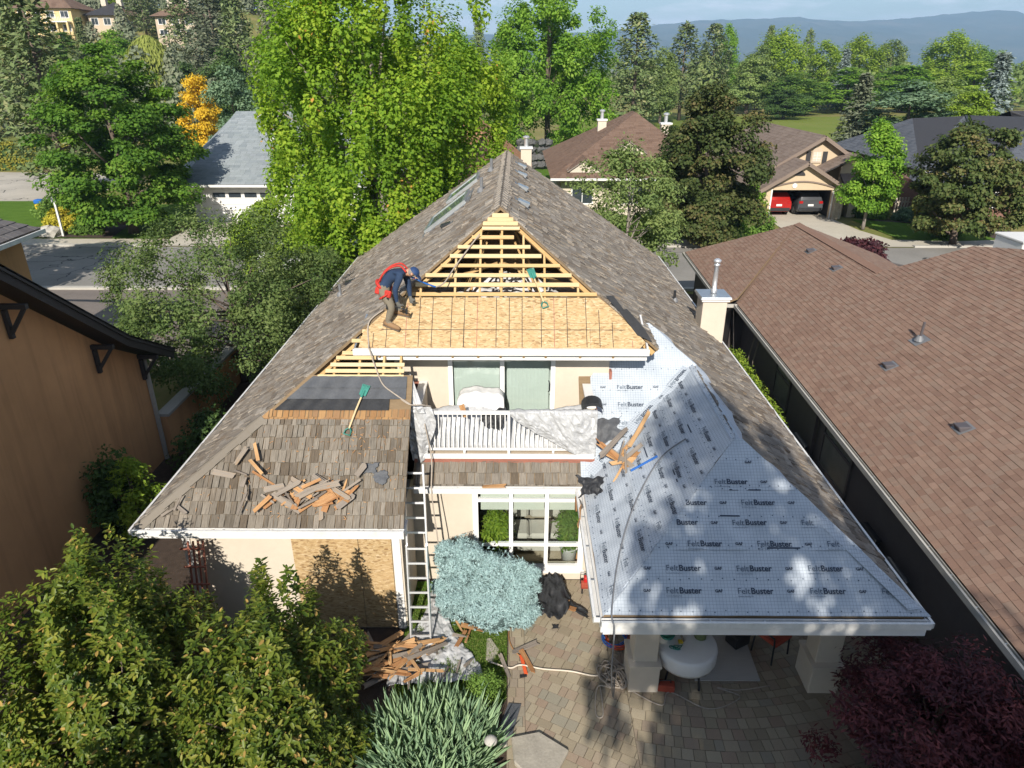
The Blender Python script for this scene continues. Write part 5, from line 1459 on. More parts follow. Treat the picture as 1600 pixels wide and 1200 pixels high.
hh = hill_house('hillside_house', 'yellow two storey house on the hill with brown hip roof and balcony', -104.5, 178, 16.6, 12.5, 10, 5.2, 8.6, yel, M['umber_shingle'], 121)
bl = MB().box((-103.5, 171.2, 19.0), (-98.6, 173, 19.2)).build('balcony', M['white'], hh)
for k in range(14): MB().box((-103.5 + 0.37 * k, 171.2, 19.2), (-103.42 + 0.37 * k, 171.28, 20.1)).build('baluster', M['white'], bl)
for x in (-103.4, -101, -98.7): MB().box((x - 0.2, 171.2, 16.0), (x + 0.2, 171.6, 19.0)).build('balcony_post', yel, bl)
hill_house('hillside_house', 'tan gabled house on the hill right of the yellow house', -93.0, 182, 18.0, 8.5, 9, 2.7, 5.6, M['cream_dark'], M['umber_shingle'], 125, 1, 3)
hill_house('hillside_house', 'brown roofed hill house half hidden by pines', -72.5, 170, 15.6, 8.5, 8, 4.2, 7.0, M['cream_dark'], M['umber_shingle'], 129, 2, 3)
hill_house('hillside_house', 'slate roofed house at the crest of the hill', -132, 236, 24.4, 9, 9, 2.6, 5.0, M['white'], M['grey_shingle'], 133, 1, 3)

# boulder wall beyond the terracotta house
rw = thing('boulder_wall', 'dark boulder retaining wall under the tall green tree', 'wall', (2.2, 78, 0))
rbk = random.Random(4)
for k in range(26):
    cx_, cz_ = 0.3 + (k % 7) * 0.75 + rbk.uniform(-0.2, 0.2), 0.45 + (k // 7) * 0.75
    m = MB().ball((cx_, 78 + rbk.uniform(-0.2, 0.2), cz_), 0.5, 8, 5, 0, 0.8)
    m.v = [(x + rbk.uniform(-0.1, 0.1), y + rbk.uniform(-0.1, 0.1), z + rbk.uniform(-0.1, 0.1)) for x, y, z in m.v]
    m.build('boulder', M['rock'], rw)

# ------------------------------------------------------------------ cars
tyre = plain('tyre_rubber', (0.02, 0.02, 0.02), 0.8)
rim = plain('alloy_rim', (0.45, 0.46, 0.48), 0.3, metallic=0.8)
red_l = plain('red_lamp_lens', (0.35, 0.01, 0.01), 0.2)
def make_car(name, label, loc, rotz, col, L=4.6, W=1.84, H=1.66, van=False):
    c = thing(name, label, 'van' if van else 'car', loc, rotz)
    paint = plain(name + '_paint', col, 0.25, 0.04, 1.0, 0.0, metallic=0.3, spec=0.6)
    hw = W / 2
    # stations along the length (y), rear at y = 0: (y, z_sill, z_belt, z_roof, width belt, width roof)
    if van: S = [(0.0, 0.45, 1.05, 1.95, 0.96, 0.86), (0.08, 0.32, 1.1, 2.08, 1.0, 0.9), (3.9, 0.3, 1.1, 2.1, 1.0, 0.9), (4.6, 0.3, 1.08, 1.55, 1.0, 0.84), (5.2, 0.32, 1.0, 1.08, 0.96, 0.9), (5.4, 0.4, 0.8, 0.82, 0.88, 0.86)]
    else: S = [(0.0, 0.42, 0.92, 1.12, 0.94, 0.84), (0.12, 0.3, 1.0, 1.42, 0.99, 0.8), (0.42, 0.27, 1.02, H - 0.03, 1.0, 0.77), (1.6, 0.27, 1.0, H, 1.0, 0.77), (2.6, 0.27, 0.98, H - 0.08, 1.0, 0.76), (3.35, 0.27, 0.96, 1.06, 1.0, 0.86), (4.25, 0.3, 0.86, 0.92, 0.96, 0.86), (L, 0.4, 0.7, 0.74, 0.85, 0.8)]
    m = MB(); ring = []
    for (y, zs, zb, zr, wb, wr) in S:
        ring.append([(-hw * 0.9 * wb, y, zs), (-hw * wb, y, zs + 0.12), (-hw * wb, y, zb), (-hw * wr, y, zr - 0.05), (-hw * wr * 0.85, y, zr), (hw * wr * 0.85, y, zr), (hw * wr, y, zr - 0.05), (hw * wb, y, zb), (hw * wb, y, zs + 0.12), (hw * 0.9 * wb, y, zs)])
    nn = 10
    for r_ in ring: m.v += r_
    for i in range(len(S) - 1):
        for k in range(nn):
            a = i * nn + k; b = i * nn + (k + 1) % nn
            m.f.append((a, b, b + nn, a + nn)); m.m.append(0); m.rn.append(0.5)
    m.f.append(tuple(range(nn))); m.m.append(0); m.rn.append(0.5)
    m.f.append(tuple(range((len(S) - 1) * nn, len(S) * nn))[::-1]); m.m.append(0); m.rn.append(0.5)
    body = m.build('body', paint, c, True, world=False, bevel=0.03)
    body.modifiers['bevel'].segments = 2
    zt = 1.9 if van else H - 0.2
    MB().hexa([(-hw * .72, -0.012 if van else 0.02, 1.12), (hw * .72, -0.012 if van else 0.02, 1.12), (hw * .72, 0.05, 1.1), (-hw * .72, 0.05, 1.1), (-hw * .66, 0.03 if van else 0.24, zt - 0.05), (hw * .66, 0.03 if van else 0.24, zt - 0.05), (hw * .66, 0.3, zt - 0.08), (-hw * .66, 0.3, zt - 0.08)]).build('rear_window', M['dark_glass'], c, world=False)
    ends = (0.5, 3.9) if van else (0.55, 2.75)
    for sx in (-1, 1):
        MB().hexa([(sx * hw * 1.0, ends[0], 1.06), (sx * hw * 1.0, ends[1], 1.05), (sx * hw * 0.96, ends[1], 1.05), (sx * hw * 0.96, ends[0], 1.06), (sx * hw * (0.93 if van else 0.83), ends[0] + 0.1, zt - 0.02), (sx * hw * (0.93 if van else 0.83), ends[1] - 0.3, zt - 0.06), (sx * hw * 0.74, ends[1] - 0.3, zt - 0.06), (sx * hw * 0.74, ends[0] + 0.1, zt - 0.02)]).build('side_window', M['dark_glass'], c, world=False)
        MB().box((sx * hw * 0.78 - 0.14, -0.03, 0.9), (sx * hw * 0.78 + 0.14, 0.06, 1.08)).build('tail_light', red_l, c, world=False, bevel=0.02)
        for y in (0.85, L - 0.9 if not van else 4.4):
            w_ = MB().tube([(sx * (hw - 0.22), y, 0.34), (sx * (hw + 0.01), y, 0.34)], 0.34, 18).build('wheel', tyre, c, world=False)
            MB().tube([(sx * (hw + 0.0), y, 0.34), (sx * (hw + 0.02), y, 0.34)], 0.21, 12).build('rim', rim, w_, world=False)
        MB().box((sx * (hw + 0.02) - 0.08, ends[1] - 0.25, 1.05), (sx * (hw + 0.02) + 0.08, ends[1] - 0.12, 1.2)).build('mirror', paint, c, world=False, bevel=0.02)
    MB().box((-hw * 0.9, -0.05, 0.36), (hw * 0.9, 0.06, 0.6)).build('bumper', M['dark_metal'], c, world=False, bevel=0.03)
    MB().box((-0.2, -0.035, 0.72), (0.2, 0.0, 0.86)).build('number_plate', M['white'], c, world=False)
    return c
make_car('parked_car', 'red car in the left bay of the open garage', (19.15, 51.9, 0.04), 0, (0.42, 0.015, 0.012))
make_car('parked_car', 'dark grey car in the right bay of the open garage', (21.45, 51.9, 0.04), 0, (0.085, 0.09, 0.10))
make_car('parked_van', 'pale silver van parked under the big yellow green maple', (-13.2, 35.7, 0.01), rad(-90), (0.55, 0.57, 0.58), van=True, W=1.95, L=5.4)
tr = thing('parked_trailer', 'white topped trailer at the right edge behind the brown roof', 'trailer', (26.2, 35.2, 0.01))
MB().box((24.9, 34.2, 0.6), (31, 36.4, 2.1)).build('body', M['white'], tr, bevel=0.05)
MB().box((24.85, 34.15, 2.1), (31, 36.45, 2.22)).build('roof', M['white'], tr, bevel=0.03)
for x in (27.0, 27.9): MB().tube([(x, 34.15, 0.35), (x, 34.4, 0.35)], 0.34, 16).build('wheel', tyre, tr)
# ------------------------------------------------------------------ vegetation
M['lf_maple'] = leaf_mat('maple_leaf', [(0.038, 0.093, 0.012), (0.072, 0.162, 0.017), (0.119, 0.221, 0.024), (0.178, 0.272, 0.034)], 0.35, 0.3)
M['lf_big'] = leaf_mat('yellow_green_maple_leaf', [(0.08, 0.165, 0.014), (0.155, 0.275, 0.02), (0.25, 0.37, 0.03), (0.36, 0.44, 0.045)], 0.42, 0.3, (0.96, (0.60, 0.30, 0.08)))
M['lf_poplar'] = leaf_mat('fresh_green_leaf', [(0.06, 0.14, 0.016), (0.12, 0.24, 0.024), (0.19, 0.33, 0.035), (0.27, 0.39, 0.06)], 0.4, 0.3)
M['lf_green'] = leaf_mat('mid_green_leaf', [(0.055, 0.12, 0.02), (0.11, 0.20, 0.034), (0.18, 0.27, 0.05)], 0.35, 0.25)
M['lf_yg'] = leaf_mat('lime_leaf', [(0.12, 0.20, 0.02), (0.21, 0.31, 0.034), (0.33, 0.41, 0.055)], 0.4, 0.25)
M['lf_dark'] = leaf_mat('dark_green_leaf', [(0.032, 0.064, 0.015), (0.058, 0.109, 0.026), (0.090, 0.147, 0.032)], 0.2, 0.3)
M['lf_bronze'] = leaf_mat('bronze_green_leaf', [(0.029, 0.049, 0.012), (0.051, 0.077, 0.018), (0.087, 0.102, 0.029), (0.154, 0.113, 0.046)], 0.2, 0.35)
M['lf_yellow'] = leaf_mat('golden_leaf', [(0.46, 0.30, 0.02), (0.58, 0.40, 0.03), (0.66, 0.47, 0.05)], 0.35, 0.25)
M['lf_blue'] = leaf_mat('blue_green_leaf', [(0.077, 0.141, 0.077), (0.128, 0.205, 0.115), (0.179, 0.256, 0.147)], 0.25, 0.25)
M['lf_airy'] = leaf_mat('grey_green_leaf', [(0.108, 0.169, 0.054), (0.185, 0.253, 0.077), (0.276, 0.330, 0.115)], 0.35, 0.25)
M['lf_privet'] = leaf_mat('olive_green_leaf', [(0.045, 0.077, 0.023), (0.077, 0.128, 0.032), (0.128, 0.179, 0.051), (0.166, 0.211, 0.070)], 0.3, 0.35)
M['lf_willow'] = leaf_mat('willow_leaf', [(0.179, 0.218, 0.045), (0.256, 0.294, 0.064), (0.320, 0.346, 0.090)], 0.35, 0.2)
M['lf_pine'] = leaf_mat('pine_needle', [(0.061, 0.095, 0.035), (0.104, 0.147, 0.051), (0.155, 0.198, 0.078), (0.224, 0.216, 0.104)], 0.1, 0.25)
M['lf_spruce'] = leaf_mat('spruce_needle', [(0.089, 0.110, 0.067), (0.132, 0.154, 0.095), (0.184, 0.191, 0.125)], 0.1, 0.25)
M['lf_bluespruce'] = leaf_mat('blue_spruce_needle', [(0.14, 0.18, 0.17), (0.20, 0.25, 0.24), (0.27, 0.32, 0.31)], 0.1, 0.25)
M['lf_dwarf'] = leaf_mat('pale_blue_needle', [(0.15, 0.23, 0.24), (0.26, 0.37, 0.38), (0.38, 0.50, 0.52)], 0.1, 0.25)
M['lf_laurel'] = leaf_mat('glossy_laurel_leaf', [(0.030, 0.062, 0.010), (0.075, 0.12, 0.015), (0.14, 0.18, 0.024), (0.27, 0.26, 0.045)], 0.28, 0.55, (0.95, (0.40, 0.27, 0.08)))
M['lf_red'] = leaf_mat('dark_red_maple_leaf', [(0.030, 0.010, 0.016), (0.055, 0.016, 0.022), (0.095, 0.024, 0.028), (0.16, 0.045, 0.045)], 0.25, 0.35)
M['lf_iris'] = leaf_mat('sword_leaf', [(0.13, 0.21, 0.13), (0.21, 0.31, 0.18), (0.30, 0.41, 0.23)], 0.25, 0.35)
M['lf_hedge'] = leaf_mat('clipped_hedge_leaf', [(0.141, 0.154, 0.023), (0.218, 0.218, 0.031), (0.307, 0.269, 0.038)], 0.25, 0.25)
M['lf_box'] = leaf_mat('box_shrub_leaf', [(0.077, 0.141, 0.026), (0.128, 0.218, 0.038), (0.192, 0.282, 0.058)], 0.25, 0.25)
M['lf_gold'] = leaf_mat('gold_shrub_leaf', [(0.26, 0.24, 0.02), (0.38, 0.34, 0.03), (0.46, 0.38, 0.05)], 0.25, 0.25)

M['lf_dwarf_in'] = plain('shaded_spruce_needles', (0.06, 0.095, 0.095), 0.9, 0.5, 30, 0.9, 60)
ENV = {
    'round': lambda s: math.sqrt(max(0.02, 1 - (2 * s - 0.9) ** 2 / 1.25)),
    'oval': lambda s: math.sqrt(max(0.015, math.sin(math.pi * min(1, 0.08 + 0.92 * s)) )) * (1 - 0.15 * s),
    'vase': lambda s: (0.45 + 0.62 * s) * math.sqrt(max(0.02, 1 - max(0, s - 0.55) ** 2 / 0.22)),
    'column': lambda s: (0.75 + 0.3 * math.sin(math.pi * s)) * math.sqrt(max(0.02, 1 - max(0, s - 0.6) ** 2 / 0.17)),
    'dome': lambda s: math.sqrt(max(0.01, 1 - s * s)) * (0.85 + 0.15 * s),
    'egg': lambda s: math.sqrt(max(0.01, 1 - (1.55 * s - 0.55) ** 2)) if s > 0.355 else 0.62 + 0.38 * math.sin(s / 0.355 * math.pi / 2),
}
def crown_arrays(seed, h, w, base, env, nc, nl, leaf, cr, flat=0.6, up=0.6, lean=0.0, inner=0.35, droop=0.0, gap=0.0, lw=0.6):
    """leaf positions for a broad-leaved crown of height h, width w whose foliage starts at `base` (fraction)"""
    r = np.random.default_rng(seed); e = ENV[env]
    cc = []
    while len(cc) < nc:
        s = r.random(); R = e(s) * w / 2
        # keep clusters evenly spread by volume
        if r.random() > (R / (w / 2)) ** 1.2 + 0.05: continue
        rr = math.sqrt(r.uniform(inner ** 2, 1.0)) * max(0.02, R - cr * 0.5)
        a = r.uniform(0, 2 * math.pi)
        rr *= 1 + 0.16 * math.sin(3 * a + seed) + 0.10 * math.sin(5 * a + s * 9 + seed)
        cc.append((rr * math.cos(a), rr * math.sin(a), h * (base + (1 - base) * s * 0.97)))
    cc = np.array(cc)
    if gap > 0:
        keep = (np.sin(cc[:, 0] * 1.7 + seed) * np.sin(cc[:, 1] * 1.9 + seed * 2) * np.sin(cc[:, 2] * 1.5 + seed * 3)) > -gap
        cc = cc[keep]
    n_each = max(1, nl // len(cc))
    idx = np.repeat(np.arange(len(cc)), n_each); n = len(idx)
    sc = r.uniform(0.6, 1.35, len(cc)) * cr
    d = unit(r.normal(size=(n, 3))); rad_ = r.random(n) ** 0.45
    off = d * rad_[:, None] * sc[idx][:, None]
    off[:, 2] *= flat
    axis = np.array([0, 0, h * (base + (1 - base) * 0.42)])
    outward = unit((cc - axis) * np.array([1, 1, 0.7]))[idx]
    P = cc[idx] + off + outward * (np.abs(off).sum(1) * lean)[:, None]
    if droop: P[:, 2] -= droop * (rad_ ** 2) * sc[idx]
    N = unit(off / (sc[idx][:, None] + 1e-6) * 0.7 + outward * 0.35 + np.array([0, 0, up]) + r.normal(size=(n, 3)) * 0.45)
    T = unit(outward * 0.5 + r.normal(size=(n, 3)) + np.array([0, 0, -0.2]))
    crn = r.random(len(cc))
    rnd = np.clip(0.45 * crn[idx] + 0.55 * r.random(n), 0, 0.999)
    L = leaf * r.uniform(0.65, 1.35, n)
    return P, N, T, L, L * lw, rnd, cc

def trunk_mb(seed, h, w, base, cc, r0, nlimb=9, lean=(0, 0)):
    r = random.Random(seed); m = MB()
    top = h * 0.86
    pts = [Vector((lean[0] * t + 0.05 * h * 0.1 * math.sin(t * 5 + seed), lean[1] * t + 0.04 * h * 0.1 * math.cos(t * 4 + seed), top * t)) for t in (0, 0.08, 0.2, 0.35, 0.5, 0.65, 0.8, 1.0)]
    m.tube(pts, [r0 * 1.35, r0 * 1.05, r0 * 0.92, r0 * 0.78, r0 * 0.6, r0 * 0.42, r0 * 0.26, r0 * 0.08], 9)
    ids = list(range(len(cc))); r.shuffle(ids)
    for i in ids[:nlimb]:
        q = Vector(cc[i]); zz = max(h * base * 0.8, q.z * r.uniform(0.45, 0.75)); zz = min(zz, top * 0.92)
        k = zz / top
        p = Vector((lean[0] * k, lean[1] * k, zz))
        mid = p.lerp(q, 0.5) + Vector((0, 0, -0.06 * (q - p).length + r.uniform(-0.1, 0.1)))
        rr = r0 * (0.5 * (1 - k) + 0.1)
        m.tube([p, mid, q], [rr, rr * 0.65, rr * 0.15], 6)
    return m

def broad(name, label, loc, h, w, mat, seed, env='round', base=0.25, nc=60, nl=12000, leaf=0.3, cr=0.9, flat=0.65, bark='bark', r0=None, cat='tree', group=None, nlimb=10, **kw):
    t = thing(name, label, cat, loc, 0, group)
    P, N, T, L, W, rnd, cc = crown_arrays(seed, h, w, base, env, nc, nl, leaf, cr, flat, **kw)
    link('crown', leaves_mesh('crown', P, N, T, L, W, rnd, mat), t)
    trunk_mb(seed, h, w, base, cc, r0 or h * 0.022, nlimb).build('trunk' if cat == 'tree' else 'stems', M[bark], t, True, world=False)
    return t

def conifer_meshes(seed, h, w, kind, nb, mat, needle=0.5, base=0.08):
    r = np.random.default_rng(seed); P, T, N, R_ = [], [], [], []
    br = MB()
    br.tube([(0, 0, 0), (0.02 * h * 0.3, 0, h * 0.5), (0, 0, h * 0.985)], [h * 0.018, h * 0.011, h * 0.002], 8)
    for b in range(nb):
        s = (b + r.random()) / nb
        z0 = h * (base + (0.97 - base) * s)
        prof = (1 - s) ** 0.8 if kind != 'pine' else (math.sin(math.pi * min(1, 0.22 + 0.78 * s)) ** 0.6) * (1 - 0.35 * s)
        Lb = max(0.06 * w, w / 2 * prof * r.uniform(0.7, 1.12))
        a = b * 2.39996 + r.uniform(-0.4, 0.4)
        dz = (-0.18 if kind != 'pine' else 0.12) + 0.45 * s * (1 if kind == 'pine' else 0.5)
        d = np.array([math.cos(a), math.sin(a), dz])
        if b % 3 == 0: br.tube([(0, 0, z0), tuple(np.array([0, 0, z0]) + d * Lb * 0.9)], [0.03 + 0.012 * Lb, 0.008], 5)
        nt = max(3, int(Lb / (0.28 if kind != 'pine' else 0.38)))
        for k in range(nt):
            f = (k + 0.6) / nt
            if kind == 'pine' and f < 0.35: continue
            c = np.array([0, 0, z0]) + d * Lb * f + np.array([0, 0, (-0.10 if kind != 'pine' else 0.05) * Lb * f * f])
            m_ = 12 if kind == 'pine' else 10
            sp = (0.30 if kind == 'pine' else 0.24) * (0.5 + 0.5 * (1 - abs(f - 0.5))) * max(0.5, Lb / (w / 2))
            o = r.normal(size=(m_, 3)) * np.array([sp, sp, sp * 0.55]) * (w / 5)
            P.append(c + o); R_.append(np.clip(0.5 * r.random() + 0.5 * r.random(m_), 0, 0.999))
            tt = d * 0.8 + r.normal(size=(m_, 3)) * 0.7 + np.array([0, 0, 0.35 if kind == 'pine' else -0.05]); T.append(tt)
            N.append(np.array([0, 0, 0.9]) + d * 0.5 + r.normal(size=(m_, 3)) * 0.5)
    P = np.concatenate(P); T = unit(np.concatenate(T)); N = unit(np.concatenate(N)); R_ = np.concatenate(R_)
    n = len(P)
    L = needle * r.uniform(0.6, 1.3, n)
    return leaves_mesh('crown', P, N, T, L, L * 0.5, R_, mat), br.mesh('trunk', M['bark'], smooth=True)

# --- prototypes for the background (10 m tall, 6 m wide), copied with their own scale and colour
def proto_broad(seed, env, base, nc, nl, leaf, cr, **kw):
    P, N, T, L, W, rnd, cc = crown_arrays(seed, 10, 6, base, env, nc, nl, leaf, cr, **kw)
    return leaves_mesh('crown', P, N, T, L, W, rnd, M['lf_green']), trunk_mb(seed, 10, 6, base, cc, 0.2, 8).mesh('trunk', M['bark'], smooth=True)
PROTO = {
    'round': [proto_broad(201, 'round', 0.12, 90, 13000, 0.27, 0.85), proto_broad(202, 'egg', 0.1, 90, 13000, 0.27, 0.8), proto_broad(203, 'oval', 0.08, 85, 13000, 0.27, 0.8)],
    'tall': [proto_broad(204, 'vase', 0.12, 90, 13000, 0.27, 0.75, flat=1.3, lean=0.3), proto_broad(205, 'egg', 0.08, 95, 13000, 0.27, 0.7, flat=1.2, lean=0.2)],
    'pine': [conifer_meshes(211, 10, 5, 'pine', 120, M['lf_pine'], 0.36), conifer_meshes(212, 10, 5, 'pine', 105, M['lf_pine'], 0.36, 0.12)],
    'spruce': [conifer_meshes(213, 10, 5, 'spruce', 140, M['lf_spruce'], 0.34), conifer_meshes(214, 10, 5, 'spruce', 130, M['lf_spruce'], 0.34)],
}
def back_tree(fam, k, name, label, x, y, h, w, mat, g=None, group=None, rot=None):
    cm, tm = PROTO[fam][k % len(PROTO[fam])]
    t = thing(name, label, 'tree', (x, y, gh(x, y) if g is None else g), rot if rot is not None else (x * 1.7 + y) % 6.28, group)
    ww = 5.0 if fam in ('pine', 'spruce') else 6.0
    t.scale = (w / ww, w / ww, h / 10)
    c = link('crown', cm, t); link('trunk', tm, t)
    c.material_slots[0].link = 'OBJECT'; c.material_slots[0].material = mat
    return t
BG = [  # family, variant, name, label, x, y, height, width, material
    ('pine', 0, 'pine_tree', 'tall pine right of the tall green poplar, left of the blue mountain', 15.4, 100, 16.4, 8.6, 'lf_pine'),
    ('pine', 1, 'pine_tree', 'broad dark pine in front of the left end of the mountain', 25.6, 118, 16.1, 8.0, 'lf_pine'),
    ('pine', 0, 'pine_tree', 'dark pine directly left of the slim light green poplar', 31.7, 125, 16.4, 7.5, 'lf_pine'),
    ('round', 0, 'yellow_tree_far', 'yellowish tree low between two pines left of the mountain', 21.4, 112, 12.6, 6.0, 'lf_airy'),
    ('tall', 1, 'poplar_tree', 'slim light green poplar among the dark pines', 35.1, 130, 16.5, 5.0, 'lf_poplar'),
    ('round', 1, 'green_tree', 'grey green tree right of the slim poplar', 37.5, 118, 13.0, 7.5, 'lf_airy'),
    ('round', 2, 'green_tree', 'loose grey green tree above the bronze maple top', 33.0, 108, 11.5, 7.5, 'lf_airy'),
    ('tall', 0, 'lime_tree', 'bright lime green tree above the beige house ridge', 41.4, 120, 14.7, 8.5, 'lf_yg'),
    ('tall', 1, 'lime_tree', 'lime tree with feathery top second right of the bright one', 49.5, 125, 13.9, 7.6, 'lf_yg'),
    ('tall', 0, 'lime_tree', 'lime tree in the centre of the fairway row', 56.9, 128, 14.1, 8.4, 'lf_yg'),
    ('tall', 1, 'lime_tree', 'pale lime tree left of the tallest pair below the mountain', 65.5, 135, 14.3, 7.6, 'lf_airy'),
    ('tall', 0, 'lime_tree', 'tallest fan shaped lime tree below the mountain at right', 71.5, 128, 14.6, 9.5, 'lf_yg'),
    ('round', 0, 'dark_tree', 'dark round tree near the right end of the fairway row', 82.6, 138, 13.5, 7.0, 'lf_green'),
    ('tall', 1, 'lime_tree', 'lime tree behind the pale blue spruce at right', 88, 142, 12.8, 7.5, 'lf_yg'),
    ('spruce', 0, 'blue_spruce', 'small blue spruce among the lime trees', 50.3, 118, 12.7, 5.2, 'lf_bluespruce'),
    ('pine', 1, 'pine_tree', 'thin dark pine poking above the lime trees', 56.3, 150, 16.7, 4.4, 'lf_pine'),
    ('pine', 0, 'pine_tree', 'thin pine left of the bright lime tree', 48.7, 150, 17.4, 4.2, 'lf_pine'),
    ('spruce', 1, 'spruce_tree', 'grey brown spruce beside the fairway', 41.1, 90, 9.6, 7.4, 'lf_spruce'),
    ('spruce', 0, 'blue_spruce', 'large pale blue spruce at the right edge', 58.0, 92, 11.8, 8.4, 'lf_bluespruce'),
    ('spruce', 1, 'blue_spruce', 'dark blue spruce under the large pale one', 60.5, 84, 7.2, 6.0, 'lf_blue'),
    ('round', 0, 'silver_tree', 'broad silver green tree beyond the dark grey roof', 45.0, 86, 8.6, 11.5, 'lf_blue'),
    ('round', 1, 'silver_tree', 'rounded grey green tree right of the broad silver one', 50.8, 90, 8.9, 8.5, 'lf_airy'),
    ('round', 2, 'lime_tree', 'low lime green tree over the dark grey roof ridge', 48.5, 80, 7.9, 6.6, 'lf_yg'),
    ('round', 0, 'shade_tree', 'green shade tree left end of the fairway clump', 38.8, 106, 9.3, 9.5, 'lf_green'),
    ('round', 1, 'shade_tree', 'wide green shade tree in the fairway clump centre', 47.8, 110, 10.0, 10.5, 'lf_poplar'),
    ('round', 2, 'shade_tree', 'wide green shade tree right of the fairway clump', 57.0, 112, 10.4, 11.0, 'lf_poplar'),
    ('round', 0, 'shade_tree', 'dark bushy tree at the fairway edge over the beige roof', 34.6, 97, 7.4, 6.6, 'lf_dark'),
    ('round', 1, 'shade_tree', 'yellow green tree right of the fairway clump', 67, 112, 10.8, 10.0, 'lf_yg'),
    ('round', 2, 'shade_tree', 'dark green tree behind the low lime tree', 72, 118, 11.5, 9.0, 'lf_green'),
    ('pine', 0, 'pine_tree', 'big dark pine filling the upper left corner', -39.0, 62, 16.5, 8.0, 'lf_pine'),
    ('pine', 1, 'pine_tree', 'second pine behind the big corner pine', -52.0, 80, 15.0, 9.0, 'lf_pine'),
    ('pine', 0, 'pine_tree', 'pine on the slope left of the yellow house', -73.0, 115, 14.0, 8.0, 'lf_spruce'),
    ('spruce', 0, 'spruce_tree', 'dark spruce just right of the yellow hill house', -78.6, 140, 10.8, 6.0, 'lf_pine'),
    ('round', 1, 'green_tree', 'rounded bright green tree left of the willow', -68.0, 130, 10.6, 8.0, 'lf_poplar'),
    ('pine', 1, 'pine_tree', 'pine above the tan gabled hill house', -82.0, 172, 13.0, 8.0, 'lf_pine'),
    ('pine', 0, 'pine_tree', 'tall pine standing right of the willow', -64.0, 150, 15.0, 9.5, 'lf_pine'),
    ('pine', 1, 'pine_tree', 'tallest grey green pine above the golden tree', -52.9, 135, 17.9, 11.0, 'lf_spruce'),
    ('pine', 0, 'pine_tree', 'pine against the big maple left edge', -44.0, 122, 19.0, 8.5, 'lf_pine'),
    ('pine', 1, 'pine_tree', 'pine half hidden left of the big maple top', -41.0, 132, 19.5, 7.0, 'lf_spruce'),
    ('round', 0, 'dark_tree', 'dark green tree above the blue green tree', -40.0, 105, 12.0, 8.0, 'lf_dark'),
    ('round', 2, 'green_tree', 'dark tree below the willow right side', -47.5, 108, 10.0, 8.0, 'lf_dark'),
    ('round', 1, 'green_tree', 'green tree left behind the dark maple top', -56.0, 100, 9.5, 8.0, 'lf_green'),
    ('round', 2, 'golden_tree', 'golden yellow tree left of the blue grey roof', -30.7, 72, 9.6, 5.0, 'lf_yellow'),
    ('round', 0, 'blue_green_tree', 'blue green tree between golden tree and big maple', -25.8, 68, 10.2, 5.4, 'lf_blue'),
    ('tall', 1, 'lime_tree', 'lime green tree showing right of the big maple', -6.6, 80, 14.0, 6.0, 'lf_poplar'),
    ('pine', 0, 'pine_tree', 'distant thin pine between big maple and poplar', -6.5, 130, 17.2, 4.5, 'lf_pine'),
    ('pine', 1, 'pine_tree', 'distant pine touching the poplar left side', -2.2, 112, 15.3, 4.8, 'lf_pine'),
    ('round', 1, 'green_tree', 'green tree low between big maple and poplar', -3.4, 74, 9.2, 5.2, 'lf_green'),
    ('round', 0, 'dark_tree', 'dark tree left of the yellow hill house roof', -118, 186, 6.5, 10.0, 'lf_dark'),
    ('pine', 1, 'pine_tree', 'pine on the hill crest above the tan house', -108, 208, 11.0, 7.0, 'lf_pine'),
    ('round', 1, 'green_tree', 'green tree at the hill crest top left corner', -128, 200, 7.5, 10.0, 'lf_green'),
    ('round', 2, 'lime_tree', 'yellow green tree beside the hill crest pine', -97, 190, 7.0, 6.5, 'lf_yg'),
    ('pine', 0, 'pine_tree', 'pine on the crest right of the slate roofed house', -120, 226, 9.5, 6.0, 'lf_spruce'),
    ('pine', 0, 'pine_tree', 'crest pine left of the third hill house', -86, 200, 12.5, 8.0, 'lf_pine'),
    ('pine', 1, 'pine_tree', 'crest pine behind the third hill house', -72, 185, 13.5, 9.0, 'lf_pine'),
    ('round', 2, 'green_tree', 'bushy tree on the slope under the yellow house', -88, 150, 6.5, 7.0, 'lf_green'),
    ('round', 0, 'dark_tree', 'dark bushy tree on the slope left of the dry grass', -98, 158, 7.0, 8.0, 'lf_dark'),
    ('spruce', 1, 'spruce_tree', 'grey spruce at the left edge above the hedge', -48, 86, 11.0, 8.0, 'lf_spruce'),
]
for a in BG:
    k_ = 1.0
    if a[4] > 30 and a[5] > 95: k_ = 1.62
    elif a[4] > 12 and a[5] > 95: k_ = 1.3
    back_tree(a[0], a[1], a[2] if a[2] != 'yellow_tree_far' else 'green_tree', a[3], a[4] * k_, a[5] * k_, 10 + (a[6] - 10) * k_ if k_ > 1 else a[6], a[7] * k_, M[a[8]], group='trees beyond the street')

# weeping willow
r = np.random.default_rng(77); n = 7000
aa = r.uniform(0, 6.283, n); rr = 3.6 * np.sqrt(r.random(n)); top = 12.6 - 0.09 * rr ** 2 * 3.0
dz = r.random(n) ** 1.2 * (2.0 + 1.1 * rr)
ang8 = np.round(aa * 8) / 8 + r.normal(size=n) * 0.03
P = np.stack([rr * np.cos(ang8), rr * np.sin(ang8), np.maximum(2.5, top - dz)], 1)
wl = thing('willow_tree', 'pale yellow green weeping willow behind the dark maple', 'tree', (-55.0, 115, gh(-55, 115)))
link('crown', leaves_mesh('crown', P, unit(np.stack([np.cos(ang8), np.sin(ang8), np.full(n, 0.5)], 1) + r.normal(size=(n, 3)) * 0.3), unit(np.stack([r.normal(size=n) * 0.15, r.normal(size=n) * 0.15, -np.ones(n)], 1)), 0.9, 0.22, r.random(n) * 0.99, M['lf_willow']), wl)
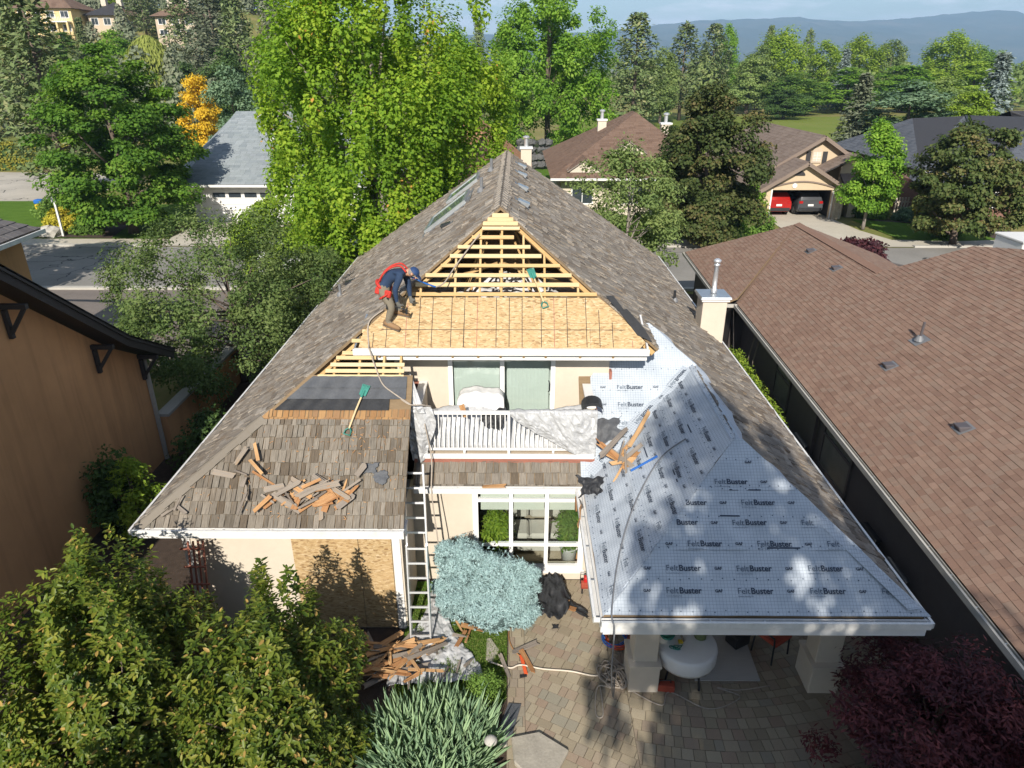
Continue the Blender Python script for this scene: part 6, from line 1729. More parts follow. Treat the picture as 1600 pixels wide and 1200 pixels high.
MB().tube([(0, 0, 0), (0.1, 0, 5), (0, 0.2, 11)], [0.4, 0.3, 0.05], 8).build('trunk', M['bark'], wl, True, world=False)

# --- individual trees near the street
broad('maple_tree', 'dark green layered maple left of the blue grey roof', (-25.3, 46, 0), 11.4, 9.8, M['lf_maple'], 301, 'egg', 0.08, 190, 62000, 0.21, 1.0, 0.42, r0=0.26, up=1.0, gap=0.38, lw=0.75)
broad('big_maple_tree', 'huge yellow green maple rising beyond the left roof slope', (-6.4, 34, 0), 15.6, 11.4, M['lf_big'], 302, 'egg', 0.07, 400, 135000, 0.17, 0.62, 2.0, bark='bark_grey', r0=0.3, up=0.5, gap=0.62, lean=0.25, lw=0.75, nlimb=26)
broad('poplar_tree', 'tall fresh green tree beyond the ridge, trunk above the boulder wall', (3.4, 84, 0), 18.2, 14.2, M['lf_poplar'], 303, 'egg', 0.14, 220, 46000, 0.34, 1.0, 1.15, r0=0.36, up=0.6, gap=0.36, lean=0.25)
broad('bronze_maple_tree', 'bronze tinged dark maple in front of the umber roof', (11.3, 43, 0), 9.3, 7.6, M['lf_bronze'], 304, 'oval', 0.03, 190, 46000, 0.19, 0.72, 0.6, r0=0.2, gap=0.8, lw=0.75)
broad('bronze_maple_tree', 'bronze tinged dark maple at the right edge over the street', (26.9, 43, 0), 7.3, 6.6, M['lf_bronze'], 305, 'round', 0.1, 140, 36000, 0.19, 0.7, 0.5, r0=0.18, gap=0.8, lw=0.75)
broad('airy_tree', 'airy grey green tree directly beyond the right roof slope', (5.2, 33, 0), 6.9, 5.6, M['lf_airy'], 306, 'round', 0.12, 110, 17000, 0.17, 0.62, 0.75, bark='bark_grey', r0=0.09, gap=0.3, nlimb=22, lw=0.5)
broad('young_tree', 'slim young green tree on the front lawn', (23.4, 47.4, 0.03), 7.0, 4.2, M['lf_poplar'], 307, 'oval', 0.2, 90, 15000, 0.2, 0.55, 0.8, bark='bark_grey', r0=0.1, gap=0.5)
broad('privet_tree', 'olive green multi stemmed tree between the house and stucco wall', (-9.5, 22.2, 0), 5.9, 8.4, M['lf_privet'], 308, 'round', 0.12, 240, 56000, 0.10, 0.55, 0.8, r0=0.11, gap=0.35, nlimb=34, lw=0.55)
broad('yellow_shrub', 'bright yellow green tall shrub left of the big maple', (-12.6, 36.6, 0), 3.7, 5.6, M['lf_yg'], 309, 'round', 0.04, 120, 24000, 0.17, 0.6, 0.7, cat='shrub', gap=0.4)
broad('dark_shrub', 'dark shrub mass beside the left eave of the house', (-8.4, 27.0, 0), 3.6, 5.2, M['lf_privet'], 310, 'round', 0.03, 90, 15000, 0.13, 0.55, 0.7, cat='shrub')
broad('pink_shrub', 'pale flowering shrub beside the left eave behind the privet', (-8.8, 31, 0), 2.6, 3.6, M['lf_airy'], 311, 'dome', 0.03, 60, 9000, 0.13, 0.45, 0.7, cat='shrub')
broad('red_shrub', 'small dark red shrub by the left eave below the van', (-7.9, 31.6, 0), 1.9, 1.6, M['lf_red'], 312, 'dome', 0.03, 30, 4000, 0.12, 0.35, 0.8, cat='shrub')
broad('purple_shrub', 'purple leaved shrub behind the brown roof ridge', (17.9, 36.2, 0), 2.0, 4.6, M['lf_red'], 313, 'dome', 0.03, 70, 10000, 0.2, 0.45, 0.6, cat='shrub')
broad('corner_shrub', 'small sunlit shrub against the orange stucco wall', (-8.75, 13.4, 0), 2.1, 1.1, M['lf_yg'], 314, 'egg', 0.03, 40, 3600, 0.10, 0.2, 0.8, cat='shrub', gap=0.35, lw=0.45)
broad('corner_shrub', 'dark shaded shrub left of the sunlit one on the stucco wall', (-9.3, 13.7, 0), 2.1, 1.1, M['lf_dark'], 315, 'egg', 0.03, 40, 4200, 0.13, 0.3, 0.8, cat='shrub', lw=0.45)
broad('side_shrub', 'low dark shrub in the gap left of the house', (-8.3, 16.6, 0), 1.5, 2.4, M['lf_dark'], 316, 'dome', 0.02, 40, 5000, 0.11, 0.35, 0.7, cat='shrub')
for k, (x, y, s, w, mt, lb) in enumerate((
        (27.8, 45.3, 1.0, 2.1, 'lf_box', 'clipped green shrub nearest the kerb right of the lawn'), (29.0, 48.9, 1.3, 2.6, 'lf_box', 'large clipped green mound behind the lawn'),
        (29.4, 51.2, 1.2, 2.6, 'lf_gold', 'golden clipped shrub below the brick house'), (27.6, 50.4, 0.8, 1.4, 'lf_blue', 'small blue grey shrub behind the lawn'),
        (26.0, 51.4, 0.9, 2.2, 'lf_box', 'low green shrub behind the slim young tree'), (25.0, 52.0, 1.5, 1.6, 'lf_dark', 'dark shrub by the beige house entry'),
        (17.0, 49.4, 1.1, 1.3, 'lf_gold', 'yellow shrub left of the concrete driveway'), (16.0, 46.5, 1.6, 2.4, 'lf_green', 'green shrub at the street left of the driveway'),
        (16.9, 51.0, 2.6, 2.2, 'lf_poplar', 'bright green shrub in front of the red car'), (14.6, 48.0, 1.4, 2.4, 'lf_dark', 'dark shrub under the bronze maple'),
        (-30.5, 47.0, 1.4, 3.0, 'lf_gold', 'yellowish shrub on the left street corner'), (-33.5, 52.0, 1.6, 4.0, 'lf_box', 'green shrub bed near the cul de sac'),
        (-28.3, 46.0, 1.1, 2.4, 'lf_green', 'low green shrub under the dark maple'), (-12.0, 45.5, 1.2, 3.5, 'lf_box', 'clipped shrub before the terracotta house'))):
    broad('clipped_shrub', lb, (x, y, 0.0), s, w, M[mt], 330 + k, 'dome', 0.0, 40, 4200, 0.16, 0.32, 0.8, cat='shrub', group='shrubs along the far pavement', inner=0.6)

# clipped hedges
def hedge(name, label, p, q, wd, hh, mat, n, leaf, seed):
    r = np.random.default_rng(seed); p, q = np.array(p, float), np.array(q, float); d = q - p; Lh = np.linalg.norm(d); d /= Lh; s = np.array([-d[1], d[0], 0])
    t = thing(name, label, 'hedge', tuple((p + q) / 2))
    c0 = (p + q) / 2
    a = r.uniform(0, Lh, n); f = r.random(n); per = wd + 2 * hh; f = f * per
    x = np.where(f < hh, -wd / 2, np.where(f < hh + wd, f - hh - wd / 2, wd / 2)); z = np.where(f < hh, f, np.where(f < hh + wd, hh, per - f))
    x = x + r.normal(size=n) * 0.05; z = np.maximum(0.02, z + r.normal(size=n) * 0.05)
    P = p + d * a[:, None] + s * x[:, None] + np.array([0, 0, 1]) * z[:, None] - c0
    N = unit(s * (x / (wd / 2))[:, None] * np.where(z < hh * 0.9, 1, 0.2)[:, None] + np.array([0, 0, 1]) * (z / hh)[:, None] + r.normal(size=(n, 3)) * 0.5)
    link('foliage', leaves_mesh('foliage', P, N, unit(r.normal(size=(n, 3))), leaf * r.uniform(0.6, 1.3, n), leaf * 0.6, r.random(n) * 0.99, mat), t)
    ex, ey = abs(d[0]) * Lh / 2, abs(d[1]) * Lh / 2
    m = MB(); A, B = p - c0, q - c0; w2 = s * (wd / 2 - 0.1)
    m.prism([Vector(A - w2), Vector(A + w2), Vector(B + w2), Vector(B - w2)], (0, 0, hh - 0.12)); m.build('stems', M['lf_dark'], t, world=False)
hedge('tall_hedge', 'tall clipped golden green hedge at the left edge', (-75, 71.5, 0), (-47.5, 79.5, 0), 2.2, 2.6, M['lf_hedge'], 9000, 0.3, 401)
hedge('side_hedge', 'narrow bright hedge in the gap between the two roofs', (7.0, 16.6, 0), (7.3, 22.2, 0), 0.5, 1.25, M['lf_yg'], 9000, 0.09, 402)

# --- foreground plants
def six_leaf_mesh(name, P, N, T, L, W, rnd, mat, curl=0.12):
    """broader six-point leaves with a folded midrib"""
    n = len(P); T = unit(T - N * np.sum(T * N, 1, keepdims=True)); S = np.cross(T, N)
    L = L[:, None]; W = W[:, None]
    pts = [P, P + T * L * .32 + S * W * .46 + N * W * .16, P + T * L * .7 + S * W * .42 + N * W * .10 - N * L * curl * .4, P + T * L - N * L * curl,
           P + T * L * .7 - S * W * .42 + N * W * .10 - N * L * curl * .4, P + T * L * .32 - S * W * .46 + N * W * .16]
    V = np.stack(pts, 1).reshape(-1, 3); b = (np.arange(n) * 6)[:, None]
    f = (b + np.array([0, 1, 2, 3, 0, 3, 4, 5])[None]).ravel()
    me = bpy.data.meshes.new(name)
    me.vertices.add(6 * n); me.vertices.foreach_set('co', V.astype(np.float32).ravel())
    me.loops.add(8 * n); me.loops.foreach_set('vertex_index', f.astype(np.int32))
    me.polygons.add(2 * n); me.polygons.foreach_set('loop_start', (np.arange(2 * n) * 4).astype(np.int32)); me.polygons.foreach_set('loop_total', np.full(2 * n, 4, np.int32))
    me.attributes.new('rnd', 'FLOAT', 'FACE').data.foreach_set('value', np.repeat(rnd, 2).astype(np.float32))
    me.materials.append(mat); me.update(); me.validate()
    return me
def laurel(label, loc, h, wx, wy, seed, nsh):
    """a dense shrub: whorls of leaves at the tips of many shoots that fill a dome"""
    r = np.random.default_rng(seed)
    t = thing('laurel_shrub', label, 'shrub', loc, 0, 'laurel shrubs at the lower left')
    u = unit(r.normal(size=(nsh, 3))); u[:, 2] = np.abs(u[:, 2]) * 0.98 + 0.02
    k = 0.62 + 0.38 * r.random(nsh) ** 0.5
    az = np.arctan2(u[:, 1], u[:, 0])
    lump = 1 + 0.10 * np.sin(4 * az + seed) + 0.09 * np.sin(7 * az + 3 * u[:, 2] * 3 + seed) + 0.07 * np.sin(11 * u[:, 2] + 5 * az)
    tip = u * np.array([wx / 2, wy / 2, h]) * (k * lump)[:, None]
    nlv = 9
    idx = np.repeat(np.arange(nsh), nlv); n = len(idx)
    sd = unit(u * np.array([0.7, 0.7, 0.4]) + np.array([0, 0, 0.75]) + r.normal(size=(nsh, 3)) * 0.3)
    e1 = unit(np.cross(sd, np.array([0.3, 0.9, 0.1]))); e2 = np.cross(sd, e1)
    j = np.tile(np.arange(nlv), nsh); th = j * 2.39996 + r.random(nsh)[idx] * 6.28
    lev = j / (nlv - 1)
    rad_dir = e1[idx] * np.cos(th)[:, None] + e2[idx] * np.sin(th)[:, None]
    T = unit(rad_dir * (1.05 - 0.75 * lev)[:, None] + sd[idx] * (0.25 + 0.9 * lev)[:, None] + r.normal(size=(n, 3)) * 0.12)
    N = unit(sd[idx] * 0.9 - rad_dir * (0.5 * lev)[:, None] + r.normal(size=(n, 3)) * 0.15)
    P = tip[idx] + sd[idx] * ((lev - 1) * 0.16)[:, None]
    L = (0.125 - 0.035 * lev) * r.uniform(0.55, 1.3, n)
    rn = np.clip(0.5 * r.random(nsh)[idx] + 0.5 * r.random(n) , 0, 0.999)
    hot = (lev > 0.8) & (r.random(n) < 0.08); rn = np.where(hot, 0.98, np.minimum(rn, 0.95)); rn = np.where(r.random(n) < 0.012, 0.99, rn)
    link('foliage', six_leaf_mesh('foliage', P, N, T, L, L * 0.42, rn, M['lf_laurel']), t)
    m = MB(); rr = random.Random(seed)
    for i in range(46):
        q = Vector(tip[rr.randrange(nsh)])
        m.tube([(q.x * 0.08, q.y * 0.08, 0), q * 0.5 + Vector((0, 0, 0.12)), q * 0.93], [0.035, 0.02, 0.006], 5)
    m.build('stems', M['bark'], t, True, world=False)
laurel('laurel shrub at the left below the stucco wall, beside the board fence', (-6.25, 7.9, 0), 3.5, 3.0, 3.4, 501, 3500)
laurel('laurel shrub in front of the boarded wall left of the lumber pile', (-3.55, 7.45, 0), 3.15, 2.5, 3.5, 502, 3500)
laurel('laurel shrub at the very bottom left corner', (-5.4, 5.2, 0), 2.4, 2.8, 2.1, 503, 1700)

# pale blue dwarf spruce under the balcony
def dwarf_spruce(label, loc, lobes, n, seed):
    r = np.random.default_rng(seed); t = thing('dwarf_spruce', label, 'shrub', loc)
    P, N, T = [], [], []
    tot = sum(a[3] * a[4] for a in lobes)
    for (cx_, cy_, cz_, rx, rz) in lobes:
        k = int(n * rx * rz / tot); u = unit(r.normal(size=(k, 3))); u[:, 1] = np.where(r.random(k) < 0.6, -np.abs(u[:, 1]), u[:, 1]); u[:, 2] = np.where(r.random(k) < 0.6, np.abs(u[:, 2]), u[:, 2])
        lump = 0.90 + 0.10 * np.sin(9 * u[:, 0] + seed) * np.sin(8 * u[:, 2]) + 0.10 * r.random(k) + np.where(r.random(k) < 0.04, 0.18, 0)
        p = np.array([cx_, cy_, cz_]) + u * np.array([rx, rx * 0.8, rz]) * lump[:, None]
        P.append(p); N.append(u); T.append(unit(u * 0.75 + r.normal(size=(k, 3)) * 0.7 + np.array([0, -0.1, 0.1])))
    P, N, T = np.concatenate(P), np.concatenate(N), np.concatenate(T)
    ok = (P[:, 2] > 0.04) & ((np.sin(P[:, 0] * 23 + 1) * np.sin(P[:, 2] * 21 + 2) * np.sin(P[:, 1] * 19) < 0.42) | (r.random(len(P)) < 0.25))
    P, N, T = P[ok], N[ok], T[ok]
    # each tip becomes a bundle of needles
    m_ = 5; idx = np.repeat(np.arange(len(P)), m_); nn = len(idx)
    T2 = unit(T[idx] + r.normal(size=(nn, 3)) * 0.38); N2 = unit(N[idx] + r.normal(size=(nn, 3)) * 0.6)
    rn = np.clip(0.5 * r.random(len(P))[idx] + 0.5 * r.random(nn), 0, 0.999)
    link('foliage', leaves_mesh('foliage', P[idx] - T2 * 0.02, N2, T2, 0.075 * r.uniform(0.7, 1.3, nn), 0.017, rn, M['lf_dwarf']), t)
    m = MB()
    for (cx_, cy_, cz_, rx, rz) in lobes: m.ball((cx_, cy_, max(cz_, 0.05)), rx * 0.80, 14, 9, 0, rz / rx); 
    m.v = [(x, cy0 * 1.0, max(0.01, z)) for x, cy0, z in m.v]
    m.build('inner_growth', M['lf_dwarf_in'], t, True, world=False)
rs_ = random.Random(88)
lob = [(-0.45, 0.1, 1.0, 0.5, 0.66), (0.05, 0.05, 0.75, 0.55, 0.6), (0.45, 0.0, 0.7, 0.45, 0.55), (-0.45, -0.1, 0.45, 0.55, 0.48), (0.15, -0.3, 0.40, 0.58, 0.44), (0.62, -0.15, 0.34, 0.38, 0.38)]
for _ in range(46):
    b = rs_.choice(lob[:6]); a_ = rs_.uniform(0, 6.28); e_ = rs_.uniform(-0.2, 1.3)
    q_ = rs_.uniform(0.12, 0.24)
    lob.append((b[0] + b[3] * math.cos(a_) * math.cos(e_), b[1] - abs(b[3] * 0.8 * math.sin(a_) * math.cos(e_)), max(0.1, b[2] + b[4] * math.sin(e_)), q_, q_ * 0.8))
dwarf_spruce('pale blue dwarf spruce in front of the big window', (-0.55, 10.9, 0), lob, 30000, 511)

# sword-leaved clump at the bottom
def sword_clump(name, label, loc, wx, wy, n, hmin, hmax, wd, mat, seed, tilt=0.45):
    r = np.random.default_rng(seed); t = thing(name, label, 'plant', loc)
    a = r.uniform(0, 6.283, n); q = np.sqrt(r.random(n)); P = np.stack([wx / 2 * q * np.cos(a), wy / 2 * q * np.sin(a), np.zeros(n)], 1)
    T = unit(np.stack([np.cos(a) * q * tilt + r.normal(size=n) * 0.22, np.sin(a) * q * tilt + r.normal(size=n) * 0.22, np.ones(n)], 1))
    N = unit(np.stack([r.normal(size=n), r.normal(size=n) - 0.6, np.full(n, 0.3)], 1))
    L = r.uniform(hmin, hmax, n); rn = r.random(n) * 0.99
    link('foliage', six_leaf_mesh('foliage', P, N, T, L, np.full(n, wd), rn, mat, 0.14), t)
    MB().ball((0, 0, 0), 0.2, 8, 4, 0, 0.2).build('root_crown', M['soil'], t, world=False)
    return t
sword_clump('sword_leaf_clump', 'grey green sword leaved clump at the bottom centre', (-1.35, 7.7, 0), 1.95, 1.6, 1300, 0.3, 0.78, 0.045, M['lf_iris'], 521, 0.8)
sword_clump('grass_clump', 'fine green grass clump at the bottom edge below the sword leaves', (-0.75, 6.75, 0), 0.9, 0.6, 900, 0.2, 0.4, 0.012, M['blade'], 522)
broad('small_bush', 'small round green bush between sword leaves and the lawn', (-0.55, 8.75, 0), 0.6, 0.85, M['lf_box'], 523, 'dome', 0.0, 60, 5200, 0.04, 0.12, 0.8, cat='shrub', lw=0.5)
# red Japanese maple at the lower right
broad('japanese_maple', 'dark red Japanese maple in the lower right corner', (6.05, 7.15, 0), 2.6, 3.9, M['lf_red'], 531, 'dome', 0.18, 150, 30000, 0.095, 0.34, 0.45, r0=0.06, up=1.0, nlimb=30, lw=0.3, gap=0.5)
# potted plants behind the window
for k, (x, y, mt, lb) in enumerate(((-0.4, 12.25, 'lf_yg', 'yellow green leafy plant behind the left window panes'), (1.15, 12.3, 'lf_green', 'green fern in a pale pot behind the right window panes'))):
    t = broad('potted_plant', lb, (x, y, 0.06), 1.4, 0.75 if k == 0 else 0.5, M[mt], 541 + k, 'round', 0.45, 30, 2200, 0.11, 0.22, 0.8, cat='plant', r0=0.02, lw=0.35)
    MB().lathe([(0.14, 0), (0.19, 0.5), (0.21, 0.52), (0.17, 0.5)], (0, 0, 0), 16).build('pot', M['white'], t, True, world=False)


# woods that read as one mass: the hillside between the houses and the far edge of the fairway
def woods(name, label, spots, per, leaf, mats, seed):
    r = np.random.default_rng(seed); P, N, T, R_ = [], [], [], []
    for (x, y, h, w) in spots:
        k = per; s = r.random(k); a = r.uniform(0, 6.283, k); con = r.random() < 0.5
        prof = (1 - s) ** 0.75 * 0.9 + 0.1 if con else np.sqrt(np.maximum(0.03, np.sin(np.pi * np.minimum(1, 0.1 + 0.9 * s))))
        q = np.sqrt(r.uniform(0.3, 1, k)) * prof * w / 2 * (1 + 0.2 * np.sin(5 * a + 9 * s))
        p = np.stack([x + q * np.cos(a), y + q * np.sin(a), gh(x, y) + 0.3 + h * s], 1)
        P.append(p); o = np.stack([np.cos(a), np.sin(a), np.full(k, 0.6)], 1); N.append(unit(o + r.normal(size=(k, 3)) * 0.5)); T.append(unit(r.normal(size=(k, 3)))); R_.append(np.clip(0.6 * r.random() + 0.4 * r.random(k), 0, 0.999))
    o = link(name, leaves_mesh(name, np.concatenate(P), np.concatenate(N), np.concatenate(T), leaf, leaf * 0.6, np.concatenate(R_), mats))
    return tag(o, label, 'woods', kind='stuff')
rw_ = random.Random(12); sp_ = []
while len(sp_) < 190:
    y = rw_.uniform(92, 250); x = rw_.uniform(-0.78, -0.25) * y
    if any(abs(x - a) < b and y < c for a, b, c in ((-104, 9, 180), (-93, 6, 184), (-72.5, 6, 172))) and y > 125: continue
    if 118 < y < 172 and -0.62 < x / y < -0.55: continue
    sp_.append((x, y, rw_.uniform(5, 11) * (1.0 if y < 165 else 0.8), rw_.uniform(4, 7)))
woods('hillside_woods', 'mixed woods covering the hillside between the hill houses', sp_, 420, 0.75, M['lf_spruce'], 71)
sp_ = [(rw_.uniform(-40, 330), rw_.uniform(190, 420), rw_.uniform(8, 14), rw_.uniform(7, 11)) for _ in range(150)]
woods('distant_woods', 'distant woods beyond the fairway trees', sp_, 240, 1.5, M['lf_airy'], 72)

# tall trees behind the viewpoint; their shade falls across the right wing and the patio
for a in (('round', 1, 'shade_tree', 'broad leaved tree behind the viewpoint shading the valley side of the right wing', 1.05, -6.5, 16.6, 3.9, 'lf_green', 1.4),
          ('spruce', 0, 'spruce_tree', 'spruce behind the viewpoint shading the left slope of the right wing', 1.25, -9.2, 18.6, 4.6, 'lf_pine', 0.3),
          ('round', 0, 'shade_tree', 'tree behind the viewpoint shading the right eave', 4.1, -6.0, 14.6, 3.9, 'lf_green', 2.2),
          ('pine', 0, 'pine_tree', 'thin pine behind the viewpoint dappling the right wing', 2.4, -8.2, 17.0, 3.6, 'lf_pine', 0.6),
          ('round', 2, 'shade_tree', 'low tree behind the viewpoint shading the patio post', 2.75, -3.0, 8.8, 4.4, 'lf_green', 0.2),
          ('round', 1, 'shade_tree', 'low tree behind the viewpoint shading the red maple', 4.6, -3.2, 9.4, 4.2, 'lf_green', 0.9),
          ('round', 0, 'shade_tree', 'second low tree behind the viewpoint shading the covered table', 3.3, -4.7, 10.2, 4.4, 'lf_green', 1.9),
          ('round', 2, 'shade_tree', 'third low tree behind the viewpoint shading the lower right corner', 4.9, -4.9, 10.2, 4.0, 'lf_green', 2.7),
          ('round', 2, 'street_tree', 'tree left of the frame shading the left street', -27.5, 27.5, 10.0, 10.0, 'lf_green', 1.1),
          ('round', 0, 'street_tree', 'second tree left of the frame shading the left street', -33.5, 30.5, 9.0, 9.0, 'lf_green', 2.1)):
    back_tree(a[0], a[1], a[2], a[3], a[4], a[5], a[6], a[7], M[a[8]], 0, rot=a[9])
# ------------------------------------------------------------------ things on and around the house
from mathutils import noise as mnoise
def crease(x, y, s):
    """sharp little folds of crumpled sheeting"""
    v = 0.0
    for fr, a in ((1.1, 1.0), (2.3, 0.75), (4.7, 0.42), (9.0, 0.2)):
        v += a * (0.5 - 2.2 * abs(mnoise.noise(Vector((x * fr + s * 3.1, y * fr * 0.8 - s * 1.7, s + fr)))))
    return v
def sheeting(name, label, fn, nu, nv, amp, nrm, seed, loc=(0, 0, 0), mat=None, cat='sheet', group=None):
    m = MB(); nrm_ = nrm
    def g_(u, v):
        p = Vector(fn(u, v)); nn = Vector(nrm_(u, v) if callable(nrm_) else nrm_).normalized()
        return p + nn * amp * crease(p.x * 2.9 + p.z * 1.2, p.y * 2.7 - p.z * 2.4, seed)
    m.grid(g_, nu, nv)
    o = m.build(name, mat or M['tarp'], None, True)
    sm = o.modifiers.new('thickness', 'SOLIDIFY'); sm.thickness = 0.003
    return tag(o, label, cat, group)

# plastic sheets on the balcony and lawn
def fa(u, v):
    w = 0.5 + 0.10 * math.sin(v * 5); x = -2.1 + (u) * w * (1 - 0.25 * v) + 0.10 * v
    z = 4.2 - v * (1.25 - 0.3 * abs(u - 0.35)); return (x, 11.70 - 0.05 * math.sin(math.pi * v) + 0.03 * math.sin(u * 9), z)
sheeting('plastic_sheet', 'silver plastic sheet hanging over the left end of the balcony', fa, 44, 80, 0.040, (0, -1, 0), 2.1, group='plastic sheets protecting the balcony')
def fb(u, v):
    x = -0.12 + 1.66 * u; low = 0.06 + 0.9 * min(1, (u * 1.25)) ** 0.8
    z = 4.105 - v * low; y = 11.735 - 0.03 * math.sin(math.pi * v) - 0.02 * math.sin(u * 11)
    if v < 0.06: y = 11.83 - (v / 0.06) * 0.095; z = 4.10
    return (x, y, z)
sheeting('plastic_sheet', 'silver plastic sheet draped over the right half of the railing', fb, 110, 60, 0.036, (0, -1, 0), 5.3, group='plastic sheets protecting the balcony')
def fc(u, v):
    x = -1.75 + 3.1 * u; y = 11.86 + 0.5 * v; z = 3.22 + (0.42 + 0.3 * abs(math.sin(u * 4.1 + 0.6))) * (1 - (1 - v) ** 2)
    return (x, y, min(z, 3.95))
sheeting('plastic_sheet', 'crumpled plastic sheet bunched behind the balusters', fc, 70, 16, 0.035, (0, -0.6, 0.8), 7.7, group='plastic sheets protecting the balcony')
def fd(u, v):
    a = (u - 0.5) * 2; x = -0.70 + 0.44 * a * (1 + 0.12 * v); top = 4.20 - 0.05 * abs(math.sin(a * 2.2 + 0.4)) - 0.10 * max(0, abs(a) - 0.8) * 5
    y = 12.7 - (0.35 * v / 0.3 if v < 0.3 else 0.35 + 0.1 * (v - 0.3)); z = top if v < 0.3 else top - (v - 0.3) * 1.1
    return (x, y, z)
sheeting('covered_chair', 'white sheet draped over a chair on the balcony', fd, 30, 24, 0.03, (0, -0.7, 0.7), 3.9, mat=M['white'], cat='chair')
def ff(u, v):
    x = -2.2 + 0.5 * u * (0.2 + 0.8 * v) + 0.15 * (1 - v); y = 12.0 - 0.35 * v; z = 4.75 - 0.65 * v - 0.25 * abs(u - 0.5) * (1 - v)
    return (x, y, z)
sheeting('plastic_sheet', 'silver plastic hood tied to the left balcony post', ff, 22, 26, 0.035, (0, -1, 0.3), 9.2, group='plastic sheets protecting the balcony')
def fg(u, v):
    a = Vector((-1.75, 11.5)).lerp(Vector((-1.6, 11.5)), u); b = Vector((-2.35, 9.0)).lerp(Vector((-0.62, 9.15)), u)
    t = v ** 0.8; p = a.lerp(b, t); p.x += 0.10 * math.sin(v * 7 + u * 2)
    return (p.x, p.y, 0.06 + 0.05 * math.sin(u * 3.1) * (1 - v))
sheeting('ground_sheet', 'silver plastic ground sheet spread at the ladder foot', fg, 70, 96, 0.045, (0, 0, 1), 4.4)
# dark sheet edge over the right parapet
m = MB()
for k in range(10):
    t0, t1 = math.pi * k / 10, math.pi * (k + 1) / 10
    m.hexa([(1.5 + 0.2 * math.cos(t), 11.9 - 0.06 + d, 4.05 + 0.2 * math.sin(t) + e) for e in (0,) for t in (t0, t1) for d in (0, 0.2)][:0] or [(1.45 - 0.2 * math.cos(t0), 11.8, 4.06 + 0.14 * math.sin(t0)), (1.45 - 0.2 * math.cos(t1), 11.8, 4.06 + 0.14 * math.sin(t1)), (1.45 - 0.2 * math.cos(t1), 12.1, 4.08 + 0.14 * math.sin(t1)), (1.45 - 0.2 * math.cos(t0), 12.1, 4.08 + 0.14 * math.sin(t0)), (1.45 - 0.2 * math.cos(t0), 11.8, 4.09 + 0.16 * math.sin(t0)), (1.45 - 0.2 * math.cos(t1), 11.8, 4.09 + 0.16 * math.sin(t1)), (1.45 - 0.2 * math.cos(t1), 12.1, 4.11 + 0.16 * math.sin(t1)), (1.45 - 0.2 * math.cos(t0), 12.1, 4.11 + 0.16 * math.sin(t0))])
tag(m.build('rubber_mat', M['black_paper']), 'curved black rubber mat over the right balcony parapet', 'mat')

# extension ladder
lad = thing('ladder', 'aluminium extension ladder leaning on the gutter beside the balcony', 'ladder', (-1.8, 10.08, 0))
A1, A2, Bq1, Bq2 = Vector((-1.97, 10.06, 0.09)), Vector((-1.60, 10.06, 0.09)), Vector((-2.09, 11.12, 3.32)), Vector((-1.72, 11.12, 3.32))
nlad = Vector((0, -0.95, 0.31))
for a, b in ((A1, Bq1), (A2, Bq2)):
    MB().beam(a, b, 0.03, 0.075, up=nlad).build('rail', M['alu'], lad)
    MB().beam(a + nlad * 0.08, a.lerp(b, 0.55) + nlad * 0.08, 0.028, 0.07, up=nlad).build('rail', M['alu'], lad)
    MB().obox(a + Vector((0, -0.02, -0.01)), (0.06, 0.13, 0.05)).build('foot', M['black_plastic'], lad)
for k in range(12):
    t_ = (k + 0.4) / 12
    p, q = A1.lerp(Bq1, t_), A2.lerp(Bq2, t_)
    off_ = nlad * (0.08 if t_ < 0.55 else 0)
    MB().beam(p + off_, q + off_, 0.035, 0.035, up=nlad).build('rung', M['alu'], lad)

# split cedar boards
def board_mesh(L, w, t, seed):
    r = random.Random(seed); m = MB(); n_ = 3
    e0 = [r.uniform(0, 0.12) * L for _ in range(n_ + 1)]; e1 = [r.uniform(0, 0.14) * L for _ in range(n_ + 1)]
    if r.random() < 0.5: e0 = [0.01 * L] * (n_ + 1)
    tw = r.uniform(-0.012, 0.012)
    for z in (0, 1):
        for k in range(n_ + 1):
            y = -w / 2 + w * k / n_
            m.v.append((-L / 2 + e0[k], y, z * t + tw * k)); m.v.append((L / 2 - e1[k], y * 0.92, z * t * 0.75 - tw * k))
    q = 2 * (n_ + 1)
    def F(*f): m.f.append(f); m.m.append(0); m.rn.append(r.random())
    for k in range(n_):
        a = 2 * k
        F(a, a + 2, a + 3, a + 1); F(q + a, q + a + 1, q + a + 3, q + a + 2)
        F(a, q + a, q + a + 2, a + 2); F(a + 1, a + 3, q + a + 3, q + a + 1)
    F(0, 1, q + 1, q); F(2 * n_, q + 2 * n_, q + 2 * n_ + 1, 2 * n_ + 1)
    return m
BM = {}
def board(label, group, c, d, nn, L, w, t, grey, name='split_board', cat='board'):
    key = (round(L, 1), round(w, 2), grey, RNG.randrange(3))
    if key not in BM: BM[key] = board_mesh(round(L, 1), round(w, 2), t, hash(key) % 1000).mesh('split_board', M['cedar_grey'] if grey else M['cedar'])
    o = link(name, BM[key]); d = Vector(d).normalized(); nn = Vector(nn).normalized(); s = nn.cross(d).normalized(); nn = d.cross(s)
    o.matrix_world = Matrix.Translation(Vector(c)) @ Matrix((d, s, nn)).transposed().to_4x4()
    return tag(o, label, cat, group)
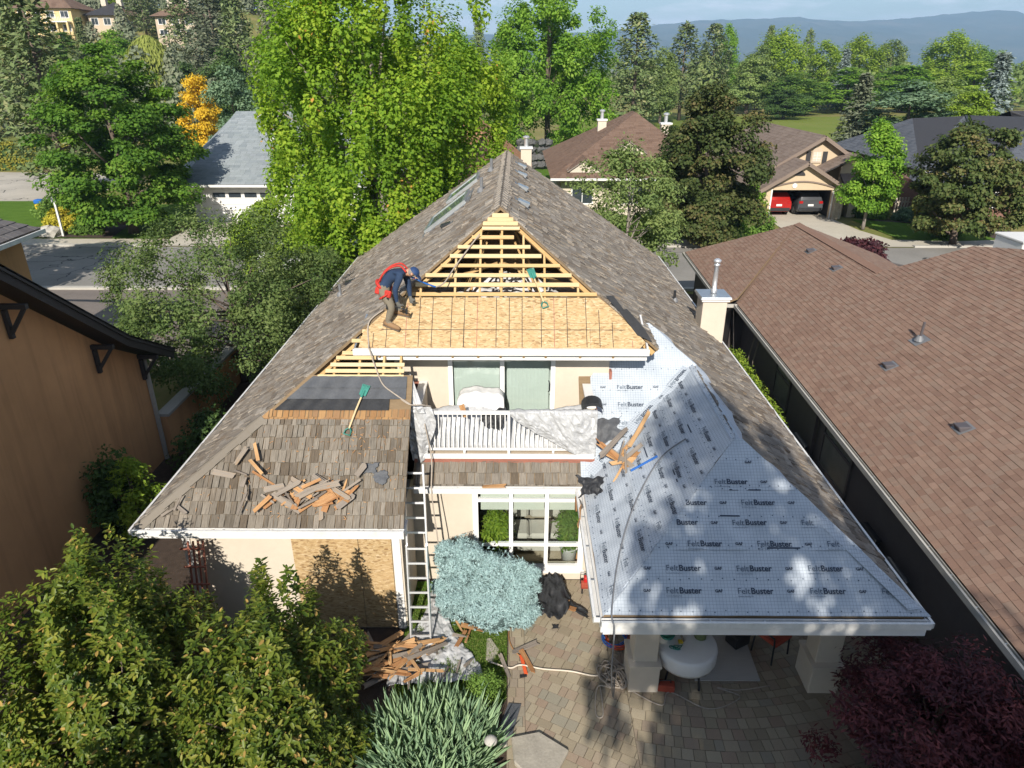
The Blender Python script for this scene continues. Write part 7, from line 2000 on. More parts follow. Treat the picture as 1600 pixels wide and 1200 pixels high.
def heap(label, group, O, U, V, pts_, seed, Lr=(0.3, 0.62), grey=0.25, lift=0.05, tip=0.12):
    r = random.Random(seed); O, U, V = Vector(O), Vector(U).normalized(), Vector(V).normalized(); nn = U.cross(V).normalized()
    if nn.z < 0: nn = -nn
    for i, (u, v, a) in enumerate(pts_):
        d = U * math.cos(rad(a)) + V * math.sin(rad(a)) + nn * r.uniform(-tip, tip)
        L = r.uniform(*Lr)
        board(label, group, O + U * u + V * v + nn * (lift + (i % 5) * 0.028), d, nn + d * 0 + Vector((r.uniform(-.2, .2), r.uniform(-.2, .2), 0)), L, r.choice((0.03, 0.045, 0.06, 0.08, 0.11)), 0.016, r.random() < grey + 0.2)
RX = (1, 0, 0)
rp_ = random.Random(21)
O1 = fp(-3.5, 3.02)
big = [(rp_.uniform(-0.5, 0.55), rp_.uniform(-0.05, 0.32), rp_.choice((25, 30, 40, -30, -50, 10, 75, 35, 150))) for _ in range(40)] + [(-0.75, 0.05, 42), (-0.55, 0.25, 22), (0.55, 0.1, 48), (0.75, 0.55, 52), (-0.9, -0.05, 45), (0.1, -0.12, 95)]
heap('splintered cedar board in the big heap above the left gutter', 'cedar heap on the left wing roof', O1, RX, fv, big, 22, (0.25, 0.75), 0.2)
O2 = fp(-4.9, 3.3)
heap('loose cedar board scattered on the left wing roof near the hip', 'loose boards near the left hip', O2, RX, fv, [(-0.3, 0.1, -12), (0.0, 0.12, -20), (0.1, -0.05, 80), (0.18, -0.25, 100), (0.3, 0.2, -45), (0.42, 0.02, -30), (0.55, -0.35, -30), (-0.02, 0.42, 60), (0.25, 0.5, 110), (0.15, -0.42, 75), (0.62, -0.15, 12)], 23, (0.22, 0.5), 0.45)
heap('grey shake lying beside the lower left hip', 'grey shakes at the lower left hip', fp(-5.95, 2.9), RX, fv, [(-0.1, 0.0, 35), (0.12, 0.02, -35), (0.05, 0.14, 70)], 24, (0.2, 0.34), 1.0)
O3 = Vector((1.95, 11.2, 3.25)); vv = Vector((0.3, 0.6, 0.74))
nvv = Vector((-0.45, -0.6, 0.85))
rp2 = random.Random(33)
hp = [(0.0, 0.05, 130), (0.05, 0.1, 120), (-0.1, 0.25, 125), (-0.15, 0.3, 118), (0.1, 0.2, 60), (0.2, 0.25, 50), (0.3, 0.35, 42), (0.42, 0.42, 40), (0.25, 0.1, 30), (0.1, -0.1, 75), (-0.05, -0.15, 50), (0.35, -0.05, -15), (0.05, 0.0, -5), (0.55, 0.55, 48), (0.0, 0.4, 40), (0.2, 0.0, 35)]
U3v = Vector((1, 0, 0.35)).normalized(); V3v = nvv.normalized().cross(U3v).normalized()
if V3v.z < 0: V3v = -V3v
heap('orange brown cedar board in the heap in the underlayment valley', 'cedar heap in the roof valley', O3, U3v, V3v, hp, 25, (0.35, 0.9), 0.1, 0.09, 0.22)
heap('cedar board caught on the edge below the right end of the gutter', 'boards at the wing eave', (1.25, 10.6, 2.78), (0, -1, 0), (0, 0, 1), [(0.0, 0.02, 10), (0.2, -0.02, -12), (0.35, 0.06, 70), (0.5, -0.03, 5), (0.1, 0.1, 100)], 26, (0.3, 0.55), 0.1, 0.06)
rp3 = random.Random(44)
gp = [(rp3.uniform(-0.75, 0.55), rp3.uniform(-0.42, 0.42), rp3.choice((5, 12, -10, 160, 35, 55, -60, 100, 20))) for _ in range(60)]
heap('cedar board in the lumber pile beside the ladder foot', 'lumber pile on the ground', (-2.0, 9.45, 0.10), RX, (0, 1, 0), gp, 27, (0.3, 0.95), 0.15, 0.05, 0.2)
heap('weathered board dropped on the silver ground sheet', 'boards on the ground sheet', (-1.15, 9.3, 0.1), RX, (0, 1, 0), [(-0.1, -0.05, 75), (0.12, 0.05, 80), (0.3, 0.1, 60), (-0.35, 0.35, 30), (0.1, 0.7, -10)], 28, (0.25, 0.4), 0.9, 0.03)
heap('orange cedar board lying on the small lawn', 'boards on the small lawn', (-1.1, 10.3, 0.05), RX, (0, 1, 0), [(-0.1, 0.45, -58), (0.0, 0.1, -62), (0.2, -0.15, 80), (0.25, 0.0, -12), (0.08, -0.3, 70)], 29, (0.35, 0.6), 0.2, 0.03)
board('curved grey board lying along the lawn edge', None, (-0.2, 9.45, 0.07), (0.35, -1, 0), (0, 0, 1), 0.6, 0.07, 0.02, True)
board('grey board lying across the paver edging', None, (0.18, 9.9, 0.06), (1, 0.5, 0), (0, 0, 1), 0.6, 0.12, 0.02, True)
board('orange brown board across the pavers beside the orange bar', None, (0.22, 9.55, 0.07), (0.45, -1, 0), (0, 0, 1), 0.6, 0.09, 0.02, False)
board('bent cedar board on the black paper heap', None, (1.02, 10.85, 0.18), (0.9, -0.6, 0.1), (0, 0.2, 1), 0.5, 0.13, 0.02, False)
board('second cedar board on the black paper heap', None, (0.85, 11.0, 0.2), (1, -0.25, 0.1), (0, 0.2, 1), 0.5, 0.1, 0.02, False)
board('cedar board lying in the skirt roof gutter', None, (-0.42, 11.27, 2.74), (1, 0, 0.02), (0, 0, 1), 0.5, 0.10, 0.02, False)
board('brown board leaning on the sheeted balcony railing', None, (-1.0, 11.9, 4.02), (0.25, 0.1, -0.9), (0, -1, 0), 0.3, 0.1, 0.02, False)

# roofing paper scraps
def scrap(name, label, c, U, V, w, h, mat, seed, amp=0.03, group=None):
    r = random.Random(seed); c, U, V = Vector(c), Vector(U).normalized(), Vector(V).normalized(); nn = U.cross(V).normalized()
    if nn.z < 0: nn = -nn
    m = MB()
    def g_(u, v):
        a = (u - .5) * w * (1 + 0.22 * math.sin(v * 5 + seed) + 0.1 * math.sin(v * 17 + seed)); b = (v - .5) * h * (1 + 0.2 * math.sin(u * 4 + seed) + 0.08 * math.sin(u * 19))
        return c + U * a + V * b + nn * (0.05 + amp * (1 + crease(a * 2.2, b * 2.2, seed)))
    m.grid(g_, 22, 18); o = m.build(name, mat, None, True)
    s_ = o.modifiers.new('thickness', 'SOLIDIFY'); s_.thickness = 0.004
    return tag(o, label, 'roofing paper', group)
scrap('paper_scrap', 'dark paper scrap with ragged edge on the left wing, upper of two', fp(-2.6, 3.45), RX, fv, 0.26, 0.2, M['slate_paper'], 3, 0.012)
scrap('paper_scrap', 'dark paper scrap with ragged edge on the left wing, lower of two', fp(-2.4, 3.33), RX, fv, 0.22, 0.22, M['slate_paper'], 5, 0.012)
scrap('paper_scrap', 'large folded black paper piece on the underlayment right of balcony', fp(1.78, 3.45, 11.4), Vector((1, 0, 0.25)), fv, 0.62, 0.55, M['slate_paper'], 8, 0.03)
scrap('paper_scrap', 'crumpled black paper at the right end of the gutter', (1.38, 10.95, 2.92), RX, (0, 0.8, 0.6), 0.45, 0.4, M['black_paper'], 9, 0.06)
scrap('paper_scrap', 'black paper heap on the patio beside the blue spruce', (0.72, 11.1, 0.12), RX, (0, 1, 0.1), 0.62, 0.95, M['black_paper'], 12, 0.10)
scrap('paper_scrap', 'black paper strip on the patio right of the heap', (1.2, 10.85, 0.05), (1, -0.8, 0), (0.8, 1, 0.1), 0.6, 0.2, M['black_paper'], 14, 0.05)
scrap('paper_scrap', 'small black scrap alone on the pavers below the heap', (0.78, 10.45, 0.0), RX, (0, 1, 0.1), 0.12, 0.1, M['black_paper'], 15, 0.01)
scrap('paper_scrap', 'black bag caught behind the balcony balusters', (-0.42, 11.93, 3.85), (1, 0, 0.2), (0, 0.3, 1), 0.42, 0.34, M['black_paper'], 17, 0.04)
# chips of shake scattered over the left wing
r = random.Random(5)
chips = MB(); nFc = Vector((0, -SF, 1)).normalized()
for k in range(170):
    z = r.uniform(2.8, 4.15); x = r.uniform(hipx(z) + 0.2, -2.0); 
    if r.random() < 0.35: x = r.gauss(-2.9, 0.4); z = r.gauss(3.75, 0.25)
    if not (hipx(z) + 0.1 < x < -2.0 and 2.75 < z < 4.15): continue
    c = Vector(fp(x, z)) + nFc * 0.036; a = r.uniform(0, 6.28); d = Vector((math.cos(a), 0, 0)) + fv * math.sin(a); L = r.uniform(0.015, 0.07)
    chips.beam(c - d * L / 2, c + d * L / 2, r.uniform(0.004, 0.012), 0.006, up=nFc)
tag(chips.build('wood_chips', M['cedar']), 'pale splinters strewn over the left wing shakes', 'splinters', kind='stuff')

# roofing shovels
teal = plain('teal_paint', (0.035, 0.20, 0.16), 0.5, 0.3)
def shovel(label, head, grip, nn):
    head, grip, nn = Vector(head), Vector(grip), Vector(nn).normalized(); d = (grip - head).normalized(); s = d.cross(nn).normalized()
    t = thing('roofing_shovel', label, 'shovel', tuple(head), 0, 'teal roofing shovels')
    MB().tube([head + nn * 0.07 + d * 0.1, head.lerp(grip, 0.5) + nn * 0.09, grip + nn * 0.06 - d * 0.1], 0.017, 8).build('shaft', M['pine_pale'], t)
    b = MB(); b.hexa([head - s * .075 + nn * .05 - d * .06, head + s * .075 + nn * .05 - d * .06, head + s * .065 + nn * .06 + d * .12, head - s * .065 + nn * .06 + d * .12, head - s * .075 + nn * .056 - d * .06, head + s * .075 + nn * .056 - d * .06, head + s * .065 + nn * .066 + d * .12, head - s * .065 + nn * .066 + d * .12])
    for k in range(6): b.beam(head + s * (-.066 + .0264 * k) + nn * .053 - d * .06, head + s * (-.066 + .0264 * k) + nn * .053 - d * .1, .02, .005, up=nn)
    b.tube([head + nn * .065 + d * .02, head + nn * .08 + d * .17], [.03, .022], 8)
    b.build('blade', teal, t)
    g_ = MB().tube([grip + nn * .06 - d * .12, grip + nn * .06 - d * .06 + s * .055, grip + nn * .06 + d * .02 + s * .06, grip + nn * .06 + d * .02 - s * .06, grip + nn * .06 - d * .06 - s * .055, grip + nn * .06 - d * .12], .014, 6)
    g_.build('grip', teal, t)
nF_ = Vector((0, -SF, 1)).normalized()
shovel('teal roofing shovel lying on the left wing shakes', fp(-2.82, 4.5), fp(-3.07, 3.9), nF_)
shovel('teal roofing shovel lying across the battens of the open roof', fp(0.30, 6.25), fp(0.56, 5.72), nF_)
blue = plain('blue_plastic', (0.02, 0.12, 0.42), 0.4)
o = MB().tube([(2.06, 10.75, 3.42), (2.5, 10.72, 3.74)], 0.022, 8).build('blue_rod', blue); tag(o, 'blue rod lying beside the cedar heap in the valley', 'rod')
orange = plain('orange_plastic', (0.65, 0.10, 0.03), 0.4)
pb = thing('nail_bar', 'orange nail bar with black tip on the pavers', 'tool', (0.14, 9.5, 0.04))
MB().beam((0.1, 9.72, 0.05), (0.19, 9.28, 0.05), 0.06, 0.03).build('bar', orange, pb); MB().beam((0.08, 9.22, 0.05), (0.2, 9.25, 0.05), 0.04, 0.03).build('tip', M['black_plastic'], pb)

# ropes and hoses
def smooth(pts_, n_=8):
    pts_ = [Vector(p) for p in pts_]; out = []
    for i in range(len(pts_) - 1):
        p0, p1, p2, p3 = pts_[max(0, i - 1)], pts_[i], pts_[i + 1], pts_[min(len(pts_) - 1, i + 2)]
        for k in range(n_):
            t_ = k / n_
            out.append(0.5 * ((2 * p1) + (p2 - p0) * t_ + (2 * p0 - 5 * p1 + 4 * p2 - p3) * t_ ** 2 + (3 * p1 - p0 - 3 * p2 + p3) * t_ ** 3))
    return out + [pts_[-1]]
def cord(name, label, pts_, r_, mat, cat='rope', n_=8, seg=6, group=None):
    o = MB().tube(smooth(pts_, n_), r_, seg).build(name, mat, None, True)
    return tag(o, label, cat, group)
def lift_(pts_, nn, h): return [Vector(p) + Vector(nn).normalized() * h for p in pts_]
cord('air_hose', 'beige air hose trailing from the worker over the upper gutter to the balcony', lift_([(-2.59, 12.98, 5.67), (-2.85, 12.79, 5.48), (-2.82, 12.45, 5.15)], nF_, 0.04) + [Vector((-2.76, 12.2, 5.14)), Vector((-2.66, 12.1, 4.85)), Vector((-2.5, 11.85, 4.62)), Vector((-2.3, 11.72, 4.5)), Vector((-1.95, 11.6, 4.3))], 0.014, M['rope'], 'hose')
nWL = Vector((-SL, 0, 1)).normalized()
cord('felt_hose', 'dark hose curving down the underlayment and hanging to the patio', lift_([(3.02, 10.77, 4.01), (2.64, 10.7, 3.72), (2.25, 10.22, 3.43), (1.88, 9.49, 3.16), (1.6, 8.62, 2.95), (1.42, 7.75, 2.81)], nWL, 0.07) + [Vector((1.40, 7.56, 2.74)), Vector((1.40, 7.54, 2.0)), Vector((1.6, 8.3, 0.6)), Vector((1.8, 9.3, 0.05))], 0.012, M['lead_grey'], 'hose')
rr = random.Random(6); pts_ = [Vector((1.8, 9.7, 0.05))]
for k in range(54):
    a = k * 1.15 + rr.uniform(-0.3, 0.3); q = rr.uniform(0.09, 0.30)
    pts_.append(Vector((1.76 + q * math.cos(a) * 0.9 + 0.1 * math.sin(k * 0.3), 9.38 - 0.006 * k + q * math.sin(a) * 1.05, 0.045 + 0.0022 * k)))
pts_ += [Vector((1.45, 9.0, 0.05)), Vector((1.36, 8.45, 0.045)), Vector((1.48, 8.42, 0.045)), Vector((1.5, 9.0, 0.05))]
cord('coiled_rope', 'grey rope coiled in a heap on the pavers beside the patio post', pts_, 0.014, M['rope'], n_=6)
cord('pale_rope', 'pale rope stretched across the pavers to the coiled heap', [(-0.45, 9.55, 0.05), (-0.1, 9.42, 0.05), (0.1, 9.48, 0.06), (0.5, 9.4, 0.05), (1.0, 9.35, 0.05), (1.4, 9.25, 0.05), (1.65, 9.3, 0.06)], 0.016, M['cream'])
cord('edging_hose', 'thin orange brown hose along the lawn edge below the spruce', [(-0.1, 10.6, 0.05), (-0.13, 10.2, 0.05), (-0.06, 9.9, 0.05), (0.08, 9.7, 0.05)], 0.012, M['cedar'], 'hose')
cord('extension_cord', 'grey cord looping over the shaded pavers below the table', [(2.0, 8.95, 0.05), (2.5, 8.62, 0.05), (2.7, 8.9, 0.05), (3.3, 8.55, 0.05), (3.9, 8.8, 0.05), (3.55, 9.0, 0.05), (3.9, 8.95, 0.05), (4.5, 9.05, 0.05)], 0.011, M['rope'], 'cord')
cord('hanging_rope', 'brown rope hanging beside the ladder from the balcony sheet', [(-1.72, 11.62, 3.9), (-1.62, 11.55, 3.2), (-1.6, 11.2, 2.6), (-1.5, 11.0, 1.6), (-1.46, 10.95, 0.7), (-1.42, 10.9, 0.05)], 0.013, M['rope'])
cord('balcony_cord', 'cord looped over the left balcony sheeting', [(-2.3, 11.75, 4.48), (-2.0, 11.6, 4.32), (-1.75, 11.6, 4.3), (-1.6, 11.75, 4.2)], 0.012, M['rope'], 'cord')
for k, (c_, dx) in enumerate(((blue, 0.0), (orange, 0.06))):
    pts_ = [Vector((1.88 + dx + (0.24 - 0.02 * (q % 3)) * math.cos(q * 0.9), 10.12 - 0.04 * k + 0.24 * math.sin(q * 0.9), 0.04 + 0.006 * q)) for q in range(26)]
    cord('coiled_hose', ['blue air hose coiled behind the left patio post', 'orange air hose coiled on the blue one behind the left patio post'][k], pts_, 0.011, c_, 'hose', 4)

# covered round table with garden things on it
tb = thing('round_table', 'round patio table under a white plastic cover', 'table', (3.02, 9.32, 0.03))
MB().lathe([(0.5, 0.42), (0.53, 0.5), (0.53, 0.70), (0.515, 0.745), (0.48, 0.76), (0.2, 0.765), (0.02, 0.765)], (0, 0, 0), 40).build('cover', M['white'], tb, True, world=False)
MB().lathe([(0.49, 0.68), (0.49, 0.72)], (0, 0, 0), 32).build('table_top', M['dark_metal'], tb, world=False)
for k in range(4):
    a = k * math.pi / 2 + 0.5
    MB().tube([(0.3 * math.cos(a), 0.3 * math.sin(a), 0.7), (0.42 * math.cos(a), 0.42 * math.sin(a), 0.0)], 0.02, 8).build('leg', M['dark_metal'], tb, world=False)
olive = plain('olive_plastic', (0.13, 0.16, 0.07), 0.45)
wc = thing('watering_can', 'olive green watering can on the covered table', 'watering can', (3.27, 9.42, 0.80))
MB().lathe([(0.085, 0), (0.105, 0.02), (0.10, 0.2), (0.075, 0.23), (0.06, 0.22)], (0, 0, 0), 18).build('body', olive, wc, True, world=False)
MB().tube([(0.08, 0, 0.2), (0.17, 0, 0.22), (0.18, 0, 0.1), (0.09, 0, 0.04)], 0.013, 8).build('handle', olive, wc, True, world=False)
MB().tube([(-0.09, 0, 0.05), (-0.2, 0.02, 0.16), (-0.26, 0.03, 0.24)], [0.025, 0.016, 0.022], 8).build('spout', olive, wc, True, world=False)
bw = thing('bowl', 'teal bowl at the left edge of the covered table', 'bowl', (2.68, 9.42, 0.795)); MB().lathe([(0.06, 0), (0.12, 0.05), (0.14, 0.1), (0.125, 0.1), (0.05, 0.02)], (0, 0, 0), 20).build('shell', teal, bw, True, world=False)
cord('green_twine', 'tangle of teal twine on the table cover', [(2.72 + 0.08 * math.cos(q * 2.1) + 0.01 * q, 9.16 + 0.05 * math.sin(q * 1.7), 0.81 + 0.002 * q) for q in range(14)], 0.007, teal, 'twine', 4)
ys_ = plain('yellow_plastic', (0.60, 0.42, 0.03), 0.4)
mt = thing('mallet', 'wooden handled mallet with yellow tag on the table cover', 'tool', (2.9, 9.45, 0.82)); MB().tube([(2.92, 9.6, 0.84), (2.95, 9.3, 0.83)], 0.018, 8).build('handle', M['cedar_grey'], mt); MB().box((2.86, 9.27, 0.80), (2.94, 9.34, 0.83)).build('tag', ys_, mt)
cord('yellow_strap', 'yellow and black strap curving along the rear table edge', [(2.62, 9.55, 0.82), (2.75, 9.72, 0.82), (2.95, 9.8, 0.82), (3.12, 9.76, 0.82)], 0.02, ys_, 'strap', 5)
rug = plain('pale_ribbed_board', (0.42, 0.40, 0.38), 0.7, 0.08, stretch=(1, 14, 1))
o = MB().hexa([(3.2, 9.16, .035), (4.36, 9.16, .035), (4.4, 10.5, .035), (3.25, 10.6, .035), (3.2, 9.16, .055), (4.36, 9.16, .055), (4.4, 10.5, .055), (3.25, 10.6, .055)]).build('outdoor_mat', rug); tag(o, 'pale ribbed outdoor mat on the patio right of the table', 'mat')
def chair(name, label, loc, rz, m1, m2):
    t = thing(name, label, 'chair', loc, rz)
    for sx in (-1, 1):
        for sy in (-1, 1): MB().tube([(sx * 0.24, sy * 0.22, 0.0), (sx * 0.23, sy * 0.2, 0.42)], 0.018, 6).build('leg', m1, t, world=False)
        MB().tube([(sx * 0.25, -0.22, 0.42), (sx * 0.26, -0.2, 0.62), (sx * 0.26, 0.2, 0.64)], 0.02, 6).build('armrest', m1, t, world=False)
    MB().box((-0.25, -0.25, 0.41), (0.25, 0.23, 0.50)).build('seat', m2, t, world=False, bevel=0.03)
    MB().obox((0, 0.27, 0.72), (0.5, 0.08, 0.5), (rad(-12), 0, 0)).build('backrest', m2, t, world=False, bevel=0.03)
redf = plain('rust_red_cushion', (0.30, 0.055, 0.03), 0.85)
chair('patio_chair', 'patio chair with rust red cushion right of the outdoor mat', (4.75, 9.85, 0.03), rad(35), M['dark_metal'], redf)
chair('dark_chair', 'dark metal chair behind the white covered table', (3.75, 10.9, 0.03), rad(-20), M['dark_metal'], M['dark_timber'])
sb = thing('storage_tote', 'dark tote with folded paper on it at the mat corner', 'box', (4.2, 10.05, 0.06)); MB().obox((0, 0, 0.14), (0.36, 0.3, 0.26), (0, 0, 0.5)).build('body', M['dark_metal'], sb, world=False, bevel=0.02); MB().obox((0.08, 0.06, 0.31), (0.28, 0.22, 0.015), (0.08, 0.1, 0.3)).build('folded_paper', M['kerb'], sb, world=False)
cp = thing('air_compressor', 'small red air compressor against the wall by the window', 'compressor', (1.5, 11.5, 0.03))
MB().tube([(-0.14, 0, 0.17), (0.14, 0, 0.17)], 0.09, 12).build('tank', redf, cp, world=False); MB().obox((0, 0, 0.32), (0.18, 0.12, 0.13)).build('motor', plain('bright_red_paint', (0.5, 0.02, 0.02), 0.35), cp, world=False, bevel=0.02)
MB().tube([(-0.16, 0, 0.2), (-0.16, 0, 0.44), (0.16, 0, 0.44), (0.16, 0, 0.2)], 0.01, 6).build('handle', M['dark_metal'], cp, world=False)
for sx in (-1, 1): MB().tube([(sx * 0.12, -0.07, 0.0), (sx * 0.12, -0.07, 0.12)], 0.018, 8).build('foot', M['black_plastic'], cp, world=False)
tbx = thing('toolbox', 'red toolbox on the pavers at the table foot', 'toolbox', (2.62, 8.98, 0.03)); MB().obox((0, 0, 0.08), (0.34, 0.16, 0.15), (0, 0, -0.15)).build('body', redf, tbx, world=False, bevel=0.015); MB().tube([(-0.1, 0, 0.15), (-0.1, 0, 0.21), (0.1, 0, 0.21), (0.1, 0, 0.15)], 0.012, 6).build('handle', M['black_plastic'], tbx, world=False)
bk = thing('tool_bag', 'orange and black tool bag behind the left patio post', 'bag', (1.98, 10.35, 0.03)); MB().obox((0, 0, 0.14), (0.3, 0.22, 0.26)).build('body', M['black_plastic'], bk, world=False, bevel=0.04); MB().obox((0, -0.02, 0.29), (0.2, 0.14, 0.08)).build('lid', orange, bk, world=False, bevel=0.03)
# path lamp, stepping stones, door mat
pl = thing('path_lamp', 'grey domed path lamp at the bottom edge by the flat stones', 'lamp', (-0.38, 7.55, 0))
MB().tube([(0, 0, 0), (0, 0, 0.5)], 0.016, 8).build('stem', M['dark_metal'], pl, world=False); MB().lathe([(0.105, 0.5), (0.1, 0.52), (0.06, 0.56), (0.02, 0.575)], (0, 0, 0), 20).build('shade', M['kerb'], pl, True, world=False)
def flat_stone(label, pts_, th, seed, mat='flagstone'):
    rr = random.Random(seed); P = [(x + rr.uniform(-.03, .03), y + rr.uniform(-.03, .03), 0.012) for x, y in pts_]
    o = MB().prism(P if sum((P[i][0] * P[(i + 1) % len(P)][1] - P[(i + 1) % len(P)][0] * P[i][1]) for i in range(len(P))) > 0 else P[::-1], (0, 0, th)).build('flat_stone', M[mat], None, bevel=0.02)
    return tag(o, label, 'stone', 'flat stones in the garden')
flat_stone('pointed grey stepping stone set in the small lawn', [(-0.58, 9.6), (-0.42, 9.55), (-0.32, 9.85), (-0.48, 10.18), (-0.56, 10.15)], 0.035, 2)
flat_stone('large flat stone at the bottom edge right of the path lamp', [(-0.05, 7.95), (0.4, 8.05), (0.85, 7.75), (0.7, 7.35), (0.2, 7.3), (-0.05, 7.5)], 0.09, 3)
flat_stone('small flat stone left of the path lamp base', [(-0.45, 7.95), (-0.12, 8.02), (-0.1, 7.8), (-0.45, 7.75)], 0.06, 4)
o = MB().hexa([(-0.3, 8.02, .045), (-0.06, 7.98, .045), (0.1, 8.62, .045), (-0.12, 8.64, .045), (-0.3, 8.02, .06), (-0.06, 7.98, .06), (0.1, 8.62, .06), (-0.12, 8.64, .06)]).build('door_mat', M['slate_paper']); tag(o, 'dark ridged mat on the paver edging', 'mat')
# items in the far front yards
rk = MB().ball((-30.2, 45.0, 0.25), 0.75, 9, 6, 0, 0.55); rk.v = [(x + RNG.uniform(-.1, .1), y + RNG.uniform(-.1, .1), max(0.0, z + RNG.uniform(-.08, .08))) for x, y, z in rk.v]
tag(rk.build('garden_boulder', M['kerb']), 'pale boulder in the left street corner bed', 'boulder')
yp = thing('yard_post', 'white post with lamp head in the left street corner bed', 'post', (-29.4, 45.0, 0)); MB().box((-0.06, -0.06, 0), (0.06, 0.06, 2.2)).build('shaft', M['white_dirty'], yp, world=False); MB().box((-0.14, -0.1, 2.2), (0.14, 0.1, 2.5)).build('head', M['white'], yp, world=False)
ub = thing('utility_bin', 'blue lidded yellow bin by the cul de sac', 'bin', (-36.8, 54.5, 0)); MB().box((-0.28, -0.28, 0), (0.28, 0.28, 0.4)).build('body', ys_, ub, world=False, bevel=0.05); MB().box((-0.3, -0.3, 0.4), (0.3, 0.3, 0.75)).build('lid', blue, ub, world=False, bevel=0.08)
gt = thing('garden_fence', 'short pale picket fence by the brick house', 'fence', (28.8, 52.6, 0))
for k in range(9): MB().box((27.9 + 0.22 * k, 52.5, 0.0), (28.0 + 0.22 * k, 52.56, 1.3)).build('picket', M['cream'], gt)
MB().box((27.8, 52.56, 0.9), (29.8, 52.6, 1.0)).build('rail', M['cream'], gt)

# ------------------------------------------------------------------ the roofer
wk = thing('person', 'roofer in navy shirt, red harness and blue cap bending over the sheathing with a hammer', 'person', (-2.45, 12.78, 5.45))
J = dict(pel=(-2.56, 12.84, 6.17), sp1=(-2.45, 12.83, 6.33), sp2=(-2.32, 12.82, 6.45), chest=(-2.20, 12.81, 6.50), neck=(-2.08, 12.80, 6.50), head0=(-2.00, 12.79, 6.50), head1=(-1.93, 12.785, 6.47),
    hn=(-2.53, 12.74, 6.12), kn=(-2.37, 12.68, 5.85), an=(-2.48, 12.71, 5.53), tn=(-2.36, 12.66, 5.47), hf=(-2.53, 12.95, 6.12), kf=(-2.27, 12.98, 5.94), af=(-2.33, 12.93, 5.70), tf=(-2.20, 12.90, 5.66),
    sn=(-2.16, 12.65, 6.47), en=(-2.27, 12.57, 6.22), wn=(-2.25, 12.58, 5.98), pn=(-2.22, 12.59, 5.90), sf=(-2.12, 12.97, 6.45), ef=(-2.07, 12.97, 6.18), wf=(-2.05, 12.92, 5.98), pf=(-2.03, 12.90, 5.91))
Rr = dict(pel=.135, sp1=.13, sp2=.14, chest=.145, neck=.062, head0=.085, head1=.092, hn=.118, kn=.082, an=.06, tn=.042, hf=.118, kf=.082, af=.06, tf=.042, sn=.078, en=.06, wn=.036, pn=.036, sf=.078, ef=.06, wf=.036, pf=.036)
E_ = [('pel', 'sp1'), ('sp1', 'sp2'), ('sp2', 'chest'), ('chest', 'neck'), ('neck', 'head0'), ('head0', 'head1'), ('pel', 'hn'), ('hn', 'kn'), ('kn', 'an'), ('an', 'tn'), ('pel', 'hf'), ('hf', 'kf'), ('kf', 'af'), ('af', 'tf'), ('chest', 'sn'), ('sn', 'en'), ('en', 'wn'), ('wn', 'pn'), ('chest', 'sf'), ('sf', 'ef'), ('ef', 'wf'), ('wf', 'pf')]
for hd, pm, wr_ in (('n', 'pn', 'wn'), ('f', 'pf', 'wf')):
    p = Vector(J[pm]); d = (p - Vector(J[wr_])).normalized(); s = d.cross(Vector((0, -1, 0.2))).normalized(); k_ = s.cross(d)
    for i in range(5):
        L = (0.06, 0.075, 0.08, 0.075, 0.06)[i]; lat = (-0.045, -0.02, -0.004, 0.012, 0.028)[i]
        dd = d if i else (d * 0.4 - s * 0.8).normalized()
        a = f'f{hd}{i}a'; b = f'f{hd}{i}b'
        J[a] = tuple(p + s * lat + dd * L * 0.5); J[b] = tuple(p + s * lat * 1.1 + dd * L * 0.8 + k_ * 0.03)
        Rr[a] = 0.010; Rr[b] = 0.009; E_ += [(pm, a), (a, b)]
names = list(J); ix = {k: i for i, k in enumerate(names)}
ow = wloc(wk)
me = bpy.data.meshes.new('body'); me.from_pydata([tuple(Vector(J[k]) - ow) for k in names], [(ix[a], ix[b]) for a, b in E_], []); me.update()
bo = link('body_tmp', me)
sk_ = bo.modifiers.new('skin', 'SKIN'); sk_.use_smooth_shade = True
for i, k in enumerate(names):
    sv = me.skin_vertices[0].data[i]; sv.radius = (Rr[k], Rr[k]); sv.use_root = (k == 'pel')
su_ = bo.modifiers.new('sub', 'SUBSURF'); su_.levels = 2; su_.render_levels = 2
dg = bpy.context.evaluated_depsgraph_get()
bm_ = bpy.data.meshes.new_from_object(bo.evaluated_get(dg)); bpy.data.objects.remove(bo)
navy = plain('navy_shirt', (0.018, 0.038, 0.085), 0.85, 0.15, 8); khaki = plain('grey_khaki_trousers', (0.19, 0.165, 0.125), 0.9, 0.12, 8)
skin = plain('skin', (0.48, 0.26, 0.17), 0.55, 0.05, 8); glove = plain('grey_work_glove', (0.14, 0.14, 0.13), 0.85)
bm_.materials.clear()
for q in (navy, khaki, skin, glove): bm_.materials.append(q)
seg = [(Vector(J[a]) - ow, Vector(J[b]) - ow, a, b) for a, b in E_]
def part_of(c):
    best = None
    for p, q, a, b in seg:
        t_ = max(0, min(1, (c - p).dot(q - p) / max(1e-9, (q - p).length_squared))); dd = (c - p.lerp(q, t_)).length - (Rr[a] * (1 - t_) + Rr[b] * t_)
        if best is None or dd < best[0]: best = (dd, a, b, t_)
    _, a, b, t_ = best
    if b in ('head0', 'head1') or (b == 'neck' and t_ > 0.7): return 2
    if b in ('hn', 'hf', 'kn', 'kf', 'an', 'af', 'tn', 'tf') : return 1
    if a == 'pel' and t_ < 0.35: return 1
    if b in ('pn', 'pf') or b[0] == 'f' and len(b) == 4: return 3
    return 0
bm_.polygons.foreach_set('material_index', [part_of(p.center) for p in bm_.polygons]); bm_.polygons.foreach_set('use_smooth', [True] * len(bm_.polygons))
link('body', bm_, wk)
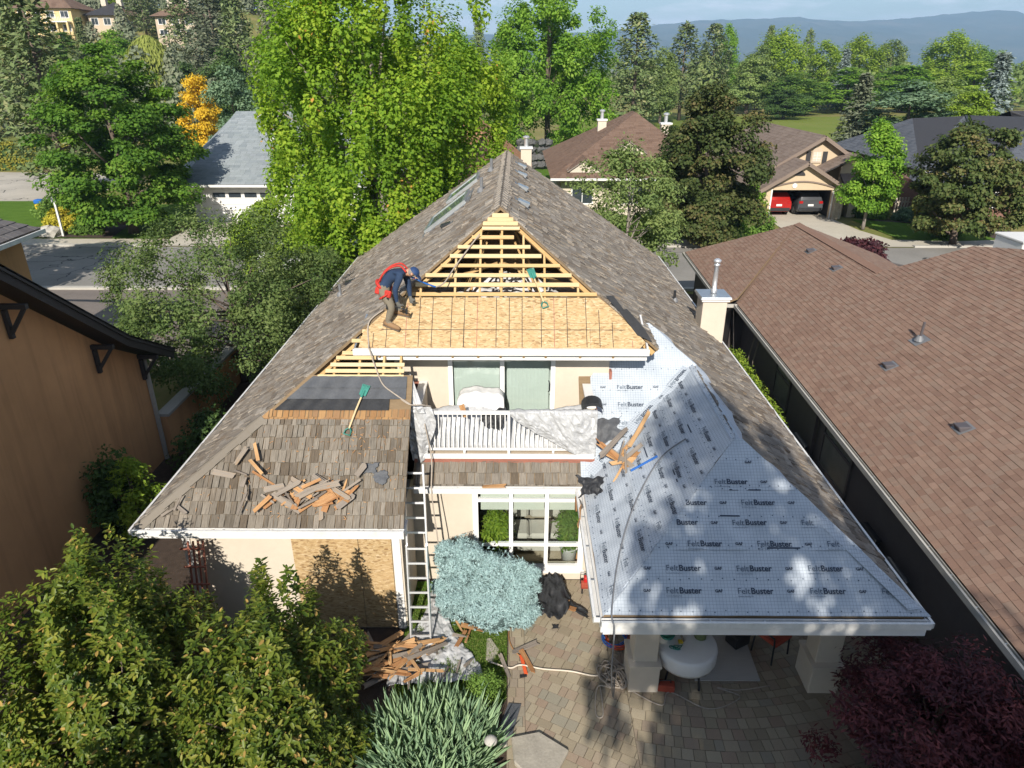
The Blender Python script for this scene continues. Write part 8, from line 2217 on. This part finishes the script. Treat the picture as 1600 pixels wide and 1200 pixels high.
# face: nose, eyes, ear, mouth; the head looks down to the right
hc = Vector((-1.945, 12.785, 6.475)); fw = Vector((0.62, -0.12, -0.77)).normalized(); upv = Vector((0.75, 0.0, 0.65)).normalized(); upv = (upv - fw * upv.dot(fw)).normalized(); sdv = fw.cross(upv)
MB().ball(hc + fw * 0.100 - upv * 0.015, 0.02, 8, 5).build('nose', skin, wk, True)
for s in (-1, 1):
    MB().ball(hc + fw * 0.088 + upv * 0.02 + sdv * 0.034 * s, 0.012, 8, 5).build('eye', M['black_plastic'], wk, True)
    MB().ball(hc + sdv * 0.094 * s - upv * 0.005, 0.026, 8, 5).build('ear', skin, wk, True)
MB().obox(hc + fw * 0.092 - upv * 0.055, (0.012, 0.05, 0.012)).build('mouth', redf, wk)
capm = plain('blue_cap', (0.02, 0.05, 0.14), 0.7)
m = MB()
for i in range(7):
    th = math.pi / 2 * i / 6
    for j in range(16):
        a = 2 * math.pi * j / 16; q = 0.108 * math.cos(th)
        m.v.append(tuple(hc + upv * (0.03 + 0.095 * math.sin(th)) + fw * q * math.cos(a) + sdv * q * math.sin(a)))
for i in range(6):
    for j in range(16):
        m.f.append((i * 16 + j, i * 16 + (j + 1) % 16, (i + 1) * 16 + (j + 1) % 16, (i + 1) * 16 + j)); m.m.append(0); m.rn.append(.5)
cp_ = m.build('cap', capm, wk, True)
MB().prism([hc + upv * 0.035 + fw * a + sdv * b for a, b in ((0.09, -0.085), (0.17, -0.06), (0.19, 0.0), (0.17, 0.06), (0.09, 0.085))], upv * 0.012).build('visor', capm, cp_)
MB().ball(hc - fw * 0.03 - upv * 0.0, 0.099, 10, 7, 0, 0.8).build('hair', M['bark_grey'], wk, True)
hred = plain('red_webbing', (0.46, 0.035, 0.025), 0.7)
def loop(c, ax, r1, r2, w, nm, k0=0.0, k1=1.0):
    c = Vector(c); a, s, u_ = frame(ax); pts2 = [c + s * r1 * math.cos(2 * math.pi * (k0 + (k1 - k0) * k / 18)) + u_ * r2 * math.sin(2 * math.pi * (k0 + (k1 - k0) * k / 18)) for k in range(19)]
    return MB().tube(pts2, w, 6).build(nm, hred, wk, True)
ax = Vector(J['sp2']) - Vector(J['pel'])
loop(Vector(J['pel']).lerp(Vector(J['sp1']), 0.25), ax, 0.15, 0.15, 0.035, 'harness_belt')
MB().tube(smooth([Vector(J['pel']) + Vector((-0.05, -0.10, 0.12)), Vector(J['sp1']) + Vector((-0.06, -0.09, 0.13)), Vector(J['sp2']) + Vector((-0.03, -0.08, 0.14)), Vector(J['chest']) + Vector((0.03, -0.09, 0.13)), Vector(J['neck']) + Vector((0.02, -0.11, 0.02))], 4), 0.019, 6).build('shoulder_strap', hred, wk, True)
MB().tube(smooth([Vector(J['pel']) + Vector((-0.05, 0.10, 0.12)), Vector(J['sp1']) + Vector((-0.06, 0.09, 0.13)), Vector(J['sp2']) + Vector((-0.03, 0.08, 0.14)), Vector(J['chest']) + Vector((0.03, 0.09, 0.13)), Vector(J['neck']) + Vector((0.02, 0.11, 0.02))], 4), 0.019, 6).build('shoulder_strap', hred, wk, True)
for s, hk in ((-1, 'hn'), (1, 'hf')): loop(Vector(J[hk]).lerp(Vector(J['k' + hk[1]]), 0.25), Vector(J['k' + hk[1]]) - Vector(J[hk]), 0.115, 0.115, 0.02, 'leg_strap')
MB().obox((-2.43, 12.66, 6.10), (0.13, 0.06, 0.15), (0, 0.3, 0)).build('pouch', hred, wk, bevel=0.02)
MB().obox((-2.62, 12.72, 6.16), (0.1, 0.08, 0.14), (0, 0.3, 0)).build('pouch', hred, wk, bevel=0.02)
MB().obox((-2.44, 12.64, 5.93), (0.045, 0.03, 0.24), (0, 0.12, 0)).build('hammer_holster', M['black_plastic'], wk)
boot = plain('tan_work_boot', (0.24, 0.145, 0.075), 0.8)
for a, t_ in (('an', 'tn'), ('af', 'tf')):
    p, q = Vector(J[a]), Vector(J[t_]); d = (q - p); d.z *= 0.4; d.normalize()
    zb = Vector(J[t_]).z - 0.035
    m = MB().tube([p - d * 0.08 + Vector((0, 0, -0.025)), p + Vector((0, 0, -0.02)), q + Vector((0, 0, -0.005)), q + d * 0.10 + Vector((0, 0, -0.012)), q + d * 0.14 + Vector((0, 0, -0.02))], [0.045, 0.062, 0.052, 0.042, 0.018], 10)
    bt = m.build('boot', boot, wk, True)
    MB().beam(p - d * 0.09 + Vector((0, 0, -0.075)), q + d * 0.13 + Vector((0, 0, -0.055)), 0.085, 0.022).build('sole', M['bark'], bt)
hm = thing('hammer', 'framing hammer held in the roofer lower hand', 'hammer', (-2.18, 12.6, 5.83))
MB().tube([(-2.30, 12.57, 5.90), (-2.08, 12.60, 5.80)], 0.013, 8).build('handle', M['black_plastic'], hm); MB().tube([(-2.07, 12.60, 5.86), (-2.09, 12.60, 5.73)], [0.018, 0.022], 8).build('head', M['dark_metal'], hm)
cord('lifeline', 'grey safety rope running from the roofer up across the battens', [(-1.55, 12.95, 6.16), (-1.4, 13.1, 6.20), (-1.2, 13.6, 6.42), (-0.9, 14.0, 6.75), (-0.75, 14.1, 6.92)], 0.014, M['rope'])
cord('blue_lanyard', 'blue lanyard strap between the roofer and the safety rope', [(-2.02, 12.85, 6.40), (-1.9, 12.85, 6.34), (-1.75, 12.9, 6.25), (-1.55, 12.95, 6.16)], 0.017, blue, 'strap')
# ------------------------------------------------------------------ the air over the valley
hz = MB().box((-9500, -500, -3), (9500, 9000, 520))
t = NT('valley_haze')
pv = t.n('VolumePrincipled'); t.put(pv, 'Color', (0.44, 0.69, 1.0, 1)); t.put(pv, 'Density', 0.00018); t.put(pv, 'Anisotropy', 0.0)
t.t.links.new(pv.outputs[0], t.out.inputs['Volume'])
ho = hz.build('haze', t.m); ho['kind'] = 'stuff'; ho['label'] = 'thin blue haze over the valley'
